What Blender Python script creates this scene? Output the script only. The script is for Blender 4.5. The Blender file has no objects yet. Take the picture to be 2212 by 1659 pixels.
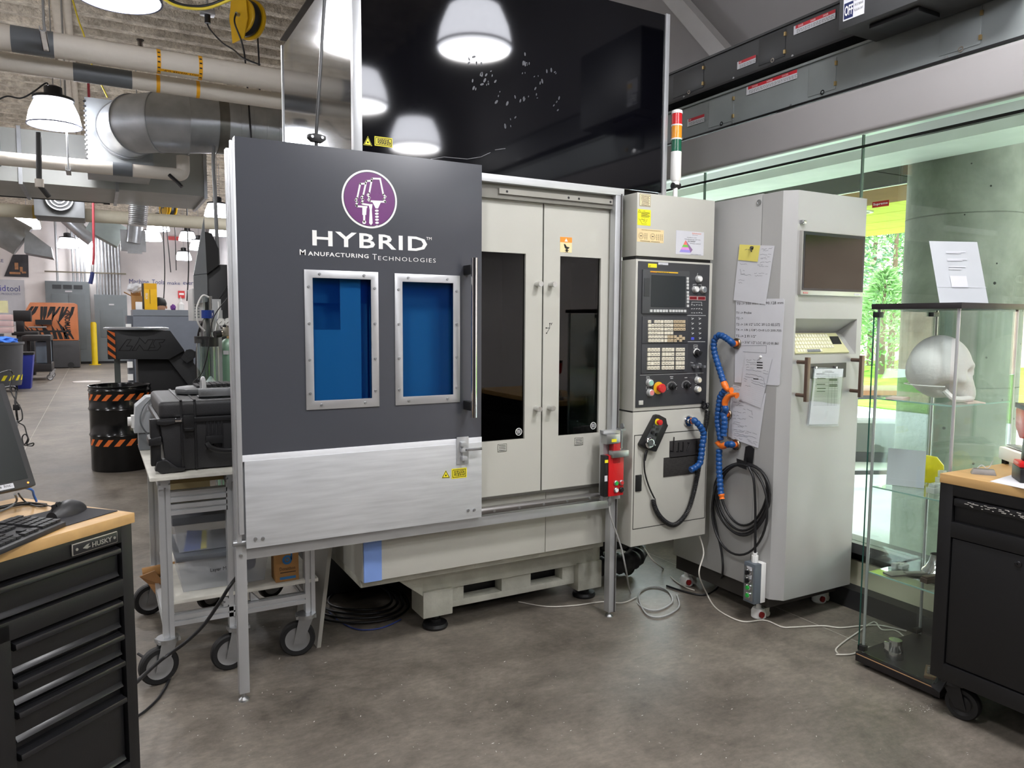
import bpy, bmesh, math, random
from mathutils import Vector as V, Matrix
random.seed(7)
S = bpy.context.scene
COL = S.collection
# ------------------------------------------------------------------ camera (metres; +X along the machine front, +Y into the hall)
FPX, W, H = 1612.4, 2212.0, 1659.0
PIT, YAW, ROL = math.radians(-4.845), math.radians(29.03), math.radians(.332)
CAM = V((0, 0, 1.55))
fw = V((math.sin(YAW)*math.cos(PIT), math.cos(YAW)*math.cos(PIT), math.sin(PIT)))
r0 = fw.cross(V((0, 0, 1))).normalized(); u0 = r0.cross(fw)
rt = r0*math.cos(ROL) + u0*math.sin(ROL); up = rt.cross(fw)
cd = bpy.data.cameras.new('camera'); cam = bpy.data.objects.new('camera', cd); COL.objects.link(cam)
cd.sensor_width = 36; cd.lens = FPX/W*36; cd.clip_start = .05; cd.clip_end = 300
cam.matrix_world = Matrix(((rt.x, up.x, -fw.x, CAM.x), (rt.y, up.y, -fw.y, CAM.y), (rt.z, up.z, -fw.z, CAM.z), (0, 0, 0, 1)))
S.camera = cam
S.view_settings.view_transform = 'Standard'; S.view_settings.look = 'None'
S.view_settings.gamma = 1; S.view_settings.use_curve_mapping = False
S.view_settings.exposure = 0.0
S.cycles.transparent_max_bounces = 32; S.cycles.max_bounces = 8
# ------------------------------------------------------------------ world: bright overcast sky
wd = bpy.data.worlds.new('sky'); S.world = wd; wd.use_nodes = True
bg = wd.node_tree.nodes['Background']; bg.inputs[0].default_value = (.90, .95, 1, 1); bg.inputs[1].default_value = 11.0
LAMP_W = 28.0        # watts of one hall lamp
# ------------------------------------------------------------------ helpers
def at(x, y, X=None, Y=None, Z=None, d=None):
    """world point where the sight line of photo pixel (x, y) meets a real plane"""
    r = rt*((x-W/2)/FPX) + up*(-(y-H/2)/FPX) + fw
    if X is not None: d = (X-CAM.x)/r.x
    elif Y is not None: d = (Y-CAM.y)/r.y
    elif Z is not None: d = (Z-CAM.z)/r.z
    return CAM + r*d
def lin(c): c /= 255.; return c/12.92 if c <= .04045 else ((c+.055)/1.055)**2.4
MATS = {}
def mat(name, rgb, rough=.5, metal=0, var=.06, scale=6, bump=0, bscale=60, emit=0, spec=.5, stretch=None, coat=0, wear=None, alpha=1):
    if name in MATS: return MATS[name]
    m = bpy.data.materials.new(name); MATS[name] = m; m.use_nodes = True
    nt = m.node_tree; N = nt.nodes; L = nt.links; b = N['Principled BSDF']
    c = [lin(k) for k in rgb]+[1]
    tc = N.new('ShaderNodeTexCoord'); src = tc.outputs['Object']
    if stretch:
        mp = N.new('ShaderNodeMapping'); mp.inputs['Scale'].default_value = stretch; L.new(src, mp.inputs[0]); src = mp.outputs[0]
    nz = N.new('ShaderNodeTexNoise'); nz.inputs['Scale'].default_value = scale; nz.inputs['Detail'].default_value = 5; L.new(src, nz.inputs['Vector'])
    rp = N.new('ShaderNodeValToRGB'); L.new(nz.outputs['Fac'], rp.inputs[0])
    e = rp.color_ramp.elements; e[0].position = .3; e[1].position = .7
    e[0].color = [max(0, k*(1-var)) for k in c[:3]]+[1]; e[1].color = [k*(1+var) for k in c[:3]]+[1]
    if wear:
        w = e.new(.74) if False else rp.color_ramp.elements.new(.8); w.color = [lin(k) for k in wear]+[1]
    L.new(rp.outputs[0], b.inputs['Base Color'])
    b.inputs['Roughness'].default_value = rough; b.inputs['Metallic'].default_value = metal
    b.inputs['Specular IOR Level'].default_value = spec; b.inputs['Coat Weight'].default_value = coat; b.inputs['Coat Roughness'].default_value = .05
    b.inputs['Alpha'].default_value = alpha
    if emit:
        L.new(rp.outputs[0], b.inputs['Emission Color']); b.inputs['Emission Strength'].default_value = emit
    if bump:
        n2 = N.new('ShaderNodeTexNoise'); n2.inputs['Scale'].default_value = bscale; n2.inputs['Detail'].default_value = 3; L.new(src, n2.inputs['Vector'])
        bp = N.new('ShaderNodeBump'); bp.inputs['Strength'].default_value = bump; bp.inputs['Distance'].default_value = .02
        L.new(n2.outputs['Fac'], bp.inputs['Height']); L.new(bp.outputs[0], b.inputs['Normal'])
    return m
def glass(name, tint, refl=1.0, rough=0.0, ior=1.45):
    """thin clear or tinted sheet: tinted see-through plus Fresnel mirror"""
    if name in MATS: return MATS[name]
    m = bpy.data.materials.new(name); MATS[name] = m; m.use_nodes = True
    nt = m.node_tree; N = nt.nodes; L = nt.links; N.remove(N['Principled BSDF'])
    t = N.new('ShaderNodeBsdfTransparent'); t.inputs[0].default_value = list(tint)+[1]
    g = N.new('ShaderNodeBsdfGlossy'); g.inputs['Roughness'].default_value = rough; g.inputs[0].default_value = (refl, refl, refl, 1)
    lw = N.new('ShaderNodeLayerWeight'); pw = N.new('ShaderNodeMath'); pw.operation = 'POWER'; pw.inputs[1].default_value = 5; L.new(lw.outputs['Facing'], pw.inputs[0])
    fr = N.new('ShaderNodeMath'); fr.operation = 'MULTIPLY_ADD'; fr.inputs[1].default_value = .9; fr.inputs[2].default_value = ((ior-1)/(ior+1))**2; L.new(pw.outputs[0], fr.inputs[0])
    mx = N.new('ShaderNodeMixShader'); L.new(fr.outputs[0], mx.inputs[0]); L.new(t.outputs[0], mx.inputs[1]); L.new(g.outputs[0], mx.inputs[2])
    L.new(mx.outputs[0], N['Material Output'].inputs['Surface'])
    return m
ORG = {}
def tag(o, label=None, cat=None, group=None, kind=None):
    if label: o['label'] = label
    if cat: o['category'] = cat
    if group: o['group'] = group
    if kind: o['kind'] = kind
    return o
def thing(name, label, cat, loc=(0, 0, 0), group=None, kind=None):
    o = bpy.data.objects.new(name, None); COL.objects.link(o); o.location = loc; o.empty_display_size = .05
    ORG[o.name] = V(loc)
    return tag(o, label, cat, group, kind)
def catmull(P, n=8, closed=False):
    P = [V(p) for p in P]; out = []; m = len(P)
    for i in range(m-1):
        a = P[max(i-1, 0)]; b = P[i]; c = P[i+1]; d = P[min(i+2, m-1)]
        for k in range(n):
            t = k/n
            out.append(.5*((2*b)+(c-a)*t+(2*a-5*b+4*c-d)*t*t+(3*b-a-3*c+d)*t**3))
    out.append(P[-1]); return out
def basis(ax):
    ax = V(ax).normalized(); a = V((0, 0, 1)) if abs(ax.z) < .9 else V((1, 0, 0))
    u = ax.cross(a).normalized(); return u, ax.cross(u)
class MB:
    def __init__(s, M=None): s.v = []; s.f = []; s.M = M
    def add(s, vs, fs):
        o = len(s.v); s.v += [V(p) for p in vs]; s.f += [tuple(i+o for i in f) for f in fs]; return s
    def box(s, x0, x1, y0, y1, z0, z1):
        return s.add([(x0, y0, z0), (x1, y0, z0), (x1, y1, z0), (x0, y1, z0), (x0, y0, z1), (x1, y0, z1), (x1, y1, z1), (x0, y1, z1)],
                     [(3, 2, 1, 0), (4, 5, 6, 7), (0, 1, 5, 4), (1, 2, 6, 5), (2, 3, 7, 6), (3, 0, 4, 7)])
    def obox(s, c, a, b, n):
        c, a, b, n = V(c), V(a), V(b), V(n)
        vs = [c-a-b-n, c+a-b-n, c+a+b-n, c-a+b-n, c-a-b+n, c+a-b+n, c+a+b+n, c-a+b+n]
        return s.add(vs, [(3, 2, 1, 0), (4, 5, 6, 7), (0, 1, 5, 4), (1, 2, 6, 5), (2, 3, 7, 6), (3, 0, 4, 7)])
    def bar(s, p, q, w, h=None, upv=(0, 0, 1)):
        p, q = V(p), V(q); d = (q-p).normalized(); a = d.cross(V(upv))
        if a.length < 1e-4: a = d.cross(V((1, 0, 0)))
        a.normalize(); b = a.cross(d)
        return s.obox((p+q)/2, (q-p)/2, a*w/2, b*(h or w)/2)
    def cyl(s, p, q, r, r2=None, n=16, cap=True):
        p, q = V(p), V(q); r2 = r if r2 is None else r2; u, w = basis(q-p); vs = []
        for k in range(n):
            t = 2*math.pi*k/n; d = u*math.cos(t)+w*math.sin(t); vs += [p+d*r, q+d*r2]
        fs = [(2*k, 2*((k+1) % n), 2*((k+1) % n)+1, 2*k+1) for k in range(n)]
        if cap: fs += [tuple(2*k for k in range(n))[::-1], tuple(2*k+1 for k in range(n))]
        return s.add(vs, fs)
    def ring(s, p, q, r, ri, n=20):
        p, q = V(p), V(q); u, w = basis(q-p); vs = []
        for k in range(n):
            t = 2*math.pi*k/n; d = u*math.cos(t)+w*math.sin(t); vs += [p+d*r, q+d*r, q+d*ri, p+d*ri]
        fs = []
        for k in range(n):
            a, b = 4*k, 4*((k+1) % n)
            fs += [(a, b, b+1, a+1), (a+1, b+1, b+2, a+2), (a+2, b+2, b+3, a+3), (a+3, b+3, b, a)]
        return s.add(vs, fs)
    def tube(s, P, r, n=8, cap=True):
        P = [V(p) for p in P]; m = len(P); R = r if isinstance(r, (list, tuple)) else [r]*m
        d0 = (P[1]-P[0]).normalized(); u, w = basis(d0); vs = []
        for i, p in enumerate(P):
            d = (P[min(i+1, m-1)]-P[max(i-1, 0)]).normalized()
            u = (u-d*u.dot(d));
            if u.length < 1e-6: u, _ = basis(d)
            u.normalize(); w = d.cross(u)
            for k in range(n):
                t = 2*math.pi*k/n; vs.append(p+(u*math.cos(t)+w*math.sin(t))*R[i])
        fs = [(i*n+k, i*n+(k+1) % n, (i+1)*n+(k+1) % n, (i+1)*n+k) for i in range(m-1) for k in range(n)]
        if cap: fs += [tuple(range(n))[::-1], tuple((m-1)*n+k for k in range(n))]
        return s.add(vs, fs)
    def lathe(s, prof, c, ax=(0, 0, 1), n=28, cap=True):
        c = V(c); a = V(ax).normalized(); u, w = basis(a); m = len(prof); vs = []
        for r, h in prof:
            for k in range(n):
                t = 2*math.pi*k/n; vs.append(c+a*h+(u*math.cos(t)+w*math.sin(t))*r)
        fs = [(i*n+k, i*n+(k+1) % n, (i+1)*n+(k+1) % n, (i+1)*n+k) for i in range(m-1) for k in range(n)]
        if cap:
            if prof[0][0] > 1e-5: fs.append(tuple(range(n))[::-1])
            if prof[-1][0] > 1e-5: fs.append(tuple((m-1)*n+k for k in range(n)))
        return s.add(vs, fs)
    def prism(s, poly, vec):
        n = len(poly); vec = V(vec); a = [V(p) for p in poly]
        return s.add(a+[p+vec for p in a], [tuple(range(n))[::-1], tuple(n+k for k in range(n))]+[(k, (k+1) % n, n+(k+1) % n, n+k) for k in range(n)])
    def ell(s, c, rx, ry, rz, nu=20, nv=12):
        c = V(c); vs = [c+V((0, 0, -rz))]; fs = []
        for i in range(1, nv):
            p = -math.pi/2+math.pi*i/nv
            for k in range(nu):
                t = 2*math.pi*k/nu; vs.append(c+V((rx*math.cos(p)*math.cos(t), ry*math.cos(p)*math.sin(t), rz*math.sin(p))))
        vs.append(c+V((0, 0, rz)))
        for k in range(nu): fs.append((0, 1+(k+1) % nu, 1+k))
        for i in range(nv-2):
            for k in range(nu): a = 1+i*nu; fs.append((a+k, a+(k+1) % nu, a+nu+(k+1) % nu, a+nu+k))
        a = 1+(nv-2)*nu
        for k in range(nu): fs.append((a+k, a+(k+1) % nu, len(vs)-1))
        return s.add(vs, fs)
    def flatline(s, P, w, nrm, t=.001, closed=False):
        """flat painted stroke of width w lying on a plane with normal nrm"""
        P = [V(p) for p in P]; nrm = V(nrm).normalized()
        if closed: P = P+[P[0]]
        for a, b in zip(P[:-1], P[1:]):
            d = b-a
            if d.length < 1e-6: continue
            d.normalize(); c = d.cross(nrm)*w/2; e = d*w*.35
            s.prism([a-e-c, b+e-c, b+e+c, a-e+c], nrm*t)
        return s
    def build(s, name, m, parent=None, bevel=0, smooth=32, label=None, cat=None, group=None, kind=None, seg=2):
        vs = [s.M @ p for p in s.v] if s.M else s.v
        if parent is not None: o3 = ORG[parent.name]
        else:
            xs = [p.x for p in vs]; ys = [p.y for p in vs]; o3 = V(((min(xs)+max(xs))/2, (min(ys)+max(ys))/2, min(p.z for p in vs)))
        me = bpy.data.meshes.new(name); me.from_pydata([p-o3 for p in vs], [], s.f)
        if smooth:
            me.polygons.foreach_set('use_smooth', [True]*len(me.polygons)); me.update(); me.set_sharp_from_angle(angle=math.radians(smooth))
        me.materials.append(m)
        o = bpy.data.objects.new(name, me); COL.objects.link(o)
        if parent is not None: o.parent = parent
        else: o.location = o3
        ORG[o.name] = o3
        if bevel:
            bm = bmesh.new(); bm.from_mesh(me); bmesh.ops.recalc_face_normals(bm, faces=bm.faces)
            ed = [e for e in bm.edges if len(e.link_faces) == 2 and e.calc_face_angle(0) > .6]
            bmesh.ops.bevel(bm, geom=ed, offset=bevel, segments=seg, affect='EDGES', profile=.6, clamp_overlap=True)
            bm.to_mesh(me); bm.free(); me.polygons.foreach_set('use_smooth', [True]*len(me.polygons)); me.update(); me.set_sharp_from_angle(angle=math.radians(40))
        else:
            bm = bmesh.new(); bm.from_mesh(me); bmesh.ops.recalc_face_normals(bm, faces=bm.faces); bm.to_mesh(me); bm.free()
        return tag(o, label, cat, group, kind)
def copy_tree(o, parent=None, loc=None, rz=None, label=None):
    c = o.copy(); COL.objects.link(c); c.parent = parent; ORG[c.name] = ORG[o.name]
    if loc is not None: c.location = loc
    if rz is not None: c.rotation_euler.z = rz
    if label: c['label'] = label
    for ch in [k for k in o.children]: copy_tree(ch, c)
    return c
def text(s, name, m, parent, o, rx, ry, w, h, offset=0.0, t=.0006, label=None, spacing=1.0, keep=False):
    """lettering laid flat from corner o: width w along rx, height h along ry (keep: only height fixed)"""
    cu = bpy.data.curves.new(name, 'FONT'); cu.body = s; cu.size = 1; cu.offset = offset; cu.resolution_u = 2; cu.space_character = spacing
    ob = bpy.data.objects.new(name, cu); COL.objects.link(ob)
    bpy.context.view_layer.update()
    me = bpy.data.meshes.new_from_object(ob.evaluated_get(bpy.context.evaluated_depsgraph_get()))
    bpy.data.objects.remove(ob)
    if not len(me.vertices): return None
    xs = [v.co.x for v in me.vertices]; ys = [v.co.y for v in me.vertices]
    x0, x1, y0, y1 = min(xs), max(xs), min(ys), max(ys)
    rx = V(rx).normalized(); ry = V(ry).normalized(); nz = rx.cross(ry); o = V(o)
    sy = h/max(y1-y0, 1e-6); sx = sy if keep else w/max(x1-x0, 1e-6)
    b = MB(); b.v = [o+rx*((v.co.x-x0)*sx)+ry*((v.co.y-y0)*sy)+nz*t for v in me.vertices]; b.f = [tuple(p.vertices) for p in me.polygons]
    bpy.data.meshes.remove(me)
    return b.build(name, m, parent, smooth=0, label=label)
def vtext(s, name, m, parent, bl, tl, r, nrm_y=None, pl=None, **k):
    """lettering fitted between three photo pixels (bottom left, top left, right end) on plane pl"""
    a, b, c = at(*bl, **pl), at(*tl, **pl), at(*r, **pl)
    if 'Y' in pl: rx, ry = (1, 0, 0), (0, 0, 1); w, h = c.x-a.x, b.z-a.z; n = V((0, -1, 0))
    else: rx, ry = (0, -1, 0), (0, 0, 1); w, h = a.y-c.y, b.z-a.z; n = V((-1, 0, 0))
    return text(s, name, m, parent, a+n*.0008, rx, ry, w, h, **k)
# ------------------------------------------------------------------ palette
BLACK = mat('black_plastic', (22, 22, 24), .45); BLK2 = mat('black_satin_steel', (20, 20, 22), .38, var=.1)
RUB = mat('black_rubber', (20, 20, 21), .6); CABLE = mat('black_cable_jacket', (26, 26, 28), .42)
CREAM = mat('machine_offwhite_paint', (190, 189, 180), .42, var=.035, scale=3, bump=.02, bscale=200)
LGREY = mat('light_grey_powder_coat', (166, 166, 164), .5, var=.03, scale=3, bump=.04, bscale=260)
DGREY = mat('slate_grey_enamel', (72, 74, 80), .22, var=.03, scale=2, bump=.012, bscale=300, coat=.3)
ALU = mat('brushed_aluminium', (206, 208, 210), .42, .35, var=.10, scale=4, stretch=(1.2, 1, 14), bump=.03, bscale=30)
ALUX = mat('aluminium_extrusion', (196, 198, 200), .36, .55, var=.05)
CHROME = mat('polished_steel', (225, 225, 228), .08, 1, var=.02)
STEEL = mat('zinc_steel', (176, 178, 180), .32, .9, var=.08, scale=12)
GALV = mat('galvanised_duct', (172, 175, 178), .34, .6, var=.16, scale=5, bump=.03, bscale=20)
WHITE = mat('white_plastic', (236, 236, 234), .4, var=.02); PAPER = mat('white_paper', (206, 207, 212), .8, var=.03, scale=8)
INK = mat('black_print', (18, 18, 20), .6, var=0); PENCIL = mat('grey_handwriting', (84, 86, 98), .8, var=0)
YEL = mat('yellow_sticker', (240, 226, 40), .5, var=.02); ORG_ = mat('orange_paint', (226, 110, 38), .5, var=.05)
RED = mat('red_plastic', (205, 28, 32), .35, var=.05); GRN = mat('green_button', (44, 176, 70), .4, var=.02)
WOOD = mat('maple_butcher_block', (228, 192, 136), .42, var=.12, scale=3, stretch=(10, 1.2, 10))
PANE = glass('clear_pane', (.93, .97, .95)); PANEG = glass('greenish_window_pane', (.94, .985, .96))
BLUEP = mat('blue_hose_plastic', (24, 76, 138), .35, var=.06); ORP = mat('orange_fitting_plastic', (240, 120, 36), .35, var=.04)
GREYPL = mat('grey_plastic', (120, 124, 128), .45)
# ================================================================== the hall
def wmat(name, a, b, rough, scale, bump=0, bscale=20, spec=.5, r2=None, detail=8, rgh=.62, fine=0):
    m = bpy.data.materials.new(name); m.use_nodes = True; nt = m.node_tree; N = nt.nodes; L = nt.links; p = N['Principled BSDF']
    g = N.new('ShaderNodeNewGeometry'); src = g.outputs['Position']
    n1 = N.new('ShaderNodeTexNoise'); n1.inputs['Scale'].default_value = scale; n1.inputs['Detail'].default_value = detail; n1.inputs['Roughness'].default_value = rgh; n1.inputs['Distortion'].default_value = .25; L.new(src, n1.inputs['Vector'])
    rp = N.new('ShaderNodeValToRGB'); L.new(n1.outputs['Fac'], rp.inputs[0]); e = rp.color_ramp.elements
    e[0].position = .32; e[1].position = .68; e[0].color = [lin(k) for k in a]+[1]; e[1].color = [lin(k) for k in b]+[1]
    n3 = N.new('ShaderNodeTexNoise'); n3.inputs['Scale'].default_value = scale*.28; n3.inputs['Detail'].default_value = 4; L.new(src, n3.inputs['Vector'])
    mp = N.new('ShaderNodeMapRange'); mp.inputs[1].default_value = .3; mp.inputs[2].default_value = .7; mp.inputs[3].default_value = .72; mp.inputs[4].default_value = 1.18; L.new(n3.outputs['Fac'], mp.inputs[0])
    mx = N.new('ShaderNodeVectorMath'); mx.operation = 'SCALE'; L.new(rp.outputs[0], mx.inputs[0]); L.new(mp.outputs[0], mx.inputs['Scale'])
    if fine:
        mpp = N.new('ShaderNodeMapping'); mpp.inputs['Scale'].default_value = (1, 2.2, 1); mpp.inputs['Rotation'].default_value = (0, 0, .5); L.new(src, mpp.inputs[0])
        n4 = N.new('ShaderNodeTexNoise'); n4.inputs['Scale'].default_value = 22; n4.inputs['Detail'].default_value = 9; n4.inputs['Roughness'].default_value = .7; L.new(mpp.outputs[0], n4.inputs['Vector'])
        m4 = N.new('ShaderNodeMapRange'); m4.inputs[1].default_value = .3; m4.inputs[2].default_value = .7; m4.inputs[3].default_value = 1-fine; m4.inputs[4].default_value = 1+fine; L.new(n4.outputs['Fac'], m4.inputs[0])
        mx2 = N.new('ShaderNodeVectorMath'); mx2.operation = 'SCALE'; L.new(mx.outputs[0], mx2.inputs[0]); L.new(m4.outputs[0], mx2.inputs['Scale']); mx = mx2
    L.new(mx.outputs[0], p.inputs['Base Color'])
    if r2:
        m2 = N.new('ShaderNodeMapRange'); m2.inputs[3].default_value = rough; m2.inputs[4].default_value = r2; L.new(n1.outputs['Fac'], m2.inputs[0]); L.new(m2.outputs[0], p.inputs['Roughness'])
    else: p.inputs['Roughness'].default_value = rough
    p.inputs['Specular IOR Level'].default_value = spec
    if bump:
        n2 = N.new('ShaderNodeTexNoise'); n2.inputs['Scale'].default_value = bscale; n2.inputs['Detail'].default_value = 4; L.new(src, n2.inputs['Vector'])
        bp = N.new('ShaderNodeBump'); bp.inputs['Strength'].default_value = bump; bp.inputs['Distance'].default_value = .05; L.new(n2.outputs['Fac'], bp.inputs['Height']); L.new(bp.outputs[0], p.inputs['Normal'])
    return m
FLOORM = wmat('polished_mottled_concrete', (80, 74, 67), (140, 132, 121), .36, 2.2, .02, 40, r2=.62, detail=14, rgh=.78, fine=.22)
JOINT = mat('floor_joint_filler', (176, 170, 160), .6)
CEILM = wmat('sprayed_concrete_deck', (182, 171, 154), (234, 224, 206), .95, 14, .9, 34, spec=.1)
WALLM = wmat('pale_painted_wall', (232, 226, 224), (242, 237, 235), .7, 1.2)
DWALL = wmat('dark_grey_painted_wall', (58, 58, 62), (66, 66, 70), .8, 1.2)
GWALL = wmat('grey_painted_bulkhead', (150, 147, 147), (158, 155, 155), .6, .8)
X0, X1, Y0, Y1, ZC = -9.0, 3.6, -6.5, 29.7, 5.2
fl = thing('floor', 'polished brown grey concrete floor slabs', 'floor', (0, 0, 0), kind='structure'); del fl['category']
MB().box(X0, X1+.1, Y0, Y1, -.06, -.0012).build('joint_bed', JOINT, fl)
xs = [X0, -4.75, -.8, 3.19, X1+.1]; ys = [Y0, -2.2, 6.2, 14.4, 22.2, Y1]
for i in range(4):
    for j in range(5):
        g = .004
        MB().box(xs[i]+g, xs[i+1]-g, ys[j]+g, ys[j+1]-g, -.05, 0).build('slab', FLOORM, fl)
# ribbed deck: ribs run along X
b = MB(); y = Y0; k = 0; prof = []
while y < Y1:
    prof += [(y, ZC), (y+.17, ZC), (y+.21, ZC-.09), (y+.33, ZC-.09), (y+.37, ZC)]; y += .37
n = len(prof)
b.add([(X0, p[0], p[1]) for p in prof]+[(X1+.3, p[0], p[1]) for p in prof], [(i, i+1, n+i+1, n+i) for i in range(n-1)])
b.box(X0, X1+.3, Y0, Y1, ZC+.1, ZC+.2)
c = b.build('ceiling', CEILM, smooth=0, kind='structure', label='sprayed ribbed concrete deck ceiling')
for nm, a in dict(wall_back=(X0, X1+.1, Y1, Y1+.2), wall_left=(X0-.2, X0, Y0, Y1), wall_front=(X0, X1+.1, Y0-.2, Y0)).items():
    MB().box(a[0], a[1], a[2], a[3], 0, ZC).build(nm, DWALL if nm == 'wall_front' else WALLM, kind='structure', label={'wall_back': 'pale wall at the far end of the hall', 'wall_left': 'pale side wall of the hall', 'wall_front': 'dark grey wall behind the viewpoint'}[nm])
wr = thing('wall_right', 'glazed side wall with grey bulkhead above', 'wall', (3.6, 2.6, 0), kind='structure'); del wr['category']
MB().box(3.6, 3.9, Y0, Y1, 2.56, ZC+.1).build('bulkhead', GWALL, wr)
MB().box(3.6, 3.9, 5.03, Y1, 0, 2.56).build('unseen_wall', WALLM, wr)  # unseen wall brought forward to keep the floor behind the machine dark
MB().box(3.6, 3.9, Y0, 1.46, 0, 2.56).build('unseen_wall', WALLM, wr)  # unseen stretch closed to keep window light off the cabinet front
MB().box(3.22, 3.275, Y0, 6.8, 2.4525, 2.668).build('hanging_fascia', GWALL, wr, bevel=.02, seg=3)
for y in (-3, -1, 1, 3, 5): MB().box(3.275, 3.60, y-.03, y+.03, 2.60, 2.64).build('fascia_bracket', GWALL, wr)
MB().box(3.62, 3.74, 1.46, 5.03, .1, .24).build('cream_panel', mat('cream_enamel_panel', (222, 218, 192), .5), wr)
MB().box(3.53, 3.72, 1.46, 5.03, 0, .105).build('black_kerb', mat('dark_kerb', (44, 44, 46), .5), wr)
MB().box(3.64, 3.74, 1.46, 5.03, .24, .305).build('black_recess', BLK2, wr)  # black strip in the recess below the sill
MB().box(3.55, 3.7, 1.46, 5.03, .305, .36).build('sill', mat('dark_bronze_frame', (84, 84, 86), .4, .5), wr)
MB().box(3.585, 3.615, 1.46, 5.03, 2.474, 2.488).build('gasket', BLK2, wr)
MB().box(3.58, 3.64, 1.46, 5.03, 2.545, 2.56).build('head_frame', mat('pale_green_head', (190, 206, 194), .4), wr)
k = 0; y = 2.65-1.186
while y < 5:
    k += 1
    w_ = MB().box(3.594, 3.606, y+.004, min(y+1.182, 5.02), .36, 2.55).build('window_%d' % k, PANEG, kind='structure', label='tall frameless window pane, number %d along the wall' % k)
    MB().box(3.592, 3.608, y-.004, y+.004, .36, 2.55).build('silicone_joint', mat('green_glass_edge', (120, 140, 130), .3), w_)
    y += 1.186
# ------------------------------------------------------------------ pendant lamps
SHADE = mat('glowing_prismatic_shade', (244, 246, 255), .3, emit=26, var=.03, scale=30)
def make_lamp(name, label, loc):
    t = thing(name, label, 'lamp', loc, 'high bay pendant lamps')
    x, y, z = loc
    MB().lathe([(.163, .25), (.192, .258), (.192, .285), (.116, .302), (.084, .312), (.084, .39), (.046, .407), (.0, .407)], loc, n=24).build('housing', BLK2, t)
    s = MB().lathe([(.25, 0), (.243, .047), (.226, .128), (.195, .204), (.169, .256), (.162, .256), (.188, .204), (.219, .128), (.236, .047), (.243, 0)], loc, n=36, cap=False).build('shade', SHADE, t)
    MB().ring((x, y, z-.004), (x, y, z+.008), .257, .244, 36).build('rim', mat('lamp_rim', (120, 124, 150), .3, .4), s)
    MB().lathe([(.0, .012), (.12, .006), (.243, .012), (.243, .016), (.12, .012), (0, .018)], loc, n=36, cap=False).build('lens', SHADE, t)
    MB().cyl((x, y, z+.407), (x, y, ZC+.03), .006, n=8).build('suspension_rod', STEEL, t)
    return t
def lamp_light(t):
    l = bpy.data.lights.new('lamp_glow', 'AREA'); l.shape = 'DISK'; l.size = .46; l.energy = LAMP_W; l.color = (1, .975, .95)
    o = bpy.data.objects.new('lamp_glow', l); COL.objects.link(o); o.parent = t; o.location = (0, 0, -.02)
LZ = 3.26
RP = lambda x, y, d: (lambda p: V((p.x, 6.15-p.y, p.z)))(at(x, y, d=d))
spots = [(at(118, 272, d=7.79), 'lit bell shaped lamp nearest the big round duct elbow'), (at(255, -5, d=4.67), 'lit lamp cut by the top edge left of the yellow reel'),
         (at(140, 388, d=10.49), 'lit lamp half hidden behind the thin insulated pipe'), (at(470, 470, d=14.82), 'lit lamp just left of the grey sliding guard'),
         (at(58, 492, d=15.28), 'lit lamp at far left under the lowest pipe'), (at(146, 535, d=20.52), 'lit lamp above the pair of grey electrical cabinets, front one'),
         (at(183, 532, d=25.08), 'lit lamp above the grey electrical cabinets, rear one'), (at(328, 520, d=19.95), 'lit lamp right of the small round duct, lower one'),
         (at(342, 498, d=17.67), 'lit lamp right of the small round duct, upper one'), (at(405, 520, d=22.80), 'lit far lamp left of the slanted grey panel, upper one'),
         (at(402, 541, d=27.36), 'lit far lamp left of the slanted grey panel, lower one'),
         (RP(1025, 104, 4.95), 'lit lamp mirrored large in the black upper guard'), (RP(772, 226, 6.1), 'lit lamp mirrored at the left edge of the black guard'),
         (RP(897, 318, 7.3), 'lit lamp mirrored low in the black guard'), 
         (V((.05, 1.45, 3.32)), 'added unseen lamp overhead in front of the drawer cabinet, continuing the row'), (V((-.4, -3.4, 3.45)), 'added unseen lamp behind the viewpoint'),  # both unseen, added to brighten the left and front; first continues a row
         (V((-3.2, 2, 3.5)), 'first lamp of the added unseen row just outside the left edge'),  # rows from here on are out of view, added to brighten the hall
         (V((-3.2, 6, 3.5)), 'second lamp of the added unseen row just outside the left edge'),
         (V((-3.2, 9.6, 3.5)), 'third lamp of the added unseen row just outside the left edge'),
         (V((-3.2, 14.5, 3.5)), 'fourth lamp of the added unseen row just outside the left edge'),
         (V((-3.2, 19, 3.5)), 'fifth lamp of the added unseen row just outside the left edge'),
         (V((-3.2, 24.5, 3.5)), 'sixth lamp of the added unseen row just outside the left edge'),
         (V((-6.5, 4, 3.5)), 'first lamp of the added unseen outermost row far to the left'),
         (V((-6.5, 9.2, 3.5)), 'second lamp of the added unseen outermost row far to the left'),
         (V((-6.5, 18, 3.5)), 'third lamp of the added unseen outermost row far to the left'),
         (V((-6.5, 25, 3.5)), 'fourth lamp of the added unseen outermost row far to the left'),
         (V((2.6, 12.6, 3.5)), 'first lamp of the added row hidden behind the machine'),
         (V((2.6, 18.8, 3.5)), 'second lamp of the added row hidden behind the machine'),
         (V((2.6, 23.0, 3.5)), 'third lamp of the added row hidden behind the machine'),
         (V((2.6, 27.2, 3.5)), 'fourth lamp of the added row hidden behind the machine')]
L0 = None
for p, lb in spots:
    z = p.z
    if L0 is None: L0 = make_lamp('pendant_lamp', lb, (p.x, p.y, z)); q = L0
    else: q = copy_tree(L0, loc=(p.x, p.y, z), label=lb); lp = q
    if p.y < 14.5 or True: LAMPS = globals().setdefault('LAMPS', []); LAMPS.append(q)
for q in LAMPS: lamp_light(q)
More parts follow.
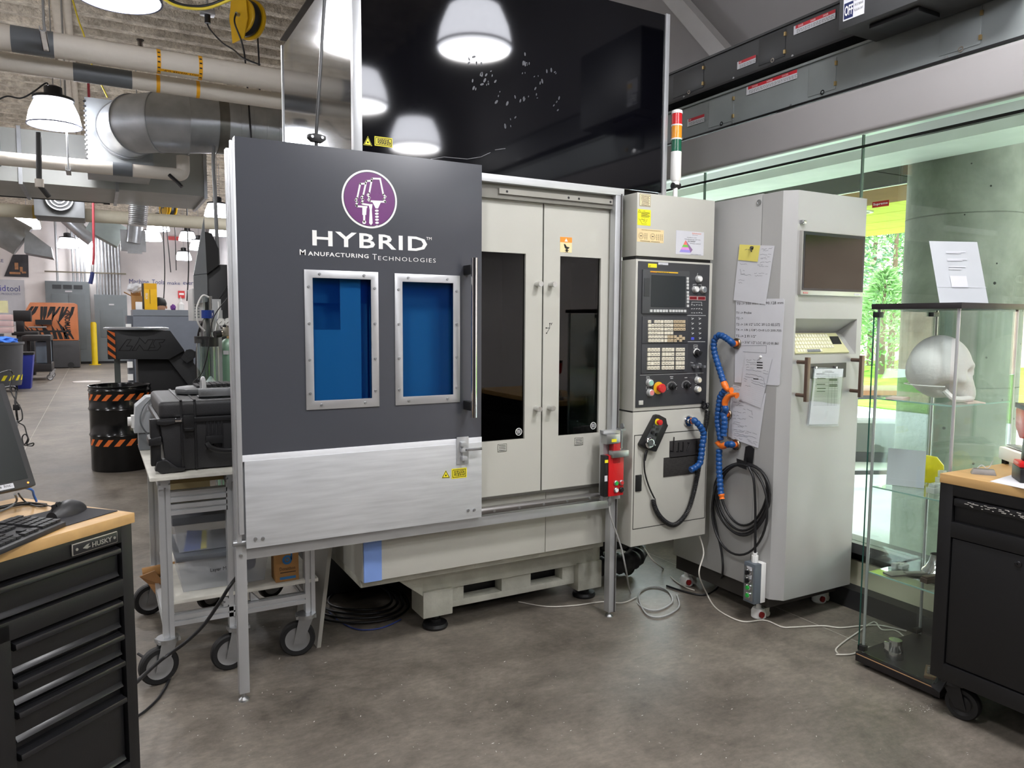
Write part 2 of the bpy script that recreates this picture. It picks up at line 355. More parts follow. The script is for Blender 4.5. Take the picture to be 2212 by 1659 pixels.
# ================================================================== sliding laser guard in front of the machine
YG = 3.05                                   # front face of the sliding panel
PY = dict(Y=YG)
def gx(x, y): return at(x, y, Y=YG)
gd = thing('sliding_laser_guard', 'slate grey sliding guard panel with round purple logo and two blue windows', 'machine guard', (1.0, 3.08, 0))
def px_rect(tl, br, Y):
    a, b = at(*tl, Y=Y), at(*br, Y=Y); return a.x, b.x, b.z, a.z
GX0, GX1, GZ0, GZM, GZ1 = .482, 1.532, .64, 1.012, 2.243
wins = [((674.5, 600), (803, 860)), ((868.5, 608.5), (978.2, 852))]
wr_ = [px_rect(a, b, YG) for a, b in wins]
fo_ = [px_rect((656, 582), (819, 877.5), YG), px_rect((851.5, 590.5), (992.7, 868.3), YG)]
# panel with two window openings, split into strips
b = MB(); xs = [GX0, wr_[0][0]-.012, wr_[0][1]+.012, wr_[1][0]-.012, wr_[1][1]+.012, GX1]
zb = min(wr_[0][2], wr_[1][2])-.012; zt = max(wr_[0][3], wr_[1][3])+.012
vs = []; fs = []
b = MB()
b.box(xs[0], xs[5], YG, YG+.045, zt, GZ1); b.box(xs[0], xs[5], YG, YG+.045, GZM, zb)
for i in (0, 2, 4): b.box(xs[i], xs[i+1], YG, YG+.045, zb, zt)
pan = b.build('panel', DGREY, gd)
MB().box(GX0-.001, GX1+.001, YG-.0035, YG+.05, GZM-.022, GZM+.004).build('white_strip', mat('white_edge_strip', (232, 234, 238), .35), gd, bevel=.001)
sk = MB().box(GX0+.006, GX1, YG-.006, YG+.04, GZ0, GZM-.02).build('aluminium_skirt', ALU, gd, bevel=.001)
BOLT = MB().cyl((0, 0, 0), (0, -.006, 0), .0075, n=12).cyl((0, -.006, 0), (0, -.0065, 0), .0035, n=6)
def bolt(p, parent, s=1.0, m=None, d=(0, -1, 0), name='bolt'):
    u, w = V(d)*.006*s, 0
    p = V(p); return MB().cyl(p, p+u, .0075*s, .0065*s, n=10).cyl(p+u, p+u*1.05, .0035*s, n=6).build(name, m or STEEL, parent)
for (x, y) in ((552, 1164), (568, 1163), (1011, 1102), (1024, 1101)): bolt(at(x, y, Y=YG-.006), sk)
BLUEG = mat('blue_laser_window', (4, 44, 120), .04, var=.05, scale=2, spec=.3)
_t = BLUEG.node_tree; _tr = _t.nodes.new('ShaderNodeBsdfTransparent'); _tr.inputs[0].default_value = (.44, .74, .93, 1); _mx = _t.nodes.new('ShaderNodeMixShader'); _mx.inputs[0].default_value = .8
_t.links.new(_t.nodes['Principled BSDF'].outputs[0], _mx.inputs[1]); _t.links.new(_tr.outputs[0], _mx.inputs[2]); _t.links.new(_mx.outputs[0], _t.nodes['Material Output'].inputs['Surface'])
for i in range(2):
    x0, x1, z0, z1 = wr_[i]; X0_, X1_, Z0_, Z1_ = fo_[i]; yf = YG-.005
    b = MB()
    # frame as one ring plate
    o = [(X0_, yf, Z0_), (X1_, yf, Z0_), (X1_, yf, Z1_), (X0_, yf, Z1_)]; n_ = [(x0, yf, z0), (x1, yf, z0), (x1, yf, z1), (x0, yf, z1)]
    ob = [(p[0], YG, p[2]) for p in o]; nb = [(p[0], YG, p[2]) for p in n_]
    fs = []
    for k in range(4):
        k2 = (k+1) % 4
        fs += [(k, k2, 4+k2, 4+k), (8+k2, 8+k, 12+k, 12+k2), (k, 8+k, 8+k2, k2), (4+k, 4+k2, 12+k2, 12+k)]
    b.add(o+n_+ob+nb, fs)
    fr = b.build('window_frame', mat('brushed_frame_aluminium', (205, 206, 208), .34, .75, var=.06), gd, bevel=.0012)
    MB().box(x0-.01, x1+.01, YG+.018, YG+.024, z0-.01, z1+.01).build('blue_window', BLUEG, gd, label='dark blue laser safety window')
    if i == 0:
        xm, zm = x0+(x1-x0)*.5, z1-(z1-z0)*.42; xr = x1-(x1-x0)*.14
        MB().box(x0-.01, xr, YG+.03, YG+.036, z0-.01, zm).build('added_pale_sheet', CREAM, gd); MB().box(xm, xr, YG+.03, YG+.036, zm, z1+.01).build('added_pale_sheet', CREAM, gd)  # made-up pale sheet that lightens part of the left blue window
    wm = ((x0-X0_)/2, (X1_-x1)/2, (Z1_-z1)/2, (z0-Z0_)/2); zz = (Z1_-Z0_)
    pts = [(X0_+wm[0], Z1_-zz*f) for f in (.12, .38, .64, .88)]+[(X1_-wm[1], Z1_-zz*f) for f in (.12, .38, .64, .88)]
    pts += [(X0_+(X1_-X0_)*f, Z1_-wm[2]) for f in (.2, .8)]+[(X0_+(X1_-X0_)*f, Z0_+wm[3]) for f in (.2, .8)]
    for (x, z) in pts: bolt((x, yf, z), fr, .8)
# chrome pull
hp, hq = at(1024.5, 557, Y=YG-.075), at(1022, 902, Y=YG-.075)
hx = hp.x; h = MB().cyl((hx, YG-.075, hq.z), (hx, YG-.075, hp.z), .0145, n=24).build('pull_handle', CHROME, gd)
for z in (at(1012, 584, Y=YG).z, at(1013, 874, Y=YG).z): MB().box(hx-.018, hx+.010, YG-.072, YG, z-.02, z+.02).build('standoff', BLACK, h, bevel=.003)
# latch
lp = MB().box(*[f(v) for v in (0,) for f in ()] or (at(985, 944, Y=YG).x, at(1010, 944, Y=YG).x), YG-.012, YG-.006, at(985, 1003, Y=YG).z, at(985, 944, Y=YG).z).build('latch_plate', ALUX, gd, bevel=.001)
b = MB()
for (x, y) in ((1000, 959), (1000, 972), (1002, 990)):
    p = at(x, y, Y=YG-.02); b.obox(p, (.012, 0, 0), (0, .014, 0), (0, 0, .009))
p = at(1000, 962, Y=YG-.02); b.cyl((p.x, p.y, p.z-.06), (p.x, p.y, p.z+.015), .005, n=10)
b.build('latch_blocks', ALUX, lp, bevel=.001)
p, q = at(1004, 972, Y=YG-.03), at(1041, 969, Y=YG-.03); MB().bar(p, q, .008, .012).build('latch_lever', STEEL, lp, bevel=.002)
# stickers
def laser_signs(parent, tri, rect, Y):
    a, b_, c_ = [at(*p, Y=Y) for p in tri]; n = V((0, -.0008, 0))
    s = MB().prism([a, b_, c_], n).build('laser_triangle', YEL, parent, smooth=0, label='yellow laser warning triangle')
    bb = MB(); cc = (a+b_+c_)/3
    for e in ((a, b_), (b_, c_), (c_, a)): bb.flatline([cc+(e[0]-cc)*.82+n, cc+(e[1]-cc)*.82+n], .0025, (0, -1, 0), .0003)
    for k in range(8):
        t = k*math.pi/4; d = V((math.cos(t), 0, math.sin(t)))*abs(c_.x-a.x)*.17; bb.flatline([cc+n, cc+n+d], .0018, (0, -1, 0), .0003)
    bb.build('starburst', INK, s, smooth=0)
    p, q = at(*rect[0], Y=Y), at(*rect[1], Y=Y)
    r = MB().box(p.x, q.x, Y-.0008, Y, q.z, p.z).build('laser_label', YEL, parent, label='yellow laser class label with black frame')
    bb = MB(); m = (p.z-q.z)*.13
    c4 = [(p.x+m, Y-.0009, q.z+m), (q.x-m, Y-.0009, q.z+m), (q.x-m, Y-.0009, p.z-m), (p.x+m, Y-.0009, p.z-m)]
    bb.flatline(c4, .0028, (0, -1, 0), .0003, closed=True)
    for k in range(6):
        z = p.z-(p.z-q.z)*(.26+.095*k); x = p.x+(q.x-p.x)*.16
        while x < p.x+(q.x-p.x)*.82:
            w = random.uniform(.003, .011); bb.box(x, min(x+w, q.x-m*1.5), Y-.0012, Y-.0009, z-.0015, z+.0015); x += w+.002
    bb.build('print', INK, r, smooth=0)
laser_signs(sk, ((954, 1033), (972, 1032), (963, 1015.5)), ((975.5, 1013), (1008, 1031)), YG-.0065)
# logo
lg = lambda x, y: at(480+x/3.687, 280+y/3.687, Y=YG)
c0 = lg(1175, 555); R = .119
ring = MB().cyl((c0.x, YG, c0.z), (c0.x, YG-.0008, c0.z), R, n=64).build('logo_disc', WHITE, gd, label='round purple logo with white tool outlines')
MB().cyl((c0.x, YG, c0.z), (c0.x, YG-.0012, c0.z), R*.935, n=64).build('dark_ring', DGREY, ring)
MB().cyl((c0.x, YG, c0.z), (c0.x, YG-.0016, c0.z), R*.915, n=64).build('purple_disc', mat('purple_vinyl', (104, 38, 108), .35), ring)
b = MB(); w_ = .0072; nn = V((0, -.0017, 0))
ln = lambda pts, closed=False, w=w_: b.flatline([lg(*p)+nn for p in pts], w, (0, -1, 0), .0004, closed)
fill = lambda pts: b.prism([lg(*p)+nn for p in pts], (0, -.0005, 0))
ln([(1140, 430), (1098, 432), (1074, 545), (1060, 562), (1076, 578), (1064, 600), (1072, 611), (1150, 616)])
ln([(1190, 408), (1146, 410), (1122, 525), (1106, 542), (1122, 558), (1110, 582), (1118, 592), (1168, 600)])
ln([(1192, 390), (1256, 392), (1282, 518), (1300, 534), (1284, 554), (1298, 576), (1176, 570), (1160, 560), (1174, 544), (1156, 522), (1170, 506)], True)
fill([(1115, 615), (1150, 615), (1145, 680), (1138, 680), (1137, 740), (1122, 740), (1121, 680), (1115, 680)])
fill([(1164, 594), (1196, 594), (1190, 640), (1197, 745), (1184, 762), (1169, 745), (1174, 640)])
fill([(1192, 572), (1264, 576), (1240, 628), (1221, 628)])
for (x, y, r) in ((1130, 738, 15), (1230, 646, 0), (1230, 670, 0), (1231, 694, 0), (1231, 718, 0), (1232, 742, 0)):
    fill([(x+(r or 15)*math.cos(t*math.pi/6), y+(r or 9)*math.sin(t*math.pi/6)) for t in range(12)])
fill([(1212, 776), (1218, 764), (1224, 770), (1231, 758), (1238, 769), (1246, 763), (1250, 776)])
b.build('tool_outlines', WHITE, ring, smooth=0)
vtext('HYBRID', 'logo_lettering', WHITE, gd, (674.7, 530), (674.5, 497), (922.6, 545), pl=PY, offset=.018, spacing=1.12, label='white HYBRID lettering')
vtext('TM', 'trademark', WHITE, gd, (920.5, 518), (920.5, 512), (932, 519), pl=PY)
vtext('M', 'tagline_lettering', WHITE, gd, (647.3, 550.6), (647.3, 538.5), (660.2, 551.6), pl=PY, offset=.008)
vtext('ANUFACTURING', 'tagline_lettering', WHITE, gd, (665.2, 552), (665.2, 542.8), (796, 560.5), pl=PY, offset=.018, spacing=1.15)
vtext('T', 'tagline_lettering', WHITE, gd, (804.3, 560.8), (804.3, 548.5), (814, 561.5), pl=PY, offset=-.008)
vtext('ECHNOLOGIES', 'tagline_lettering', WHITE, gd, (816.8, 561.8), (816.8, 552.8), (941, 569), pl=PY, offset=-.008, spacing=1.2)
# frame: two posts, tracks, round rail
MB().box(.452, .492, 3.07, 3.11, .035, 2.20).build('left_post', ALUX, gd, bevel=.002)
MB().box(.455, .472, 3.055, 3.07, .66, 2.19).box(.463, .481, 3.045, 3.06, .7, 2.225).build('edge_profile', ALUX, gd, bevel=.001)
MB().cyl((.47, 3.09, .012), (.47, 3.09, .05), .008, n=12).lathe([(.022, 0), (.02, .006), (.01, .014)], (.47, 3.09, 0)).build('levelling_foot', STEEL, gd)
MB().box(2.288, 2.332, 3.065, 3.11, .03, 2.185).build('right_post', ALUX, gd, bevel=.002)
MB().box(2.318, 2.325, 3.060, 3.066, .03, 2.185).build('post_slot', mat('dark_slot', (70, 68, 66), .5), gd)
MB().cyl((2.31, 3.09, .012), (2.31, 3.09, .05), .008, n=12).lathe([(.02, 0), (.018, .006), (.01, .014)], (2.31, 3.09, 0)).build('levelling_foot', STEEL, gd)
MB().box(.47, 2.288, 3.072, 3.108, .588, .632).build('bottom_rail', ALUX, gd, bevel=.002)
rl = MB().cyl((.49, 3.066, .662), (2.29, 3.066, .662), .018, n=20).build('round_rail', mat('satin_rail_steel', (150, 148, 146), .3, .9), gd)
MB().cyl((.44, 3.066, .662), (.52, 3.066, .662), .012, n=16).build('rail_end', STEEL, rl)
for k in range(6): bolt((1.60+.136*k, 3.049, .66), rl, .9)
bolt((.47, 3.07, .61), gd, 1)
MB().box(.50, 2.337, 3.062, 3.12, 2.178, 2.212).build('top_track', ALU, gd, bevel=.001)
tk = MB().box(.95, 2.29, 3.095, 3.14, 2.112, 2.178).build('roller_housing', mat('grey_olive_housing', (120, 118, 110), .45), gd)
MB().box(1.64, 2.285, 3.085, 3.096, 2.133, 2.158).build('roller_bar', mat('pale_olive_bar', (152, 150, 142), .4), tk)
for x in (1.68, 2.02, 2.08, 2.27): MB().cyl((x, 3.086, 2.145), (x, 3.0845, 2.145), .006, n=10).build('bolt_hole', INK, tk)
# ================================================================== black acrylic guard on top
ug = thing('black_upper_guard', 'glossy black acrylic box on top of the machine with aluminium corner posts', 'machine guard', (1.78, 3.7, 2.2))
ACR = mat('gloss_black_acrylic', (6, 6, 10), .055, var=.3, scale=1.5, spec=.32)
MB().box(.985, 2.588, 3.075, 3.081, 2.215, 3.105).build('front_sheet', ACR, ug)
MB().box(.958, .964, 3.10, 4.39, 2.215, 3.06).build('side_sheet', mat('smoked_gloss_sheet', (52, 52, 54), .10, var=.1, coat=1), ug)
MB().box(2.6, 2.606, 3.10, 4.39, 2.215, 3.10).build('side_sheet', ACR, ug)
MB().box(.95, 2.61, 3.08, 4.40, 3.10, 3.106).build('lid_sheet', ACR, ug)
MB().box(.952, .988, 3.066, 3.104, 2.2, 3.11).build('corner_post', ALUX, ug, bevel=.002)
MB().box(2.586, 2.612, 3.066, 3.10, 2.2, 3.11).build('corner_post', ALUX, ug, bevel=.002)
MB().box(.952, .97, 4.38, 4.40, 2.2, 3.07).build('corner_post', ALUX, ug, bevel=.002)
MB().box(2.59, 2.612, 4.38, 4.40, 2.2, 3.07).build('corner_post', ALUX, ug, bevel=.002)
laser_signs(ug, ((785, 313), (804, 315.5), (794.5, 294)), ((809, 294), (847.5, 319)), 3.0745)
rs = random.Random(3); b = MB()
for (x, y) in ((1020, 135), (1035, 150), (1050, 165), (1128, 125), (1140, 150), (1085, 210), (1120, 215), (1155, 205), (1200, 225), (1060, 185), (1190, 160), (1105, 260), (1160, 170), (1030, 180)):
    for k in range(4):
        p = at(x+rs.uniform(-14, 14), y+rs.uniform(-14, 14), Y=3.0748); a = rs.uniform(.4, 1.9); d = V((math.cos(a), 0, math.sin(a)))*rs.uniform(.004, .012); e = V((-d.z, 0, d.x))*.45
        b.prism([p+d*math.cos(t*math.pi/5)+e*math.sin(t*math.pi/5) for t in range(10)], (0, -.0002, 0))
b.build('fingerprint_smudges', mat('greasy_smudge', (34, 36, 46), .45), ug, smooth=0, kind='stuff')
b = MB(); b.flatline([at(560+x/2.404, y/2.404, Y=3.0748) for x, y in ((890, 826), (960, 815), (1080, 826), (1150, 815), (1200, 792))], .002, (0, -1, 0), .0003)
b.flatline([at(560+x/2.404, y/2.404, Y=3.0748) for x, y in ((1225, 778), (1278, 771))], .002, (0, -1, 0), .0003)
b.build('scratches', mat('pale_scratch', (120, 120, 124), .5), ug, smooth=0)
# ================================================================== machining centre behind the guard
mc = thing('machining_centre', 'off-white machining centre with two glazed doors, pale blue stripe and cast base', 'machine tool', (1.67, 3.9, 0))
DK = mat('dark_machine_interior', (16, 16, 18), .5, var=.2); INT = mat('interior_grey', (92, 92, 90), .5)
bd = MB().box(1.0, 2.36, 3.16, 3.20, 2.10, 2.2).box(1.0, 1.04, 3.16, 5.0, .385, 2.2).box(2.33, 2.37, 3.16, 5.0, .385, 2.2).box(1.0, 2.37, 4.96, 5.0, .385, 2.2).box(1.0, 2.37, 3.2, 5.0, 2.18, 2.2).build('enclosure_shell', CREAM, mc)
MB().box(1.04, 2.33, 4.3, 4.34, .7, 2.18).box(1.04, 2.33, 3.2, 4.34, .68, .72).box(1.04, 1.06, 3.2, 4.3, .72, 2.18).box(2.31, 2.33, 3.2, 4.3, .72, 2.18).build('inner_cabin', DK, mc)
fp = MB().box(.72, 1.492, 3.16, 3.20, .66, 1.0).box(.72, 1.492, 3.16, 3.2, 1.62, 2.11).box(1.03, 1.492, 3.16, 3.2, 1.0, 1.62).box(.72, .80, 3.16, 3.2, 1.0, 1.62).build('fixed_front_panel', CREAM, mc)
MB().box(.80, 1.03, 3.185, 3.195, 1.0, 1.62).build('fixed_panel_infill', mat('pale_infill', (160, 164, 160), .5), fp)
def mdoor(x0, x1, wx0, wx1, wz0, wz1, name):
    z0, z1 = .712, 2.117; y0, y1 = 3.12, 3.155; b = MB()
    b.box(x0, x1, y0, y1, z0, wz0); b.box(x0, x1, y0, y1, wz1, z1); b.box(x0, wx0, y0, y1, wz0, wz1); b.box(wx1, x1, y0, y1, wz0, wz1)
    d = b.build(name, CREAM, mc)
    MB().box(wx0, wx1, y0+.012, y0+.018, wz0, wz1).build('door_pane', glass('smoked_door_pane', (.26, .26, .26), ior=1.5, refl=.8), d)
    b = MB(); c = at(0, 0, Y=3.13)
    return d
dl = mdoor(1.494, 1.896, 1.553, 1.803, .977, 1.869, 'left_door'); dr = mdoor(1.904, 2.312, 1.998, 2.243, .977, 1.867, 'right_door')
for d, xx in ((dl, 1.864), (dr, 1.942)):
    for z in (1.727, 1.123):
        MB().cyl((xx, 3.12, z), (xx, 3.085, z), .0125, n=18).cyl((xx, 3.087, z), (xx, 3.076, z), .014, .013, n=18).build('door_knob', mat('turned_aluminium_knob', (214, 214, 212), .28, .8), d)
MB().box(1.896, 1.904, 3.128, 3.15, .712, 2.117).build('door_gap', mat('dark_gap_rubber', (40, 40, 40), .7), mc)  # dark strip between the two doors
def sheet(tl, br, Y, m, name, parent, t=.0008, label=None):
    a, c = at(*tl, Y=Y), at(*br, Y=Y)
    return MB().box(a.x, c.x, Y-t, Y, c.z, a.z).build(name, m, parent, label=label, smooth=0), a, c
o, a, c = sheet((1210, 511.5), (1235, 546), 3.1195, mat('cream_label', (240, 222, 170), .5), 'hand_warning_plate', dr, label='orange and cream hand crush warning plate')
MB().box(a.x, c.x, 3.1180, 3.1187, a.z-(a.z-c.z)*.34, a.z).build('orange_band', mat('orange_label', (246, 150, 50), .5), o)
b = MB(); L_ = lambda u, v: V((a.x+(c.x-a.x)*u, 3.1178, a.z-(a.z-c.z)*v))
b.prism([L_(.3, .46), (L_(.42, .46)), L_(.55, .62), L_(.8, .66), L_(.72, .74), L_(.62, .76), L_(.4, .72)], (0, -.0004, 0))
for t in range(6): p = L_(.56, .86); d = V((math.cos(t*1.05), 0, math.sin(t*1.05)))*.009; b.flatline([p, p+d], .004, (0, -1, 0), .0004)
b.build('hand_pictogram', INK, o, smooth=0)
b = MB(); b.prism([L_(.5, .07), L_(.36, .29), L_(.64, .29)], (0, -.0004, 0)); b.build('warning_triangle', WHITE, o, smooth=0)
for tl, br, dd in (((1074.5, 959), (1094.5, 975), dl), ((1240.5, 945.5), (1259, 961), dr)):
    o, a, c = sheet(tl, br, 3.1195, mat('pale_plate', (226, 226, 214), .5), 'rating_plate', dd)
    b = MB(); b.flatline([L_(.04, .05), L_(.96, .05), L_(.96, .95), L_(.04, .95)], .0022, (0, -1, 0), .0003, True)
    for k in range(4): b.flatline([L_(.14, .22+k*.19), L_(.86, .22+k*.19)], .003, (0, -1, 0), .0003)
    b.build('print', INK, o, smooth=0)
for (x, y, dd) in ((1120.5, 932.5, dl), (1281.5, 919.5, dr)):
    p = at(x, y, Y=3.1305); q = MB().ring(p, p+V((0, -.0006, 0)), .0185, .0155, 24).build('glazing_mark', WHITE, dd, label='small round white glazing mark')
    b = MB()
    for k in range(3): b.box(p.x-.011, p.x+.011, p.y-.0006, p.y, p.z-.008+k*.007, p.z-.005+k*.007)
    b.cyl(p, p+V((0, -.0005, 0)), .012, n=20) if False else None
    b.build('print', WHITE, q, smooth=0)
b = MB(); ax = lambda x, y: at(1000+x/4.1475, 360+y/4.1475, Y=3.1195)
for pts in ([(778, 1408), (778, 1445), (748, 1445)], [(778, 1445), (750, 1492)], [(788, 1400), (793, 1412), (800, 1400)], [(793, 1412), (790, 1420)]): b.flatline([ax(*p) for p in pts], .0022, (0, -1, 0), .0004)
for p in ((778, 1406), (746, 1445), (749, 1492)):
    q = ax(*p); b.cyl(q, q+V((0, -.0004, 0)), .0035, n=8)
b.build('axis_sketch', INK, dr, smooth=0, label='hand drawn axis arrows')
# interior seen through the smoked glass
tb = MB().box(1.2, 2.25, 3.45, 3.95, .82, .98).build('work_table', INT, mc)
MB().cyl((1.70, 3.6, .98), (1.70, 3.6, 1.12), .07, n=24).cyl((1.70, 3.6, 1.12), (1.70, 3.6, 1.2), .11, n=24).build('rotary_fixture', STEEL, mc)
MB().box(1.5, 1.9, 3.8, 4.2, 1.55, 2.15).cyl((1.7, 3.85, 1.3), (1.7, 3.85, 1.6), .06, n=20).build('spindle_head', DK, mc)
MB().box(1.52, 1.56, 3.25, 3.29, .8, 1.85).build('inner_post', INT, mc)
MB().box(2.15, 2.3, 3.25, 3.3, .95, 1.85).build('inner_wall', mat('inner_dark_sheet', (60, 60, 62), .5), mc)
# lower skirt
sp = MB().box(1.945, 2.345, 3.145, 3.19, .384, .70).build('skirt_panel', CREAM, mc, bevel=.002)
MB().box(1.0, 1.942, 3.145, 3.19, .384, .70).build('skirt_panel', CREAM, mc, bevel=.002)
MB().box(.998, 1.08, 3.141, 3.15, .384, .70).build('blue_stripe', mat('pale_blue_vinyl', (122, 152, 214), .45), mc)
MB().box(.995, 1.04, 3.15, 4.9, .384, .70).build('side_skirt', CREAM, mc)
MB().box(1.0, 2.33, 3.112, 3.15, .70, .712).build('door_sill', mat('dark_sill', (96, 94, 88), .4, .4), mc)
# cast base
CB = mat('painted_cast_iron', (196, 196, 184), .55, var=.14, scale=9, bump=.25, bscale=30, wear=(120, 110, 96))
b = MB()
b.box(1.0, 2.345, 3.2, 4.9, .34, .384)
b.box(1.36, 2.44, 3.36, 3.46, .20, .34); b.box(1.36, 1.52, 3.34, 3.5, .075, .21); b.box(2.28, 2.44, 3.34, 3.5, .055, .21)
b.box(1.52, 2.28, 3.38, 3.46, .09, .125); b.box(1.52, 1.60, 3.38, 3.46, .12, .21); b.box(1.82, 2.0, 3.38, 3.46, .12, .21); b.box(2.2, 2.28, 3.38, 3.46, .12, .21)
b.prism([(1.22, 3.34, .30), (1.36, 3.34, .19), (1.36, 3.34, .34), (1.22, 3.34, .34)], (0, .5, 0))
cb = b.build('cast_base', CB, mc, bevel=.006)
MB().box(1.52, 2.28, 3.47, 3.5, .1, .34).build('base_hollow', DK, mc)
MB().box(1.05, 2.34, 4.0, 4.85, .03, .33).box(1.54, 2.3, 3.55, 4.0, .03, .33).build('added_dark_block', DK, mc, bevel=.01)  # solid dark block added so the space under the machine stays black
for (x, y) in ((1.448, 3.40), (2.36, 3.40), (1.448, 4.6), (2.36, 4.6)):
    MB().lathe([(.062, 0), (.066, .012), (.06, .026), (.03, .03), (.03, .045), (.018, .045), (.018, .10)], (x, y, 0)).build('levelling_pad', BLACK, mc)
# ================================================================== control console
cs = thing('control_console', 'off-white control console with dark keypad panel, screen and red stop button', 'control panel', (2.63, 3.05, .38))
YC = 3.0; CX0, CX1 = 2.371, 2.885
PANEL = mat('charcoal_panel_film', (58, 59, 62), .42, var=.05); KEY = mat('cream_key', (226, 220, 200), .45, var=.03); KEYB = mat('tan_key', (196, 178, 146), .45)
uz0, uz1 = 1.878, 2.19
MB().box(CX0, CX1+.005, YC, 3.125, uz0, uz1).build('upper_box', CREAM, cs, bevel=.004)
MB().box(CX0+.006, CX1-.006, YC+.012, 3.12, 1.862, uz0).build('box_gap', BLACK, cs)
MB().box(CX0, CX1, YC, 3.125, 1.092, 1.862).build('panel_housing', CREAM, cs, bevel=.004)
MB().box(CX0, CX1, YC+.006, 3.125, 1.086, 1.094).build('seam', DK, cs)
MB().box(CX0, CX1, YC, 3.125, .386, 1.088).build('lower_box', CREAM, cs, bevel=.004)
MB().cyl((2.5, 3.08, uz0-.02), (2.5, 3.08, uz0), .02, n=12).build('swivel', CREAM, cs)
cz = lambda x, y, d=0: at(1330+x/4.609, 540+y/4.609, Y=YC-.004-d)
def crect(b, x0, y0, x1, y1, d0, d1):
    p, q = cz(x0, y0), cz(x1, y1); b.box(p.x, q.x, YC-d1, YC-d0, q.z, p.z); return b
# dark face: measured corners, squared up
p, q = cz(226, 112), cz(915, 1570); px0 = at(1379, 564, Y=YC).x; px1 = at(1536, 566, Y=YC).x; pz1 = at(1379, 564, Y=YC).z; pz0 = at(1371, 882, Y=YC).z
face = MB().box(2.383, 2.862, YC-.004, YC, 1.112, 1.852).build('panel_face', PANEL, cs, bevel=.001)
FX0, FX1, FZ0, FZ1 = 2.383, 2.862, 1.112, 1.852
# corners of the face in the crop, to map by bilinear fractions
def fuv(u, v, d=0): return V((FX0+(FX1-FX0)*u, YC-.004-d, FZ1-(FZ1-FZ0)*v))
def cuv(x, y):
    """crop pixel -> fraction across the dark face (its four corners in the crop)"""
    tl, tr, bl, br = (228, 113), (965, 140), (186, 1585), (905, 1555)
    v = (y-tl[1])/(bl[1]-tl[1])
    for _ in range(3):
        xl = tl[0]+(bl[0]-tl[0])*v; xr = tr[0]+(br[0]-tr[0])*v; u = (x-xl)/(xr-xl)
        yt = tl[1]+(tr[1]-tl[1])*u; yb = bl[1]+(br[1]-bl[1])*u; v = (y-yt)/(yb-yt)
    return u, v
cf = lambda x, y, d=0: fuv(*cuv(x, y), d)
def slab(b, x0, y0, x1, y1, d0, d1):
    p, q = cf(x0, y0), cf(x1, y1); return b.box(min(p.x, q.x), max(p.x, q.x), YC-.004-d1, YC-.004-d0, min(q.z, p.z), max(p.z, q.z))
bz = slab(MB(), 262, 195, 720, 640, 0, .008).build('screen_bezel', mat('bezel_grey', (70, 72, 74), .45), cs, bevel=.003)
slab(MB(), 345, 250, 680, 570, .007, .0095).build('display', mat('dark_lcd', (48, 52, 54), .35, var=.02, spec=.2), bz)
slab(MB(), 332, 212, 612, 232, .007, .009).build('yellow_name_strip', mat('amber_strip', (240, 190, 40), .4), bz)
p = cf(395, 229, .0092); text('FANUC Series 31i-MODEL A5'.split(' ', 1)[1], 'name_print', INK, bz, p, (1, 0, 0), (0, 0, 1), cf(520, 229).x-p.x, .006)
p = cf(338, 227, .0092); text('FANUC', 'name_print', mat('red_print', (200, 40, 30), .5, var=0), bz, p, (1, 0, 0), (0, 0, 1), cf(388, 227).x-p.x, .006)
slab(MB(), 272, 280, 322, 462, .007, .010).build('card_slot_cover', mat('bezel_dark', (56, 58, 60), .45), bz, bevel=.001)
b = MB()
for y in (282, 313, 346, 378, 420, 452, 484, 516, 556): slab(b, 699, y-13, 718, y+13, .007, .013)
for x in (334, 369, 399, 429, 459, 488, 526, 556, 586, 615, 644, 677): slab(b, x-11, 607-13+(x-334)*.004, x+11, 607+13, .007, .013)
b.build('soft_keys', mat('pale_grey_key', (206, 208, 206), .4), bz, kind='stuff')
slab(MB(), 322, 136, 407, 178, 0, .001).build('unit_label', YEL, cs, label='small yellow inch metric label')
p = cf(328, 171, .0012); text('EIT', 'print', INK, face, p, (1, 0, 0), (0, 0, 1), .012, .008)
slab(MB(), 423, 124, 522, 150, 0, .001).build('serial_label', PAPER, cs); p = cf(440, 144, .0012); text('MB-D59-A21', 'print', INK, face, p, (1, 0, 0), (0, 0, 1), .016, .003)
kp = slab(MB(), 258, 665, 712, 932, 0, .004).build('keypad_plate', mat('keypad_charcoal', (64, 65, 68), .45), cs, bevel=.001)
b = MB(); b2 = MB()
colsx = [321, 351, 382, 412, 443, 480, 510, 541, 578, 608, 638, 668]
for r, y in enumerate((715, 753, 791, 829, 868, 906)):
    for c_, x in enumerate(colsx):
        if r == 0 and c_ == 1: continue
        if r == 3 and c_ > 7: continue
        if r > 3 and c_ > 8: continue
        tgt = b2 if (c_ > 7 or (r > 3 and c_ > 5)) else b
        slab(tgt, x-13, y-15, x+13, y+15, .003, .010)
for x, y in ((602, 886), (632, 866), (632, 904), (662, 884)): slab(b2, x-13, y-15, x+13, y+15, .003, .010)
b.build('letter_keys', KEY, kp, kind='stuff'); b2.build('edit_keys', KEYB, kp, kind='stuff')
op = slab(MB(), 250, 942, 705, 1230, 0, .004).build('operator_key_plate', mat('keypad_charcoal', (64, 65, 68), .45), cs, bevel=.001)
b = MB()
for r, y in enumerate((998, 1044, 1090, 1135, 1181)):
    for x in (313, 344, 374, 405, 456, 488, 519, 549, 597, 627, 658): slab(b, x-r*1.2-13, y-18, x-r*1.2+13, y+18, .003, .011)
b.build('operator_keys', KEY, op, kind='stuff')
b = MB()
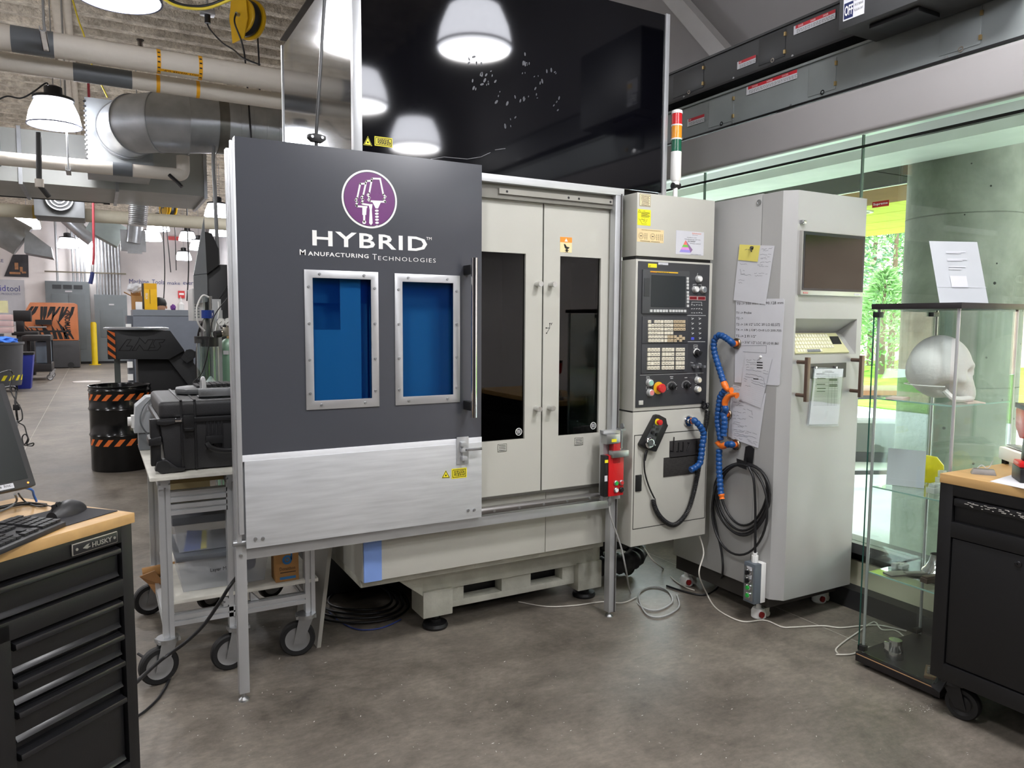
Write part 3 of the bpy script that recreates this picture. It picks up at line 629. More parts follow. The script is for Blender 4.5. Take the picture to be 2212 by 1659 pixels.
for r, y in enumerate((1003, 1049, 1095, 1140, 1186)):
    for x in (313, 344, 374, 405, 456, 488, 519, 549, 597, 627, 658):
        if random.random() < .75: slab(b, x-r*1.2-7, y-4, x-r*1.2+7, y+1, .011, .0113)
for r, y in enumerate((719, 757, 795, 833, 872, 910)):
    for c_, x in enumerate(colsx):
        if random.random() < .8 and not (r >= 3 and c_ > 8) and not (r == 3 and c_ > 7) and not (r == 0 and c_ == 1): slab(b, x-6, y-3, x+6, y+2, .010, .0103)
b.build('key_legends', INK, op, kind='stuff')
def button(x, y, r, m, name, d=.018, rim=True, dm=None):
    p = cf(x, y); n = V((0, -1, 0)); o = MB().lathe([(r*1.15, 0), (r*1.15, .006), (r, .012), (r, d), (r*.8, d+.003), (0, d+.003)], p, n, 22).build(name, dm or mat('button_rim', (205, 206, 204), .3, .3), cs)
    MB().cyl(p+n*(d+.003), p+n*(d+.0045), r*.74, n=20).build('lens', m, o); return o
button(833, 285, .0165, WHITE, 'push_button'); button(797, 390, .0165, WHITE, 'push_button'); button(878, 392, .0165, mat('grey_lens', (120, 126, 130), .3), 'push_button')
button(317, 1332, .0175, mat('pale_green_lens', (150, 206, 186), .4), 'start_button'); button(322, 1432, .0175, mat('pale_red_lens', (224, 130, 130), .4), 'stop_button')
button(812, 1312, .0165, mat('ivory_lens', (236, 230, 206), .4), 'push_button'); button(808, 1408, .0165, mat('ivory_lens', (236, 230, 206), .4), 'push_button')
p = cf(410, 1387); es = MB().cyl(p, p+V((0, -.003, 0)), .032, n=28).build('emergency_ring', mat('amber_strip', (240, 190, 40), .4), cs, label='yellow ring with red emergency stop button')
MB().lathe([(.014, 0), (.014, .02), (.022, .022), (.024, .032), (.020, .038), (0, .039)], p, (0, -1, 0), 24).build('emergency_stop', RED, es)
b = MB()
for x, y in ((777, 470), (865, 476)): pass
rd = slab(MB(), 736, 455, 818, 497, 0, .003).build('counter_window', mat('pale_bezel', (190, 150, 150), .4), cs, label='red digital counter'); slab(MB(), 741, 461, 813, 491, .002, .0035).build('digits_glass', mat('dark_red_glass', (120, 18, 26), .25), rd)
rd = slab(MB(), 824, 457, 908, 500, 0, .003).build('counter_window', mat('pale_bezel', (190, 150, 150), .4), cs, label='red digital counter'); slab(MB(), 829, 463, 903, 494, .002, .0035).build('digits_glass', mat('dark_red_glass', (120, 18, 26), .25), rd)
b = MB(); wl = lambda pts, w=.0016: b.flatline([cf(*p_, .0002) for p_ in pts], w, (0, -1, 0), .0004)
wl([(712, 652), (912, 653)], .0022); wl([(704, 919), (902, 920)], .0022)
wl([(780, 355), (780, 338), (815, 338)]); wl([(840, 338), (868, 338), (868, 355)]); wl([(765, 540), (765, 518), (870, 518), (870, 540)]); wl([(826, 248), (832, 225)])
for x in (765, 790, 817, 843, 868):
    for y in (546, 586, 626): wl([(x-6, y), (x+6, y-random.uniform(-5, 5))], .003)
for x in (770, 848):
    for y in (686, 736, 786, 836, 886): wl([(x-12, y-8), (x-4, y-12)], .0018); wl([(x-6, y+4), (x+10, y-4)], .0045)
wl([(780, 952), (820, 953), (819, 988), (779, 987), (780, 952)]); wl([(790, 980), (792, 962), (800, 972), (808, 962), (810, 980)])
for cx_, cy_, rr in ((548, 1378, 52), (697, 1366, 48)):
    for k in range(15):
        t = math.pi*(1.15-1.3*k/14); wl([(cx_+rr*math.cos(t), cy_-rr*1.05*math.sin(t)), (cx_+rr*.84*math.cos(t), cy_-rr*.88*math.sin(t))], .0022)
wl([(530, 1275), (560, 1275)], .003); wl([(535, 1292), (558, 1292)], .003); wl([(682, 1288), (706, 1286)], .003); wl([(798, 1255), (812, 1255), (812, 1272), (798, 1272)], .0018); wl([(793, 1360), (806, 1358)], .003)
wl([(296, 1270), (322, 1271), (321, 1296), (295, 1295), (296, 1270)], .0016); wl([(308, 1276), (307, 1290)], .002); wl([(291, 1373), (318, 1374), (317, 1396), (290, 1396), (291, 1373)], .0016)
wl([(232, 1255), (880, 1240)], .0012); wl([(745, 1130), (772, 1135)], .0022); wl([(830, 1140), (858, 1145)], .0022)
b.build('panel_markings', mat('white_print', (206, 208, 206), .5, var=0), cs, smooth=0, kind='stuff')
b = MB(); slab(b, 753, 874, 783, 900, .0006, .0016); b.build('lit_key', mat('lit_blue_key', (70, 80, 190), .4, emit=.3), cs)
for x, y, r in ((808, 1038, .019), (548, 1378, .015), (697, 1366, .015)):
    p = cf(x, y); k_ = MB().lathe([(r*1.2, 0), (r*1.1, .006), (r*.8, .008), (r*.75, .024), (0, .025)], p, (0, -1, 0), 20).build('selector_knob', BLACK, cs)
    MB().bar(p+V((0, -.024, 0)), p+V((r*.8, -.026, r*.35)), .007, .008).build('pointer', BLACK, k_, bevel=.001)
MB().ring(cf(808, 1032), cf(808, 1032, .006), .022, .017).build('knob_bezel', WHITE, cs)
for x, y in ((765, 1170), (838, 1168)): p = cf(x, y); MB().cyl(p, p+V((0, -.012, 0)), .010, n=16).box(p.x-.002, p.x+.014, p.y-.035, p.y-.012, p.z-.008, p.z+.004).build('key_switch', STEEL, cs)
slab(MB(), 214, 1512, 254, 1555, 0, .006).build('port_cover', mat('pale_cap', (190, 190, 184), .4), cs, bevel=.002)
# plates and stickers on the upper box
uz = lambda x, y: at(1330+x/9.617, 400+y/9.617, Y=YC-.0004)
def plate(tl, br, m, name, f, label=None, lines=0, ink=INK, t=.0008, border=False, seed=1):
    a, c = f(*tl), f(*br); o = MB().box(a.x, c.x, a.y-t, a.y, c.z, a.z).build(name, m, cs, label=label, smooth=0)
    rr = random.Random(seed); b = MB(); y_ = a.y-t
    if border: b.flatline([(a.x+.002, y_, a.z-.002), (c.x-.002, y_, a.z-.002), (c.x-.002, y_, c.z+.002), (a.x+.002, y_, c.z+.002)], .0018, (0, -1, 0), .0003, True)
    hgt = a.z-c.z
    for k in range(lines):
        z = a.z-hgt*(.14+.76*k/max(1, lines-1)); x = a.x+(c.x-a.x)*rr.uniform(.12, .2)
        while x < a.x+(c.x-a.x)*.84:
            w = rr.uniform(.003, .009); b.box(x, min(x+w, c.x-.004), y_-.0003, y_, z-.0014, z+.0014); x += w+.0016
    if b.v: b.build('print', ink, o, smooth=0)
    return o, a, c
BEIGE = mat('beige_plate', (232, 208, 158), .5)
plate((497, 172), (722, 455), mat('pale_cream_plate', (242, 226, 186), .5), 'instruction_plate', uz, 'cream instruction plate with black capitals', 9, border=True)
o, a, c = plate((455, 492), (722, 848), mat('acid_yellow_plate', (238, 232, 40), .5), 'danger_plate', uz, 'yellow danger plate with sketch', 0)
L_ = lambda u, v: V((a.x+(c.x-a.x)*u, a.y-.0009, a.z-(a.z-c.z)*v))
p = L_(.42, .13); text('DANGER', 'print', INK, o, p, (1, 0, 0), (0, 0, 1), .012, .004)
b = MB(); b.flatline([L_(.06, .2), L_(.14, .05), L_(.24, .2)], .0014, (0, -1, 0), .0003, True)
for k in range(6): b.flatline([L_(.28, .19+.055*k), L_(random.uniform(.7, .93), .19+.055*k)], .0018, (0, -1, 0), .0003)
for pts in ([(.1, .6), (.3, .82), (.35, .92)], [(.3, .58), (.5, .7), (.75, .62)], [(.4, .74), (.62, .8), (.72, .68)], [(.35, .92), (.7, .9)], [(.5, .7), (.55, .56)], [(.2, .66), (.5, .62)]): b.flatline([L_(*q) for q in pts], .0013, (0, -1, 0), .0003)
b.build('sketch', INK, o, smooth=0)
o, a, c = plate((447, 895), (992, 1208), BEIGE, 'vision_panel_plate', uz, 'beige exchange information plate with two dials', 0)
p = L_(.15, .12); text('VISION PANEL EXCHANGE INFORMATION', 'print', INK, o, p, (1, 0, 0), (0, 0, 1), (c.x-a.x)*.72, .004)
b = MB()
for u in (.14, .58):
    q = L_(u, .55); b.ring(q, q+V((0, -.0003, 0)), .0165, .0155, 24); b.ring(q, q+V((0, -.0003, 0)), .0115, .0105, 24); b.box(q.x-.006, q.x+.006, q.y-.0003, q.y, q.z-.002, q.z+.002)
for u in (.29, .36, .73, .80, .87, .94):
    for k in range(7): q = L_(u, .36+.07*k); b.box(q.x-.003, q.x+.003, q.y-.0003, q.y, q.z-.0009, q.z+.0009)
for u0, u1 in ((.12, .48), (.52, .85)): b.flatline([L_(u0, .93), L_(u1, .93)], .002, (0, -1, 0), .0003)
b.build('dials', INK, o, smooth=0)
o, a, c = plate((1255, 935), (1820, 1465), PAPER, 'process_control_sheet', uz, 'white sheet with colour banded pyramid', 0)
for s_, u, v, w, h, m_ in (('RENISHAW', .57, .11, .33, .007, mat('orange_print', (226, 110, 60), .5, var=0)), ('apply innovation', .57, .165, .2, .0035, INK), ('transform your', .38, .29, .36, .006, INK), ('manufacturing with the', .3, .37, .57, .006, INK), ('power', .42, .48, .28, .010, INK), ('process control', .5, .54, .38, .006, INK), ('www.renishaw.com', .53, .98, .38, .0035, INK)):
    text(s_, 'print', m_, o, L_(u, v), (1, 0, 0), (0, 0, 1), (c.x-a.x)*w, h)
T = (.34, .39); BL_, BR_, RR = (.13, .91), (.53, .91), (.60, .78)
bands = [((233, 120, 110), 0, .38), ((130, 200, 90), .38, .58), ((226, 150, 220), .58, .78), ((160, 150, 222), .78, 1)]
for k, (col, f0, f1) in enumerate(bands):
    ip = lambda e, f: (T[0]+(e[0]-T[0])*f, T[1]+(e[1]-T[1])*f)
    poly = [ip(BL_, f1), ip(BR_, f1)] + ([ip(BR_, f0), ip(BL_, f0)] if f0 else [T])
    MB().prism([L_(*q) for q in poly], (0, -.0003, 0)).build('pyramid_band', mat('band_%d' % k, col, .5), o, smooth=0)
MB().prism([L_(*q) for q in (BR_, RR, T)], (0, -.0003, 0)).build('pyramid_side', mat('mauve_band', (140, 110, 150), .5), o, smooth=0)
# lower door of the console
dz = lambda x, y, Y=YC: at(1300+x/4.1475, 860+y/4.1475, Y=Y)
b = MB(); nrm = (0, -1, 0)
lw_ = lambda pts, w=.004: b.flatline([V((x, YC-.0002, z)) for x, z in pts], w, nrm, .0006)
dxl, dxr = CX0+.012, CX1-.008
zt_, zb_ = dz(240, 340).z, dz(225, 1185).z; lw_([(dxl, zt_), (dxr, zt_), (dxr, zb_), (dxl, zb_), (dxl, zt_)])
b.build('door_seam', mat('dark_seam', (54, 54, 50), .7), cs, smooth=0)
p, q = dz(300, 690), dz(350, 830); MB().box(p.x, q.x, YC-.006, YC, q.z, p.z).build('door_latch', BLACK, cs, bevel=.002)
p, q = dz(607, 385), dz(880, 510); hs = MB().box(p.x, q.x, YC-.004, YC, q.z, p.z).build('magnetic_strip', mat('dark_magnet_strip', (44, 42, 42), .7, var=.15), cs, bevel=.001)
p, q = dz(553, 535), dz(870, 668); MB().box(p.x, q.x, YC-.004, YC, q.z, p.z).build('magnetic_strip', mat('worn_magnet_strip', (46, 44, 42), .7, var=.35, scale=60, stretch=(1, 1, 3)), cs, bevel=.001)
for k, pts in enumerate((((648, 348), (640, 480), (612, 470)), ((690, 395), (686, 478), (672, 478)), ((730, 390), (728, 475), (705, 472)), ((770, 400), (790, 400), (762, 470)), ((850, 380), (846, 470), (868, 474)))):
    MB().tube([dz(*q, YC-.007) for q in pts], .0028, 6).build('hex_key', BLK2, None, label=['longest black hex key, reaching above the strip', 'second black hex key from left on the strip', 'third black hex key on the magnetic strip', 'fourth hex key, hooked at its top', 'hex key at the right end by the blue hose'][k], cat='hex key', group='hex keys on the magnetic strip')
# ------------------------------------------------------------------ stack light
sx, sy = 2.645, 3.035
sl = thing('signal_tower', 'red amber and green signal tower on a white post', 'signal light', (sx, sy, 2.19))
zs = lambda y: at(1445, y, Y=sy).z
MB().cyl((sx, sy, 2.19), (sx, sy, zs(398)), .012, n=16).cyl((sx, sy, zs(398)), (sx, sy, zs(385)), .02, n=16).build('stem', WHITE, sl)
MB().cyl((sx-.02, sy, zs(400)), (sx+.025, sy, zs(400)), .016, n=16).build('pivot', BLACK, sl)
MB().lathe([(.022, zs(390)), (.027, zs(384)), (.027, zs(326)), (.027, zs(326))], (sx, sy, 0), n=28).build('white_body', WHITE, sl)
for nm, y0, y1, m in (('green_lens', 326, 300, mat('dark_green_lens', (14, 92, 66), .2)), ('amber_lens', 297, 270, mat('amber_lens', (232, 150, 30), .2)), ('red_lens', 267, 243, mat('red_lens', (204, 36, 40), .2))):
    MB().lathe([(.0265, zs(y0)), (.0265, zs(y1))], (sx, sy, 0), n=28).build(nm, m, sl)
    MB().cyl((sx, sy, zs(y1)), (sx, sy, zs(y1-3)), .028, n=28).build('white_ring', WHITE, sl)
MB().lathe([(.0275, zs(240)), (.026, zs(236)), (.015, zs(234)), (0, zs(233.5))], (sx, sy, 0), n=28).build('cap', WHITE, sl)
# ================================================================== laser power cabinet
pc = thing('laser_cabinet', 'tall light grey cabinet with built-in screen, keyboard tray and brown handles', 'cabinet', (3.2, 2.9, 0))
YP = 2.55; PX = 2.95
b = MB(); b.prism([(PX, 2.728, .13), (PX, 2.60, .13), (3.0, YP, .13), (3.513, YP, .13), (3.513, 2.728, .13)], (0, 0, 2.06))
# hollow for the keyboard tray: front built from pieces instead
b = MB(); zk0, zk1 = at(1721, 768, Y=YP).z, at(1721, 688, Y=YP).z; kx0, kx1 = 3.012, at(1851, 700, Y=YP).x
pts = [(PX, 2.728), (PX, 2.60), (3.0, YP), (3.513, YP), (3.513, 2.728)]
for z0, z1 in ((.14, zk0), (zk1, 2.19)): b.prism([(x, y, z0) for x, y in pts], (0, 0, z1-z0))
b.prism([(x, y, zk0) for x, y in ((PX, 2.728), (PX, 2.60), (3.0, YP), (kx0, YP), (kx0, 2.728))], (0, 0, zk1-zk0)); b.box(kx1, 3.513, YP, 2.728, zk0, zk1)
b.box(kx0, kx1, 2.70, 2.728, zk0, zk1)
b.build('front_housing', LGREY, pc)
b = MB(); b.add([(kx0, YP, zk0), (kx1, YP, zk0), (kx1-.03, YP+.066, zk0+.102), (kx0+.0, YP+.066, zk0+.102), (kx1-.03, YP+.10, zk0+.112), (kx0, YP+.10, zk0+.112), (kx1, YP, zk1), (kx0, YP, zk1)], [(0, 1, 2, 3), (3, 2, 4, 5), (5, 4, 6, 7), (1, 6, 4, 2)])
tr = b.build('keyboard_recess', LGREY, pc, smooth=0)
KT = mat('olive_cream_keyboard', (206, 204, 160), .5)
# sloped keyboard
ka, kb_ = V((kx0+.004, YP+.004, zk0+.006)), V((kx1-.055, YP+.004, zk0+.006)); kv = V((0, .062, .098)); kn = V((0, -.098, .062)).normalized()
w_ = kb_-ka
b = MB(); b.prism([ka, kb_, kb_-w_*.08+kv, ka+kv], kn*.010); kb = b.build('keyboard', KT, tr, smooth=0)
KW = mat('ivory_keycap', (226, 224, 204), .45)
pc_keys = MB()
for r in range(5):
    nk = 14 if r < 4 else 9
    for k in range(nk):
        f = (.02+.715*k/14) + r*.006; q = ka+w_*f+kv*(.86-.185*r)+kn*.010
        ww = .042
        pc_keys.obox(q+w_*ww*.42, w_*ww*.42, kv*.07, kn*.004)
pc_keys.build('keyboard_keys', KW, tr, bevel=0, kind='stuff')
q = ka+w_*.84+kv*.62+kn*.0105; MB().obox(q, w_*.085, kv*.2, kn*.0015).build('trackpad', INK, tr)
q = ka+w_*.33+kv*.1+kn*.012; MB().obox(q, w_*.12, kv*.06, kn*.003).build('space_bar', GREYPL, tr)
# screen
sx0, sx1 = at(1729, 500, Y=YP).x, at(1862, 508, Y=YP).x; sz1 = at(1729, 498, Y=YP).z; sz0 = at(1722, 637, Y=YP).z; szm = at(1723, 627, Y=YP).z
mo = MB().box(sx0-.006, sx1+.002, YP-.02, YP, sz0, sz1).build('screen_frame', mat('screen_frame_alu', (170, 168, 162), .4, .4), pc, bevel=.003)
MB().box(sx0, sx1-.002, YP-.0215, YP-.019, szm, sz1-.004).build('screen_bezel', mat('blue_black_bezel', (36, 42, 50), .15, spec=.15), mo)
MB().box(sx0+.013, sx1-.016, YP-.0225, YP-.021, szm+.012, sz1-.02).build('screen_glass', mat('black_screen_glass', (18, 18, 18), .1, spec=.15), mo)
MB().box(sx0+.012, sx0+.046, YP-.021, YP-.0195, sz0+.007, sz0+.014).build('maker_badge', mat('dark_red_badge', (176, 44, 48), .4), mo)
p = V((sx0+.015, YP-.0212, sz0+.0085)); text('BECKHOFF', 'print', WHITE, mo, p, (1, 0, 0), (0, 0, 1), .028, .004)
MB().box(sx1-.068, sx1-.022, YP-.021, YP-.0195, sz0+.006, sz0+.015).build('asset_tag', PAPER, mo)
p = V((sx1-.062, YP-.0212, sz0+.0085)); text('C6230717', 'print', INK, mo, p, (1, 0, 0), (0, 0, 1), .032, .004)
p = at(1731, 478, Y=YP); MB().box(p.x-.012, p.x+.016, YP-.018, YP, p.z-.012, p.z+.004).cyl((p.x-.004, YP-.018, p.z-.004), (p.x-.004, YP-.024, p.z-.004), .006, n=12).build('cabinet_lock', STEEL, pc, bevel=.001)
BRZ = mat('bronze_handle', (96, 78, 68), .4, .3)
for px_, (yt, yb), (rt_, rb) in ((1746, (772, 868), (781, 857)), (1863, (768, 858), (776, 848))):
    Yh = YP-.06; x_ = at(px_-2, 800, Y=Yh).x; z1, z0 = at(px_, yt, Y=Yh).z, at(px_-4, yb, Y=Yh).z
    hd = MB().box(x_-.011, x_+.011, Yh-.009, Yh+.009, z0, z1).build('door_handle', BRZ, pc, bevel=.002)
    for zz in (z1-.025, z0+.03): MB().cyl((x_, Yh, zz), (x_, YP, zz), .0095, n=14).build('handle_leg', BRZ, hd)
# clipboard holder
p, q = at(1748, 786, Y=YP-.004), at(1823, 918, Y=YP-.004)
MB().box(p.x, q.x-.002, YP-.004, YP, at(1750, 818, Y=YP).z, p.z).build('magnetic_strip', BLACK, pc)
f4 = lambda pts, Y: [at(*k, Y=Y) for k in pts]
hold = thing('document_holder', 'clear document holder with a maintenance chart on the grey cabinet', 'sheet holder', at(1780, 918, Y=YP-.01))
MB().prism(f4(((1758, 793), (1823, 796), (1811, 921), (1743, 921)), YP-.014), (0, -.001, 0)).build('clear_cover', glass('acrylic_cover', (.98, .98, .98), refl=.35), hold)
MB().prism(f4(((1760, 797), (1821, 797), (1809, 916), (1747, 917)), YP-.008), (0, -.002, 0)).build('chart_paper', PAPER, hold, smooth=0)
b = MB(); cl = lambda x, y: at(1540+x/4.608, 700+y/4.608, Y=YP-.0104)
for y in (500, 512, 524, 545, 555, 566, 577, 588, 605, 616, 627, 645, 666, 678, 690, 702, 714, 726, 738, 750, 762, 774, 786, 798, 810): b.flatline([cl(1030-(y-500)*.1, y), cl(1252-(y-500)*.06, y-1)], .0008 if y > 730 else .0014, (0, -1, 0), .0002)
for x in (1155, 1190, 1220): b.flatline([cl(x, 490), cl(x-12, 812)], .0008, (0, -1, 0), .0002)
for x, y in ((1030, 495), (1040, 540), (1035, 600), (1040, 640), (1035, 668)): b.flatline([cl(x, y), cl(x+80, y)], .004, (0, -1, 0), .0002)
for y in (550, 562, 604, 618): b.flatline([cl(1160, y), cl(1235, y-1)], .005, (0, -1, 0), .0002)
b.flatline([cl(1115, 468), cl(1185, 468)], .003, (0, -1, 0), .0002); b.flatline([cl(1090, 480), cl(1205, 480)], .003, (0, -1, 0), .0002)
b.build('chart_print', mat('dark_grey_print', (70, 70, 74), .6, var=0), hold, smooth=0)
for x in (1764, 1808): p = at(x, 794, Y=YP-.016); MB().cyl(p, p+V((0, .012, 0)), .006, n=12).build('clip_stud', STEEL, hold)
# rear body, plinth, feet
MB().box(PX+.002, 3.505, 2.732, 3.33, .17, 2.195).build('rear_housing', LGREY, pc, bevel=.003)
MB().box(PX+.004, 3.5, 2.726, 2.734, .14, 2.19).build('seam', mat('dark_seam_strip', (60, 60, 60), .7), pc)  # dark strip at the joint of front and rear housing
MB().box(PX+.02, 3.49, 2.62, 3.32, .085, .17).build('plinth', mat('dark_brown_plinth', (52, 49, 46), .5), pc)
p = at(1640, 437, X=PX); MB().lathe([(.014, 0), (.014, .003), (.010, .003), (.009, .001), (0, .001)], p, (-1, 0, 0), 20).build('quarter_turn_lock', STEEL, pc)
for (x, y) in ((2.99, 2.70), (3.46, 2.70), (2.99, 3.25), (3.46, 3.25)):
    ft = MB().lathe([(.03, 0), (.038, .008), (.038, .04), (.03, .055)], (x, y, 0)).cyl((x, y, .055), (x, y, .09), .014).build('levelling_caster', WHITE, pc)
    MB().box(x+.01, x+.062, y-.018, y+.018, .006, .052).cyl((x+.05, y-.02, .018), (x+.05, y+.02, .018), .016).build('caster_wheel', mat('cream_caster', (222, 218, 206), .5), ft, bevel=.003)
    MB().cyl((x-.015, y-.03, .03), (x-.015, y-.041, .03), .016, n=16).build('red_dial', mat('dark_red_dial', (140, 30, 30), .5), ft)
# ================================================================== glass display case
dc = thing('display_case', 'narrow glass display case with dark wood base and top', 'display case', (3.19, 1.905, 0))
DW = mat('black_brown_veneer', (30, 26, 28), .45, var=.25, scale=3, stretch=(1, 8, 20))
MB().box(2.962, 3.43, 1.715, 2.105, .02, .062).build('base_board', DW, dc, bevel=.001)
MB().box(2.961, 2.964, 1.72, 2.10, .052, .056).build('base_edge_strip', mat('tan_edge', (190, 150, 110), .5), dc)
for x in (3.0, 3.39):
    for y in (1.75, 2.07): MB().cyl((x, y, 0), (x, y, .022), .015, n=12).build('glide', BLACK, dc)
MB().box(2.962, 3.43, 1.715, 2.105, 1.608, 1.632).build('top_board', DW, dc, bevel=.001)
for (x, y) in ((2.985, 2.083), (2.985, 1.737), (3.405, 1.737), (3.405, 2.083)): MB().cyl((x, y, .062), (x, y, 1.608), .0065, n=12).build('upright_rod', ALUX, dc)
GCL = glass('case_glass', (.955, .985, .97))
MB().box(2.992, 3.398, 2.086, 2.090, .075, 1.60).build('rear_pane', GCL, dc)
MB().box(3.408, 3.412, 1.745, 2.075, .075, 1.60).build('side_pane', GCL, dc); MB().box(2.992, 3.398, 1.730, 1.734, .075, 1.60).build('near_pane', GCL, dc)
dn = thing('case_door_dummy', 'x', 'x') if False else None
p = V((2.974, 2.086, 0)); ang = math.radians(96)
door = MB().prism([(2.972, 2.095, .07), (2.968, 2.095, .07), (2.962, 1.748, .07), (2.966, 1.748, .07)], (0, 0, 1.53)).build('glass_door', GCL, dc)
EDGE = mat('green_glass_rim', (40, 84, 74), .15)
MB().box(2.966, 2.972, 2.094, 2.097, .07, 1.60).build('door_edge', EDGE, door)
for z in (.085, 1.585): MB().box(2.966, 2.995, 2.068, 2.10, z-.012, z+.012).build('hinge', BLACK, door, bevel=.002)
for z in (.085, 1.59): MB().box(3.36, 3.405, 2.07, 2.095, z-.01, z+.01).build('clip', BLACK, dc, bevel=.002)
SH = []
for z in (1.218, .825, .436):
    s_ = MB().box(2.99, 3.40, 1.742, 2.078, z-.0025, z+.0025).build('glass_shelf', GCL, dc)
    b = MB(); b.box(2.988, 2.991, 1.742, 2.078, z-.003, z+.003); b.box(2.99, 3.4, 1.739, 1.742, z-.003, z+.003); b.build('shelf_edge', mat('pale_glass_rim', (150, 186, 176), .2), s_)
# sign stands
def sign(name, label, loc, M, w, h, tilt, lines, printed):
    t = thing(name, label, 'sign stand', loc); b = MB(M)
    up_ = V((0, math.sin(tilt), math.cos(tilt))); n = V((0, -math.cos(tilt), math.sin(tilt)))
    o = V((-w/2, 0, .002)); ACRY = glass('acrylic_sign', (.97, .98, .98), refl=.25)
    MB(M).prism([o, o+V((w, 0, 0)), o+V((w, 0, 0))+up_*h, o+up_*h], n*.002).build('front_sheet', ACRY, t)
    MB(M).prism([o-n*.0025, o+V((w, 0, 0))-n*.0025, o+V((w, 0, 0))+up_*h*.99-n*.0025, o+up_*h*.99-n*.0025], n*.0012).build('paper', PAPER, t)
    MB(M).box(-w/2, w/2, .0, .07, 0, .002).build('foot_sheet', ACRY, t)
    b = MB(M)
    for (u0, v0, u1, v1, ww) in printed: b.flatline([o+V((w*u0, 0, 0))+up_*h*v0-n*.0026, o+V((w*u1, 0, 0))+up_*h*v1-n*.0026], ww, -n, .0003)
    b2 = MB(M)
    for (u0, v0, u1, v1, ww) in printed: b2.flatline([o+V((w*u0, 0, 0))+up_*h*v0+n*.0021, o+V((w*u1, 0, 0))+up_*h*v1+n*.0021], ww, n, .0002)
    b2.build('show_through_print', mat('faint_print', (206, 207, 214), .8, var=0), t, smooth=0)
    return t
a_ = math.radians(-22)
M1 = Matrix.Translation((3.215, 1.85, 1.632)) @ Matrix.Rotation(a_, 4, 'Z') @ Matrix.Rotation(math.radians(0), 4, 'Y')
pr = [(.3, y, .3+w_, y, .004) for y, w_ in ((.82, .4), (.8, .3), (.70, .4), (.68, .3), (.58, .35), (.54, .25))]+[(.3, .42-.02*k, .62, .42-.02*k, .006) for k in range(9)]+[(0, .26, 1, .255, .0015)]
sign('sign_stand', 'leaning white acrylic sign stand on top of the display case', (3.215, 1.85, 1.632), M1, .225, .285, math.radians(18), 5, pr)
M2 = Matrix.Translation((3.10, 2.0, .8275)) @ Matrix.Rotation(math.radians(-62), 4, 'Z')
t_ = sign('sign_stand', 'small white sign stand with mirrored print on the middle shelf', (3.10, 2.0, .8275), M2, .15, .165, math.radians(10), 4, [(0, .18, 1, .18, .001)])
M2i = M2
for k, s_ in enumerate(('Inkjet 3D Printing with', 'Titanium Aluminide', 'Clare, (student)', 'Jaime Cuenca', 'Metal 3D Printer')):
    pass
# enlarged white skull
def skull():
    c = V((3.135, 1.895, 1.2205)); f = V((.55, -.835, 0)).normalized(); u = V((0, 0, 1)); r = f.cross(u)
    bm = bmesh.new(); bmesh.ops.create_icosphere(bm, subdivisions=5, radius=1)
    g = lambda d, v, s: math.exp(-((d-v).length_squared)/(2*s*s))
    for v in bm.verts:
        d = v.co.normalized(); x, y, z = d          # x forward, y side, z up
        R = 1/math.sqrt((x/.122)**2+(y/.118)**2+(z/.134)**2)
        R += .030*g(d, V((.80, 0, -.60)), .28)      # maxilla
        R += .040*g(d, V((.70, 0, -.80)).normalized(), .16)
        R += .012*g(d, V((.95, .28, .05)), .12)+.012*g(d, V((.95, -.28, .05)), .12)   # brow
        R -= .042*g(d, V((.93, .34, -.16)).normalized(), .10)+.042*g(d, V((.93, -.34, -.16)).normalized(), .10)  # sockets
        R -= .030*g(d, V((.92, 0, -.36)).normalized(), .07)                            # nasal opening
        R += .016*g(d, V((.66, .62, -.38)).normalized(), .12)+.016*g(d, V((.66, -.62, -.38)).normalized(), .12)  # cheekbones
        R -= .030*g(d, V((.2, .6, -.75)).normalized(), .22)+.030*g(d, V((.2, -.6, -.75)).normalized(), .22)
        R += .010*g(d, V((-.93, 0, -.3)).normalized(), .25)
        R += .0016*math.sin(14*y+9*z)*g(d, V((-.8, 0, -.25)).normalized(), .4)
        v.co = c+V((0, 0, .13))+f*(d.x*R)+r*(d.y*R)+u*(d.z*R)
    zmin = min(v.co.z for v in bm.verts)
    for v in bm.verts: v.co.z += 1.2207-zmin
    o = MB(); bm.verts.index_update(); o.v = [v.co.copy() for v in bm.verts]; o.f = [tuple(v.index for v in q.verts) for q in bm.faces]; bm.free()
    t = thing('skull_model', 'enlarged white 3D printed skull turned away on the top glass shelf', 'skull model', (c.x, c.y, 1.2205))
    o.build('cranium', mat('white_printed_plastic', (226, 223, 222), .55, var=.03, bump=.1, bscale=80), t, smooth=60)
    b = MB(); p = c+f*.125+u*.012
    pts = [c+r*.075+f*.02+u*.05, c+r*.07+f*.055+u*.018, c+r*.035+f*.105+u*.016, c+f*.125+u*.018, c-r*.035+f*.105+u*.016, c-r*.07+f*.055+u*.018, c-r*.075+f*.02+u*.05]
    b.tube(catmull(pts, 6), .012, 8); b.build('jawbone', mat('white_printed_plastic', (226, 223, 222), .55), t)
    b = MB(); P = []
    for k in range(41):
        a = math.pi*.45+math.pi*1.1*k/40; P.append(c+f*(.1395*math.cos(a)*.93)+r*(.113*math.sin(a)*.93)+u*.068)
    b.tube(P, .0022, 5); b.build('cut_line', mat('pale_seam', (240, 238, 236), .5), t)
skull()
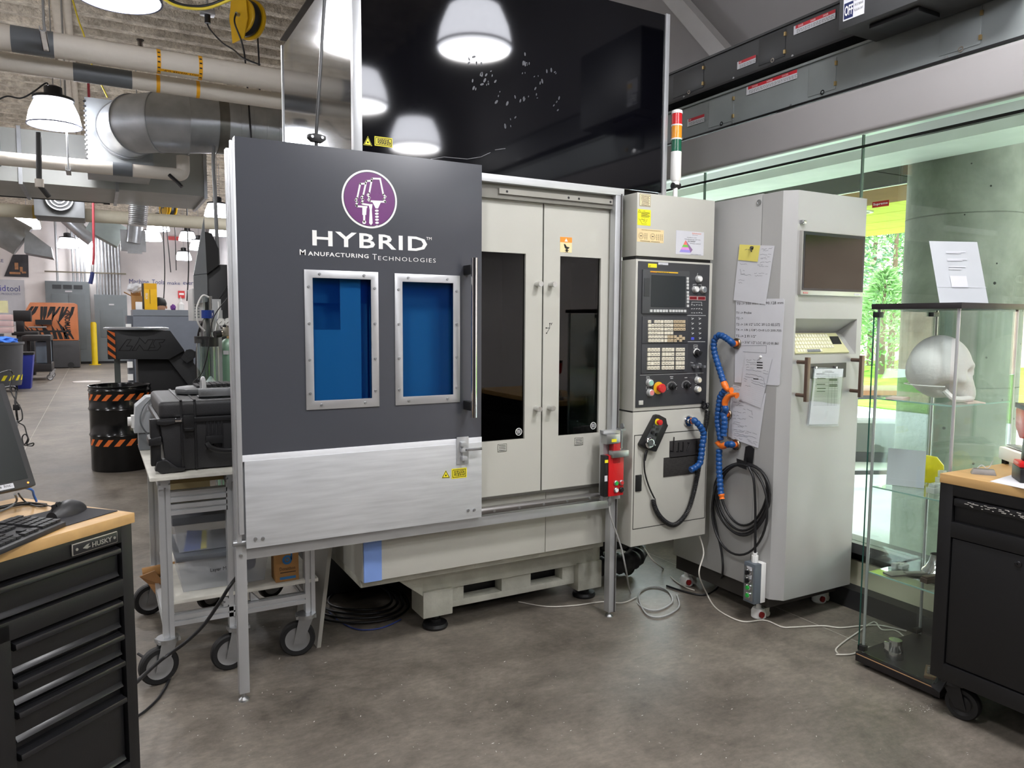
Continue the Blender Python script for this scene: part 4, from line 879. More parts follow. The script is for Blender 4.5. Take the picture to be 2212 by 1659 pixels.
for k, (x, y, a) in enumerate(((3.035, 2.01, .3), (3.2, 1.79, .9))):
    b = MB(Matrix.Translation((x, y, 1.2207)) @ Matrix.Rotation(a, 4, 'Z')); b.box(-.05, .05, -.035, .035, 0, .002).box(-.049, .05, -.034, .035, .002, .004 if k else .008)
    b.build('folded_leaflet', mat('pinkish_paper', (228, 206, 198), .8), label=['pinkish booklet left of the skull', 'pinkish leaflet under the jaw of the skull'][k], cat='leaflet', group='leaflets on the top shelf')
YB = mat('yellow_printed_plastic', (236, 220, 30), .45)
t = thing('yellow_cutaway_model', 'bright yellow rounded plastic model standing behind the sign', 'plastic model', (3.27, 2.0, .8275))
M3 = Matrix.Translation((3.27, 2.0, .8275)) @ Matrix.Rotation(math.radians(-60), 4, 'Z')
pl_ = [(-.055, 0, .0), (-.062, 0, .05), (-.05, 0, .1), (-.015, 0, .125), (.03, 0, .12), (.058, 0, .085), (.062, 0, .04), (.045, 0, 0)]
MB(M3).prism(pl_, (0, .025, 0)).build('flat_half', YB, t, bevel=.004); MB(M3).ell((.0, .03, .066), .052, .028, .055).build('domed_half', YB, t)
MB(M3).flatline([(-.05, -.0005, .055), (-.01, -.0005, .06), (.05, -.0005, .05)], .002, (0, -1, 0), .0006).build('ridge', YB, t)
CLR = mat('cloudy_clear_resin', (206, 210, 208), .2, var=.05, alpha=.55)
for k, (x, y, w, h) in enumerate(((3.10, 1.87, .026, .04), (3.17, 1.9, .03, .03), (3.24, 1.92, .024, .075))):
    b = MB(); b.box(x-w, x+w, y-w*.7, y+w*.7, .828, .828+h*.6); b.box(x-w*.6, x+w*.6, y-w*.5, y+w*.5, .828+h*.6, .828+h)
    b.build('resin_sample', CLR, bevel=.003, label=['clear resin block nearest the sign foot', 'low clear resin sample beside the yellow model', 'tall clear resin vial shape on the middle shelf'][k], cat='sample', group='resin samples on the middle shelf')
# lower shelf parts
t = thing('turned_cone', 'shiny turned metal cone with open top on the lowest shelf', 'metal part', (3.26, 1.93, .4387))
TRN = mat('turned_steel', (186, 186, 188), .18, .95, var=.05, stretch=(1, 1, 40))
MB().lathe([(.062, 0), (.06, .008), (.048, .02), (.036, .045), (.030, .07), (.030, .078), (.027, .078), (.027, .03), (0, .03)], (3.26, 1.93, .4387), n=36).build('cone_body', TRN, t)
MB().ring((3.26, 1.93, .514), (3.26, 1.93, .518), .0315, .0265, 32).build('lip', TRN, t)
GM = mat('grey_printed_metal', (128, 124, 120), .5, .5, var=.15, scale=20); BM_ = mat('brown_oxide_block', (72, 56, 48), .6)
def rblock(name, label, x, y, z, rz, w, d, h, m, top=None):
    M = Matrix.Translation((x, y, z)) @ Matrix.Rotation(rz, 4, 'Z'); t = thing(name, label, 'metal part', (x, y, z))
    MB(M).box(-w/2, w/2, -d/2, d/2, 0, h).build('body', m, t, bevel=.0015); 
    if top: MB(M).box(-w*.45, w*.45, -d*.4, d*.4, h, h+.008).build('raised_top', top, t, bevel=.001)
rblock('metal_plate', 'flat grey metal plate at the left end of the lowest shelf', 3.06, 1.99, .4387, -.3, .10, .055, .008, GM)
rblock('metal_plate', 'narrow grey metal bar lying against the cone', 3.13, 1.95, .4387, -.5, .09, .03, .012, GM)
rblock('brown_block', 'dark brown stepped block in front of the cone', 3.10, 1.865, .4387, -.15, .075, .035, .02, BM_, BM_)
b = MB(); 
for k in range(6):
    x, y = 3.17+random.uniform(-.035, .035), 2.035+random.uniform(-.015, .015); b.box(x-.014, x+.014, y-.012, y+.012, .4388, .4388+random.uniform(.012, .03))
b.build('clear_facets', CLR, bevel=.003, label='heap of clear faceted plastic behind the grey plates', cat='plastic part')
# floor of the case
t = thing('turned_cup', 'turned steel reducer with slanted top on the case floor', 'metal part', (3.06, 1.98, .062))
MB().lathe([(.036, 0), (.036, .03), (.034, .04), (.027, .055), (.027, .083), (0, .083)], (3.06, 1.98, .062), n=32).build('body', TRN, t)
MB().box(3.022, 3.032, 1.985, 2.01, .085, .135).build('crumpled_tag', CHROME, t, bevel=.003)
t = thing('honeycomb_sample', 'brown plate carrying a grey honeycomb lattice', 'metal part', (3.06, 1.80, .062))
MH = Matrix.Translation((3.06, 1.80, .062)) @ Matrix.Rotation(.5, 4, 'Z'); MB(MH).box(-.06, .06, -.035, .035, 0, .012).build('plate', mat('copper_brown_plate', (112, 88, 70), .5, .3), t, bevel=.001)
for i in range(4):
    for j in range(3):
        x, y = -.03+i*.019+(j % 2)*.0095, -.016+j*.0165
        MB(MH).lathe([(.010, .012), (.010, .018), (.0075, .018), (.0075, .012)], (x, y, 0), n=6, cap=False).build('cell', GM, t, smooth=0)
# ================================================================== black workbench cabinet at right
HB = mat('black_husky_steel', (20, 20, 22), .42, var=.12, scale=5, bump=.03, bscale=220)
HB2 = mat('black_gloss_rail', (24, 24, 26), .3)
rh = thing('rolling_workbench', 'black rolling workbench with maple top at the right edge', 'workbench', (3.12, 1.1, 0))
FX = 2.872
MB().box(2.862, 3.44, .45, 1.705, .93, .966).build('maple_top', mat('maple_butcher_block_long', (194, 156, 102), .4, var=.13, scale=3, stretch=(10, 1.2, 10)), rh, bevel=.003)
MB().box(FX+.02, 3.41, .47, 1.70, .15, .93).build('carcass', HB, rh)
MB().box(FX, FX+.03, 1.655, 1.708, .147, .93).build('corner_stile', HB, rh, bevel=.003)
for z0, z1 in ((.885, .93), (.722, .782), (.147, .212)): MB().box(FX, FX+.03, .47, 1.66, z0, z1).build('face_rail', HB, rh, bevel=.003)
dd = MB().box(FX+.012, FX+.03, .9, 1.652, .79, .87).build('drawer', HB, rh, bevel=.002)
MB().box(FX-.006, FX+.016, .9, 1.648, .848, .879).build('drawer_pull', HB2, dd, bevel=.006)
b = MB(); rs = random.Random(5)
for k in range(46):
    y = 1.545-rs.random()**.8*.17 if k > 6 else 1.60-rs.random()*.04; z = rs.uniform(.858, .874); w = rs.uniform(.004, .016)
    b.box(FX-.0068, FX-.0058, y-w/2, y+w/2, z-.0012, z+.0012)
b.build('chipped_paint', mat('bare_metal_chip', (190, 186, 180), .5), dd, smooth=0, kind='stuff')
dr_ = MB().box(FX+.006, FX+.03, .9, 1.652, .218, .718).build('cabinet_door', HB, rh, bevel=.003)
p = at(2200, 1218, X=FX+.006); MB().lathe([(.012, 0), (.012, .004), (.008, .006), (.003, .006), (.003, .003), (0, .003)], p, (-1, 0, 0), 18).build('lock', mat('black_chrome', (60, 60, 62), .25, .8), dr_)
def caster(parent, x, y, r, w, m_tire, m_hub, rz, top):
    M = Matrix.Translation((x, y, 0)) @ Matrix.Rotation(rz, 4, 'Z')
    wv = MB(M).lathe([(r*.70, -w/2), (r*.93, -w/2), (r, -w*.3), (r, w*.3), (r*.93, w/2), (r*.70, w/2), (r*.66, 0), (r*.70, -w/2)], (0, 0, r), (0, 1, 0), 32, cap=False).build('caster_tyre', m_tire, parent)
    MB(M).lathe([(r*.12, -w*.62), (r*.12, -w*.52), (r*.5, -w*.34), (r*.70, -w*.46), (r*.70, w*.46), (r*.5, w*.34), (r*.12, w*.52), (r*.12, w*.62)], (0, 0, r), (0, 1, 0), 28).build('caster_hub', m_hub, wv)
    b = MB(M)
    for s_ in (-1, 1): b.prism([(-.02, s_*w*.62, r*.75), (.022, s_*w*.62, r*.75), (.07, s_*w*.62, top-.015), (.01, s_*w*.62, top)], (0, s_*.003, 0))
    b.box(-.005, .085, -w*.75, w*.75, top-.014, top); b.cyl((.04, 0, top-.014), (.04, 0, top+.004), .045, n=24)
    b.cyl((0, -w*.72, r), (0, w*.72, r), .008, n=10)
    b.build('caster_fork', m_hub if m_hub is not BLK2 else BLK2, wv)
    return wv
caster(rh, 2.925, 1.60, .063, .04, RUB, BLK2, math.radians(100), .147); caster(rh, 3.36, 1.60, .063, .04, RUB, BLK2, math.radians(100), .147)
caster(rh, 2.925, .6, .063, .04, RUB, BLK2, math.radians(100), .147); caster(rh, 3.36, .6, .063, .04, RUB, BLK2, math.radians(100), .147)
MB().prism([(2.87, 1.70, .10), (2.95, 1.72, .12), (2.96, 1.68, .14), (2.87, 1.64, .145), (2.865, 1.66, .09)], (.02, 0, .012)).build('brake_lever', BLK2, rh, bevel=.002)
# things on the maple top
t = thing('metal_ingot_sample', 'small grey trapezoid metal sample with clear plastic scrap', 'metal part', (2.995, 1.615, .966))
MI = Matrix.Translation((2.995, 1.615, .966)) @ Matrix.Rotation(math.radians(-55), 4, 'Z')
MB(MI).add([(-.042, -.022, 0), (.042, -.022, 0), (.042, .022, 0), (-.042, .022, 0), (-.034, -.014, .02), (.036, -.014, .02), (.036, .016, .02), (-.034, .016, .02)], [(3, 2, 1, 0), (4, 5, 6, 7), (0, 1, 5, 4), (1, 2, 6, 5), (2, 3, 7, 6), (3, 0, 4, 7)]).build('body', GM, t, bevel=.0015)
MB(MI).tube(catmull([(-.02, 0, .022), (-.005, .006, .034), (.008, -.004, .026), (.02, .004, .03), (.03, 0, .055)], 5), .0022, 6).build('plastic_scrap', CLR, t)
MB().prism([at(2138, 1040, Z=.9665), at(2205, 1020, Z=.9665), at(2290, 1040, Z=.9665), at(2240, 1062, Z=.9665)], (0, 0, .0006)).build('loose_paper', PAPER, label='blank white sheet lying on the maple top at right', cat='paper', smooth=0)
t = thing('bench_scale', 'white bench scale with grey keypad on the maple top', 'scale', (3.30, 1.52, .966))
MS = Matrix.Translation((3.29, 1.56, .966)) @ Matrix.Rotation(math.radians(-38), 4, 'Z')
MB(MS).prism([(-.09, -.10, .018), (-.09, -.10, .045), (-.09, -.05, .068), (-.09, .14, .07), (-.09, .14, .018)], (.2, 0, 0)).build('housing', mat('warm_white_plastic', (226, 220, 210), .4), t, bevel=.006)
kpn = MB(MS).prism([(-.082, -.098, .048), (.1, -.098, .048), (.1, -.05, .0705), (-.082, -.05, .0705)], (0, -.001, .0015)).build('keypad', mat('blue_grey_keypad', (120, 124, 134), .45), t)
for x, y in ((-.066, -.085), (-.05, -.063), (-.02, -.085), (.01, -.085)): z = .048+(y+.098)*.469; MB(MS).cyl((x, y, z+.001), (x, y-.001, z+.004), .009, n=16).build('key', mat('dark_grey_key', (84, 86, 92), .4), kpn)
MB(MS).prism([(-.028, -.075, .0598), (.04, -.075, .0598), (.04, -.054, .0697), (-.028, -.054, .0697)], (0, -.001, .003)).build('display', mat('grey_lcd', (170, 184, 190), .3), kpn)
MB(MS).box(-.07, .09, -.02, .13, .072, .080).build('weighing_pan', STEEL, t, bevel=.004)
for x, y in ((-.07, -.08), (.09, -.08), (-.07, .12), (.09, .12)): MB(MS).cyl((x, y, 0), (x, y, .02), .014, n=14).build('foot', BLACK, t)
t = thing('cordless_tool', 'red cordless tool standing on a black battery at the right edge', 'power tool', (2.99, 1.42, .966))
MT = Matrix.Translation(at(2222, 1040, Z=.9665)) @ Matrix.Rotation(math.radians(-50), 4, 'Z')
MB(MT).box(-.04, .04, -.05, .07, 0, .055).build('battery', BLACK, t, bevel=.006)
MB(MT).box(-.042, .042, -.04, .05, .055, .075).build('battery_mount', RED, t, bevel=.006)
MB(MT).prism([(-.02, -.0, .07), (-.02, .045, .07), (-.02, .03, .2), (-.02, -.02, .2)], (.04, 0, 0)).build('grip', BLACK, t, bevel=.008)
MB(MT).prism([(-.036, -.09, .18), (-.036, .02, .155), (-.036, .08, .19), (-.036, .09, .27), (-.036, -.08, .27)], (.072, 0, 0)).build('red_body', RED, t, bevel=.012)
MB(MT).cyl((0, -.08, .235), (0, -.15, .235), .022, .016, n=18).box(-.038, .038, -.05, .085, .268, .285).build('black_nose', BLACK, t)
# ================================================================== black rolling cabinet at left, turned
HM = Matrix(((.769, -.639, 0, .07), (.639, .769, 0, 2.488), (0, 0, 1, 0), (0, 0, 0, 1)))
lh = thing('rolling_tool_cabinet', 'black rolling drawer cabinet with maple top at the left edge', 'tool cabinet', HM @ V((-.6, .25, 0)))
MB(HM).box(-1.32, .006, -.008, .50, .936, .967).build('maple_top', mat('maple_butcher_block_turned', (192, 154, 100), .4, var=.12, scale=3, stretch=(1.5, 8, 10)), lh, bevel=.003)
MB(HM).box(-1.3, -.004, .03, .49, .15, .936).build('carcass', HB, lh)
MB(HM).box(-.038, 0, 0, .04, .147, .936).build('corner_stile', HB, lh, bevel=.003)
MB(HM).box(-.43, -.38, 0, .035, .15, .77).build('middle_stile', HB, lh, bevel=.003)
for z0, z1 in ((.885, .936), (.722, .775), (.15, .2)): MB(HM).box(-1.3, -.036, 0, .03, z0, z1).build('face_rail', HB, lh, bevel=.003)
def drawer(x0, x1, z0, z1):
    d = MB(HM).box(x0, x1, .014, .032, z0, z1).build('drawer', HB, lh, bevel=.002)
    MB(HM).prism([(x0+.004, .016, z1), (x0+.004, -.008, z1-.004), (x0+.004, -.010, z1-.018), (x0+.004, .002, z1-.024), (x0+.004, .016, z1-.022)], (x1-x0-.008, 0, 0)).build('drawer_pull', HB2, d, bevel=.003)
    MB(HM).prism([(x0+.004, .014, z0+.018), (x0+.004, .004, z0+.004), (x0+.004, .014, z0)], (x1-x0-.008, 0, 0)).build('drawer_sill', HB2, d, bevel=.001)
drawer(-1.28, -.042, .782, .876); 
for z0, z1 in ((.625, .714), (.54, .612), (.44, .53), (.21, .416)): drawer(-.378, -.042, z0, z1)
for z0, z1 in ((.61, .714), (.41, .60), (.21, .40)): drawer(-.80, -.432, z0, z1)
pz = V((0, -1, 0))
BADGE = mat('dark_badge', (34, 34, 36), .35); SILV = mat('badge_silver', (168, 164, 156), .35, .6)
bd_ = MB(HM).box(-.203, -.055, -.006, .0, .892, .926).build('badge', SILV, lh, bevel=.003); MB(HM).box(-.2, -.058, -.0075, -.004, .8945, .9235).build('badge_field', BADGE, bd_, bevel=.002)
bmark = MB(HM); 
bmark.prism([(-.172, -.008, .907), (-.160, -.008, .914), (-.150, -.008, .916), (-.156, -.008, .909), (-.146, -.008, .907), (-.158, -.008, .902)], (0, -.0006, 0))
for x in (-.19, -.068): bmark.cyl((x, -.0075, .909), (x, -.009, .909), .004, n=12)
bmark.build('badge_emblem', SILV, bd_, smooth=0)
R3 = HM.to_3x3(); text('HUSKY', 'badge_lettering', SILV, bd_, HM @ V((-.143, -.0085, .9015)), R3 @ V((1, 0, 0)), (0, 0, 1), .066, .015, offset=.03)
for x in (-1.2, -.08):
    for y in (.07, .43):
        q = HM @ V((x, y, 0)); caster(lh, q.x, q.y, .063, .04, RUB, BLK2, 1.0, .15)
# monitor
MM = HM @ Matrix.Translation((-.088, .28, 1.045)) @ Matrix.Rotation(math.radians(-21.5), 4, 'X')
mn = thing('computer_monitor', 'black computer monitor leaning back with a white name label', 'monitor', HM @ V((-.34, .36, .967)))
MON = mat('dark_monitor_plastic', (54, 54, 56), .45)
MB(MM).box(-.50, 0, 0, .035, 0, .33).build('monitor_body', MON, mn, bevel=.006)
MB(MM).box(-.482, -.02, -.0012, .002, .026, .312).build('monitor_screen', mat('off_screen', (26, 30, 30), .3, var=.02), mn)
nl = MB(MM).box(-.21, -.068, -.0015, 0, .006, .021).build('name_label', PAPER, mn, label='white name label with black print')
RM = MM.to_3x3(); text('Layer Metrics Inc.', 'label_print', INK, nl, MM @ V((-.205, -.0018, .009)), RM @ V((1, 0, 0)), RM @ V((0, 0, 1)), .132, .011)
MB(MM).cyl((-.024, 0, .013), (-.024, -.0015, .013), .0028, n=10).build('power_light', mat('orange_light', (255, 150, 60), .4, emit=2), mn)
for k in range(5): MB(MM).box(-.2+.03*k, -.188+.03*k, -.001, 0, .001, .0035).build('monitor_button', BLACK, mn)
MB(HM).box(-.66, -.47, .33, .50, .967, .98).build('stand_foot', MON, mn, bevel=.004); MB(HM).box(-.60, -.53, .41, .44, .98, 1.22).build('stand_neck', MON, mn, bevel=.004)
# keyboard
kb0 = at(143, 1124, Z=.985); kbf = at(53, 1111, Z=.985); kbl = at(0, 1185, Z=.985)
ex_ = V((kb0.x-kbl.x, kb0.y-kbl.y, 0)).normalized(); ey_ = V((-ex_.y, ex_.x, 0))
KM = Matrix(((ex_.x, ey_.x, 0, kb0.x), (ex_.y, ey_.y, 0, kb0.y), (0, 0, 1, .968), (0, 0, 0, 1)))
kt = thing('computer_keyboard', 'black computer keyboard in front of the leaning monitor', 'keyboard', KM @ V((-.22, .08, 0)))
MB(KM).prism([(0, 0, 0), (0, 0, .014), (0, .155, .026), (0, .155, .0)], (-.44, 0, 0)).build('keyboard_body', mat('keyboard_black', (42, 42, 44), .5), kt, bevel=.004)
KC = mat('keycap_black', (38, 38, 40), .5); key = None
for r in range(6):
    for c_ in range(21):
        x = -.012-.0198*c_-(.012 if c_ > 3 else 0)-(.01 if c_ > 6 else 0); y = .022+r*.021
        if x < -.43: continue
        if r == 1 and c_ in (4, 6): continue
        if r == 2 and 3 < c_ < 7: continue
        z = .0145+(y/.155)*.012
        if key is None:
            key = MB(KM).box(x-.0085, x+.0085, y-.0085, y+.0085, z, z+.006).build('key', KC, kt); k0 = (x, y, z)
        else:
            q = key.copy(); COL.objects.link(q); q.parent = kt; q.location = R3.to_4x4() @ V((0, 0, 0)) if False else (KM.to_3x3() @ V((x-k0[0], y-k0[1], z-k0[2])))
# mouse and mat
MB().prism([at(254, 1104, Z=.9675), at(150, 1094, Z=.9675), at(20, 1125, Z=.9675), at(92, 1152, Z=.9675)], (0, 0, .002)).build('mouse_mat', mat('black_mat_fabric', (36, 36, 40), .75), label='thin black mouse mat under the mouse', cat='mouse mat')
mc_ = at(146, 1108, Z=.97); t = thing('computer_mouse', 'black ergonomic computer mouse on the mat', 'mouse', (mc_.x, mc_.y, .9695))
MMm = Matrix.Translation((mc_.x, mc_.y, .9695)) @ Matrix.Rotation(math.radians(52), 4, 'Z')
b = MB(MMm); prof = []
for i in range(13):
    u = i/12; L__ = -.062+.124*u; w = .034*math.sin(math.pi*(.12+.8*u))**.6; h = .040*math.sin(math.pi*(.1+.82*u))**.7
    prof.append([(L__, w*math.cos(a), max(0, h*math.sin(a))) for a in [math.pi*k/10 for k in range(11)]])
vs = [p for r in prof for p in r]; n = 11
b.add(vs, [(i*n+k, i*n+k+1, (i+1)*n+k+1, (i+1)*n+k) for i in range(12) for k in range(10)]+[tuple(range(n)), tuple(12*n+k for k in range(n))[::-1]]+[(i*n, (i+1)*n, (i+1)*n+10, i*n+10) for i in range(12)])
b.build('mouse_shell', mat('mouse_black', (40, 40, 42), .45), t, smooth=50); MB(MMm).cyl((-.035, -.004, .034), (-.035, .004, .034), .009, n=14).build('scroll_wheel', BLACK, t)
MB(MMm).box(-.06, .0, -.001, .001, .0, .0385).build('button_split', INK, t)
# cables on the top
def cable(name, label, pts, r, m=CABLE, n=8, group=None, cat='cable', k=8):
    return MB().tube(catmull(pts, k), r, n).build(name, m, None, smooth=60, label=label, cat=cat, group=group)
zz = .972
cable('mouse_cable', 'black mouse cable running back under the monitor', [at(112, 1094, Z=.985), at(85, 1088, Z=zz), at(50, 1085, Z=zz), at(10, 1092, Z=zz), at(-30, 1100, Z=zz)], .0022)
cable('monitor_cable', 'black cable hanging under the monitor edge', [at(40, 1066, Z=1.03), at(46, 1075, Z=.99), at(60, 1087, Z=zz), at(85, 1094, Z=zz), at(104, 1092, Z=zz)], .0026)
cable('thick_cable', 'thick black cord lying flat beside the keyboard', [at(-20, 1102, Z=zz), at(30, 1092, Z=zz), at(70, 1088, Z=zz), at(100, 1090, Z=zz)], .004)
cable('grey_cable', 'grey cord looping down from the monitor', [at(32, 1068, Z=1.03), at(36, 1082, Z=.985), at(20, 1096, Z=zz), at(-15, 1110, Z=zz)], .003, GREYPL)
cable('looped_power_cable', 'thin black cable loops hanging behind the monitor', [HM @ V((-.23, .45, 1.31))]+[at(*p, d=2.75) for p in ( (18, 800), (22, 840), (34, 865), (46, 885), (48, 905), (40, 912), (52, 920), (57, 935), (60, 948), (52, 960), (48, 945), (55, 938), (62, 950), (58, 960), (72, 957), (70, 963), (56, 962))]+[MM @ V((-.01, .036, .15))], .0022)
cable('power_adapter_cable', 'black cable with inline adapter behind the monitor', [HM @ V((-.24, .44, 1.28))]+[at(*p, d=2.8) for p in ((24, 835), (33, 870), (36, 895), (37, 915))]+[MM @ V((-.02, .036, .13))], .004)
MB().obox(at(35.5, 880, d=2.8), rt*.009, up*.011, fw*.008).build('inline_adapter', BLACK, label='small black inline adapter on the cable', cat='adapter', bevel=.002)
cable('blue_cable', 'short bright blue cable behind the maple top', [MM @ V((-.03, .03, .01)), at(68, 1058, Z=1.02), at(73, 1070, Z=.995), at(79, 1083, Z=.971)], .0035, mat('bright_blue_jacket', (40, 110, 210), .4))
wd_ = thing('white_printer', 'white desktop device behind the top corner of the monitor', 'device', HM @ V((-.30, .46, .967)))
MB(HM).box(-.45, -.225, .452, .50, .967, 1.345).build('housing', WHITE, wd_, bevel=.012)
MB(HM).prism([(-.45, .452, 1.30), (-.226, .452, 1.27), (-.226, .452, 1.285), (-.45, .452, 1.315)], (0, -.006, 0)).build('dark_stripe', GREYPL, wd_)
# ================================================================== extrusion cart behind the sliding guard
ct = thing('extrusion_cart', 'aluminium extrusion cart with white board shelves on rubber casters', 'cart', (.5, 3.85, 0))
BOARD = mat('scuffed_white_board', (214, 212, 202), .55, var=.12, scale=14)
def extr(p, q, w=.045, parent=ct, name='extrusion', m=None):
    """slotted aluminium profile between two points"""
    p, q = V(p), V(q); d = (q-p).normalized(); a = V((0, 0, 1)) if abs(d.z) < .9 else V((1, 0, 0)); u = d.cross(a).normalized(); v = d.cross(u)
    h = w/2; s_ = w*.09; k = w*.16
    prof = []
    for i in range(4):
        c, e = [(u, v), (v, -u), (-u, -v), (-v, u)][i]
        prof += [c*h+e*(-h) if False else (c*h - e*h), c*h-e*s_, c*(h-k)-e*s_, c*(h-k)+e*s_, c*h+e*s_]
    b = MB(); b.prism([p+t for t in prof], q-p); return b.build(name, m or ALUX, parent, smooth=0)
for x in (.222, .488, .822):
    extr((x, 3.42, .19), (x, 3.42, .885 if x < .8 else .60))
for x in (.222, .822): extr((x, 4.20, .19), (x, 4.20, .885 if x < .8 else .60))
for z in (.262, .80, .745): extr((.245, 3.42, z), (.80 if z < .5 else .47, 3.42, z), .045)
extr((.245, 4.20, .26), (.80, 4.20, .26)); extr((.222, 3.38, .863), (.222, 4.22, .863)); extr((.488, 3.38, .863), (.488, 4.22, .863)); extr((.222, 3.44, .262), (.222, 4.18, .262)); extr((.822, 3.44, .262), (.822, 4.18, .262))
MB().box(.165, .86, 3.335, 4.28, .887, .901).build('top_board', BOARD, ct, bevel=.001)
MB().box(.24, .86, 3.40, 4.22, .335, .35).build('lower_board', BOARD, ct, bevel=.001)
MB().box(.25, .47, 3.98, 3.992, .60, .86).build('beige_backboard', mat('beige_board', (206, 190, 144), .6), ct)
MB().box(.25, .47, 3.46, 3.95, .845, .86).build('tan_underside', mat('tan_board', (170, 146, 96), .6), ct)
for (x, y, a) in ((.178, 3.405, .25), (.463, 3.405, .1), (.76, 3.405, -.15), (.19, 4.26, .2), (.48, 4.2, .6), (.80, 4.2, .4)):
    caster(ct, x, y, .08, .036, RUB, STEEL, a, .19)
# offcuts on the lower rail
for k, (x, z, d) in enumerate(((.465, .287, .0), (.512, .287, .02), (.53, .333, .03))):
    t = extr((x, 3.40+d, z+.022), (x, 3.60, z+.022), .043, None, 'extrusion_offcut'); tag(t, ['short extrusion offcut, left of the pair on the cart rail', 'short extrusion offcut, right of the pair on the cart rail', 'short extrusion offcut stacked on top'][k], 'extrusion offcut', 'offcuts on the cart rail')
MB().prism([(.56, 3.42, .285), (.60, 3.42, .285), (.56, 3.42, .33)], (0, .04, 0)).build('corner_bracket', ALUX, label='cast corner bracket beside the extrusion offcuts', cat='bracket', bevel=.002)
# storage bins
BIN = mat('frosted_clear_plastic', (206, 210, 216), .25, var=.03, alpha=.38); LID = mat('grey_bin_lid', (104, 108, 114), .45)
def bin_(label, x0, x1, y0, y1, z0, z1, lidh):
    t = thing('storage_bin', label, 'storage bin', ((x0+x1)/2, (y0+y1)/2, z0), 'plastic bins on the cart'); e = .02
    lo = [(x0+e, y0+e, z0), (x1-e, y0+e, z0), (x1-e, y1-e, z0), (x0+e, y1-e, z0)]; hi = [(x0, y0, z1), (x1, y0, z1), (x1, y1, z1), (x0, y1, z1)]
    MB().add(lo+hi, [(0, 1, 2, 3), (0, 1, 5, 4), (1, 2, 6, 5), (2, 3, 7, 6), (3, 0, 4, 7)]).build('tub', BIN, t, smooth=0)
    MB().box(x0-.008, x1+.008, y0-.008, y1+.008, z1-.006, z1+lidh).build('lid', LID, t, bevel=.006)
    return t
b1 = bin_('lower clear bin with grey lid lettered on its front', .27, .655, 3.47, 3.86, .352, .50, .018)
text('Layer Metrics', 'lettering', INK, b1, (.402, 3.478, .425), (1, 0, 0), (0, 0, 1), .115, .02)
for i in range(10):
    pass
b2 = bin_('upper clear bin with blue and yellow packet inside', .262, .60, 3.5, 3.86, .522, .655, .03)
FILM = mat('crumpled_film', (214, 216, 222), .3, var=.1, alpha=.6)
def crumple(name, label, c, rx, ry, rz, m, seed, cat):
    bm = bmesh.new(); bmesh.ops.create_icosphere(bm, subdivisions=3, radius=1); rr = random.Random(seed)
    o = MB()
    for v in bm.verts: k = rr.uniform(.72, 1.02); v.co = V(c)+V((v.co.x*rx*k, v.co.y*ry*k, max(-.9, v.co.z)*rz*k))
    bm.verts.index_update(); o.v = [v.co.copy() for v in bm.verts]; o.f = [tuple(v.index for v in q.verts) for q in bm.faces]; bm.free()
    return o.build(name, m, label=label, cat=cat, smooth=15)
crumple('plastic_wrap', 'crumpled clear wrap inside the lower bin', (.42, 3.66, .42), .12, .14, .07, FILM, 2, 'plastic wrap'); crumple('blue_wrap', 'dark blue wrap at the right end of the lower bin', (.58, 3.64, .42), .05, .1, .06, mat('blue_bag', (50, 70, 140), .4), 3, 'plastic wrap')
t = thing('blue_packet', 'blue and yellow packet standing in the upper bin', 'packet', (.345, 3.53, .523)); MB().prism([(.30, 3.52, .525), (.37, 3.53, .525), (.38, 3.55, .60), (.32, 3.54, .61)], (0, .012, 0)).build('blue_front', mat('packet_blue', (50, 90, 180), .5), t, smooth=0); MB().prism([(.37, 3.528, .525), (.395, 3.53, .525), (.40, 3.55, .605), (.38, 3.548, .60)], (0, .012, 0)).build('yellow_side', YEL, t, smooth=0)
MB().box(.415, .485, 3.53, 3.55, .523, .60).build('cd_sleeve', mat('dark_sleeve', (92, 96, 102), .5), label='grey square sleeve next to the blue packet', cat='sleeve', bevel=.001)
t = thing('loose_box_stack', 'white printed carton lying on the upper bin lid', 'carton', (.40, 3.66, .686)); MB().box(.30, .53, 3.55, 3.8, .686, .74).build('white_carton', mat('off_white_carton', (206, 206, 206), .6), t, bevel=.002); MB().box(.33, .40, 3.549, 3.552, .69, .71).build('purple_label', mat('purple_print', (88, 70, 150), .5), t)
# cardboard carton
KR = mat('brown_cardboard', (176, 130, 76), .7, var=.06)
t = thing('cardboard_box', 'brown filter carton with blue round logo', 'box', (.71, 3.45, .352))
p, q = at(598, 1262, Y=3.42), at(650, 1255, Y=3.42); MB().box(.672, .776, 3.42, 3.52, .352, .60).build('carton', KR, t, bevel=.001)
BL = mat('logo_blue', (44, 120, 180), .5); b = MB(); c_ = V((.724, 3.4195, .452)); b.ring(c_, c_+V((0, -.0006, 0)), .022, .011, 24); b.cyl(c_, c_+V((0, -.0006, 0)), .007, n=16); b.box(.740, .747, 3.4189, 3.4195, .45, .492); b.build('blue_emblem', BL, t)
text('Donaldson', 'maker_name', mat('brown_print', (70, 50, 36), .6), t, (.690, 3.4195, .404), (1, 0, 0), (0, 0, 1), .07, .016)
MB().box(.69, .762, 3.4189, 3.4195, .362, .374).build('blue_bar', BL, t); MB().box(.692, .762, 3.4189, 3.4195, .392, .396).build('brown_line', mat('brown_print', (70, 50, 36), .6), t)
t = thing('brown_paper_roll', 'torn brown paper bundle sticking out at the left of the cart', 'paper roll', (.2, 3.9, .30)); MB().cyl((.15, 3.95, .315), (.42, 3.95, .335), .03, n=14).build('roll', KR, t)
MB().prism([(.135, 3.9, .32), (.20, 3.88, .345), (.245, 3.86, .27), (.215, 3.86, .205), (.17, 3.9, .28)], (.0, .012, 0)).build('torn_flap', mat('crumpled_kraft', (150, 108, 66), .7, var=.15), t, smooth=0)
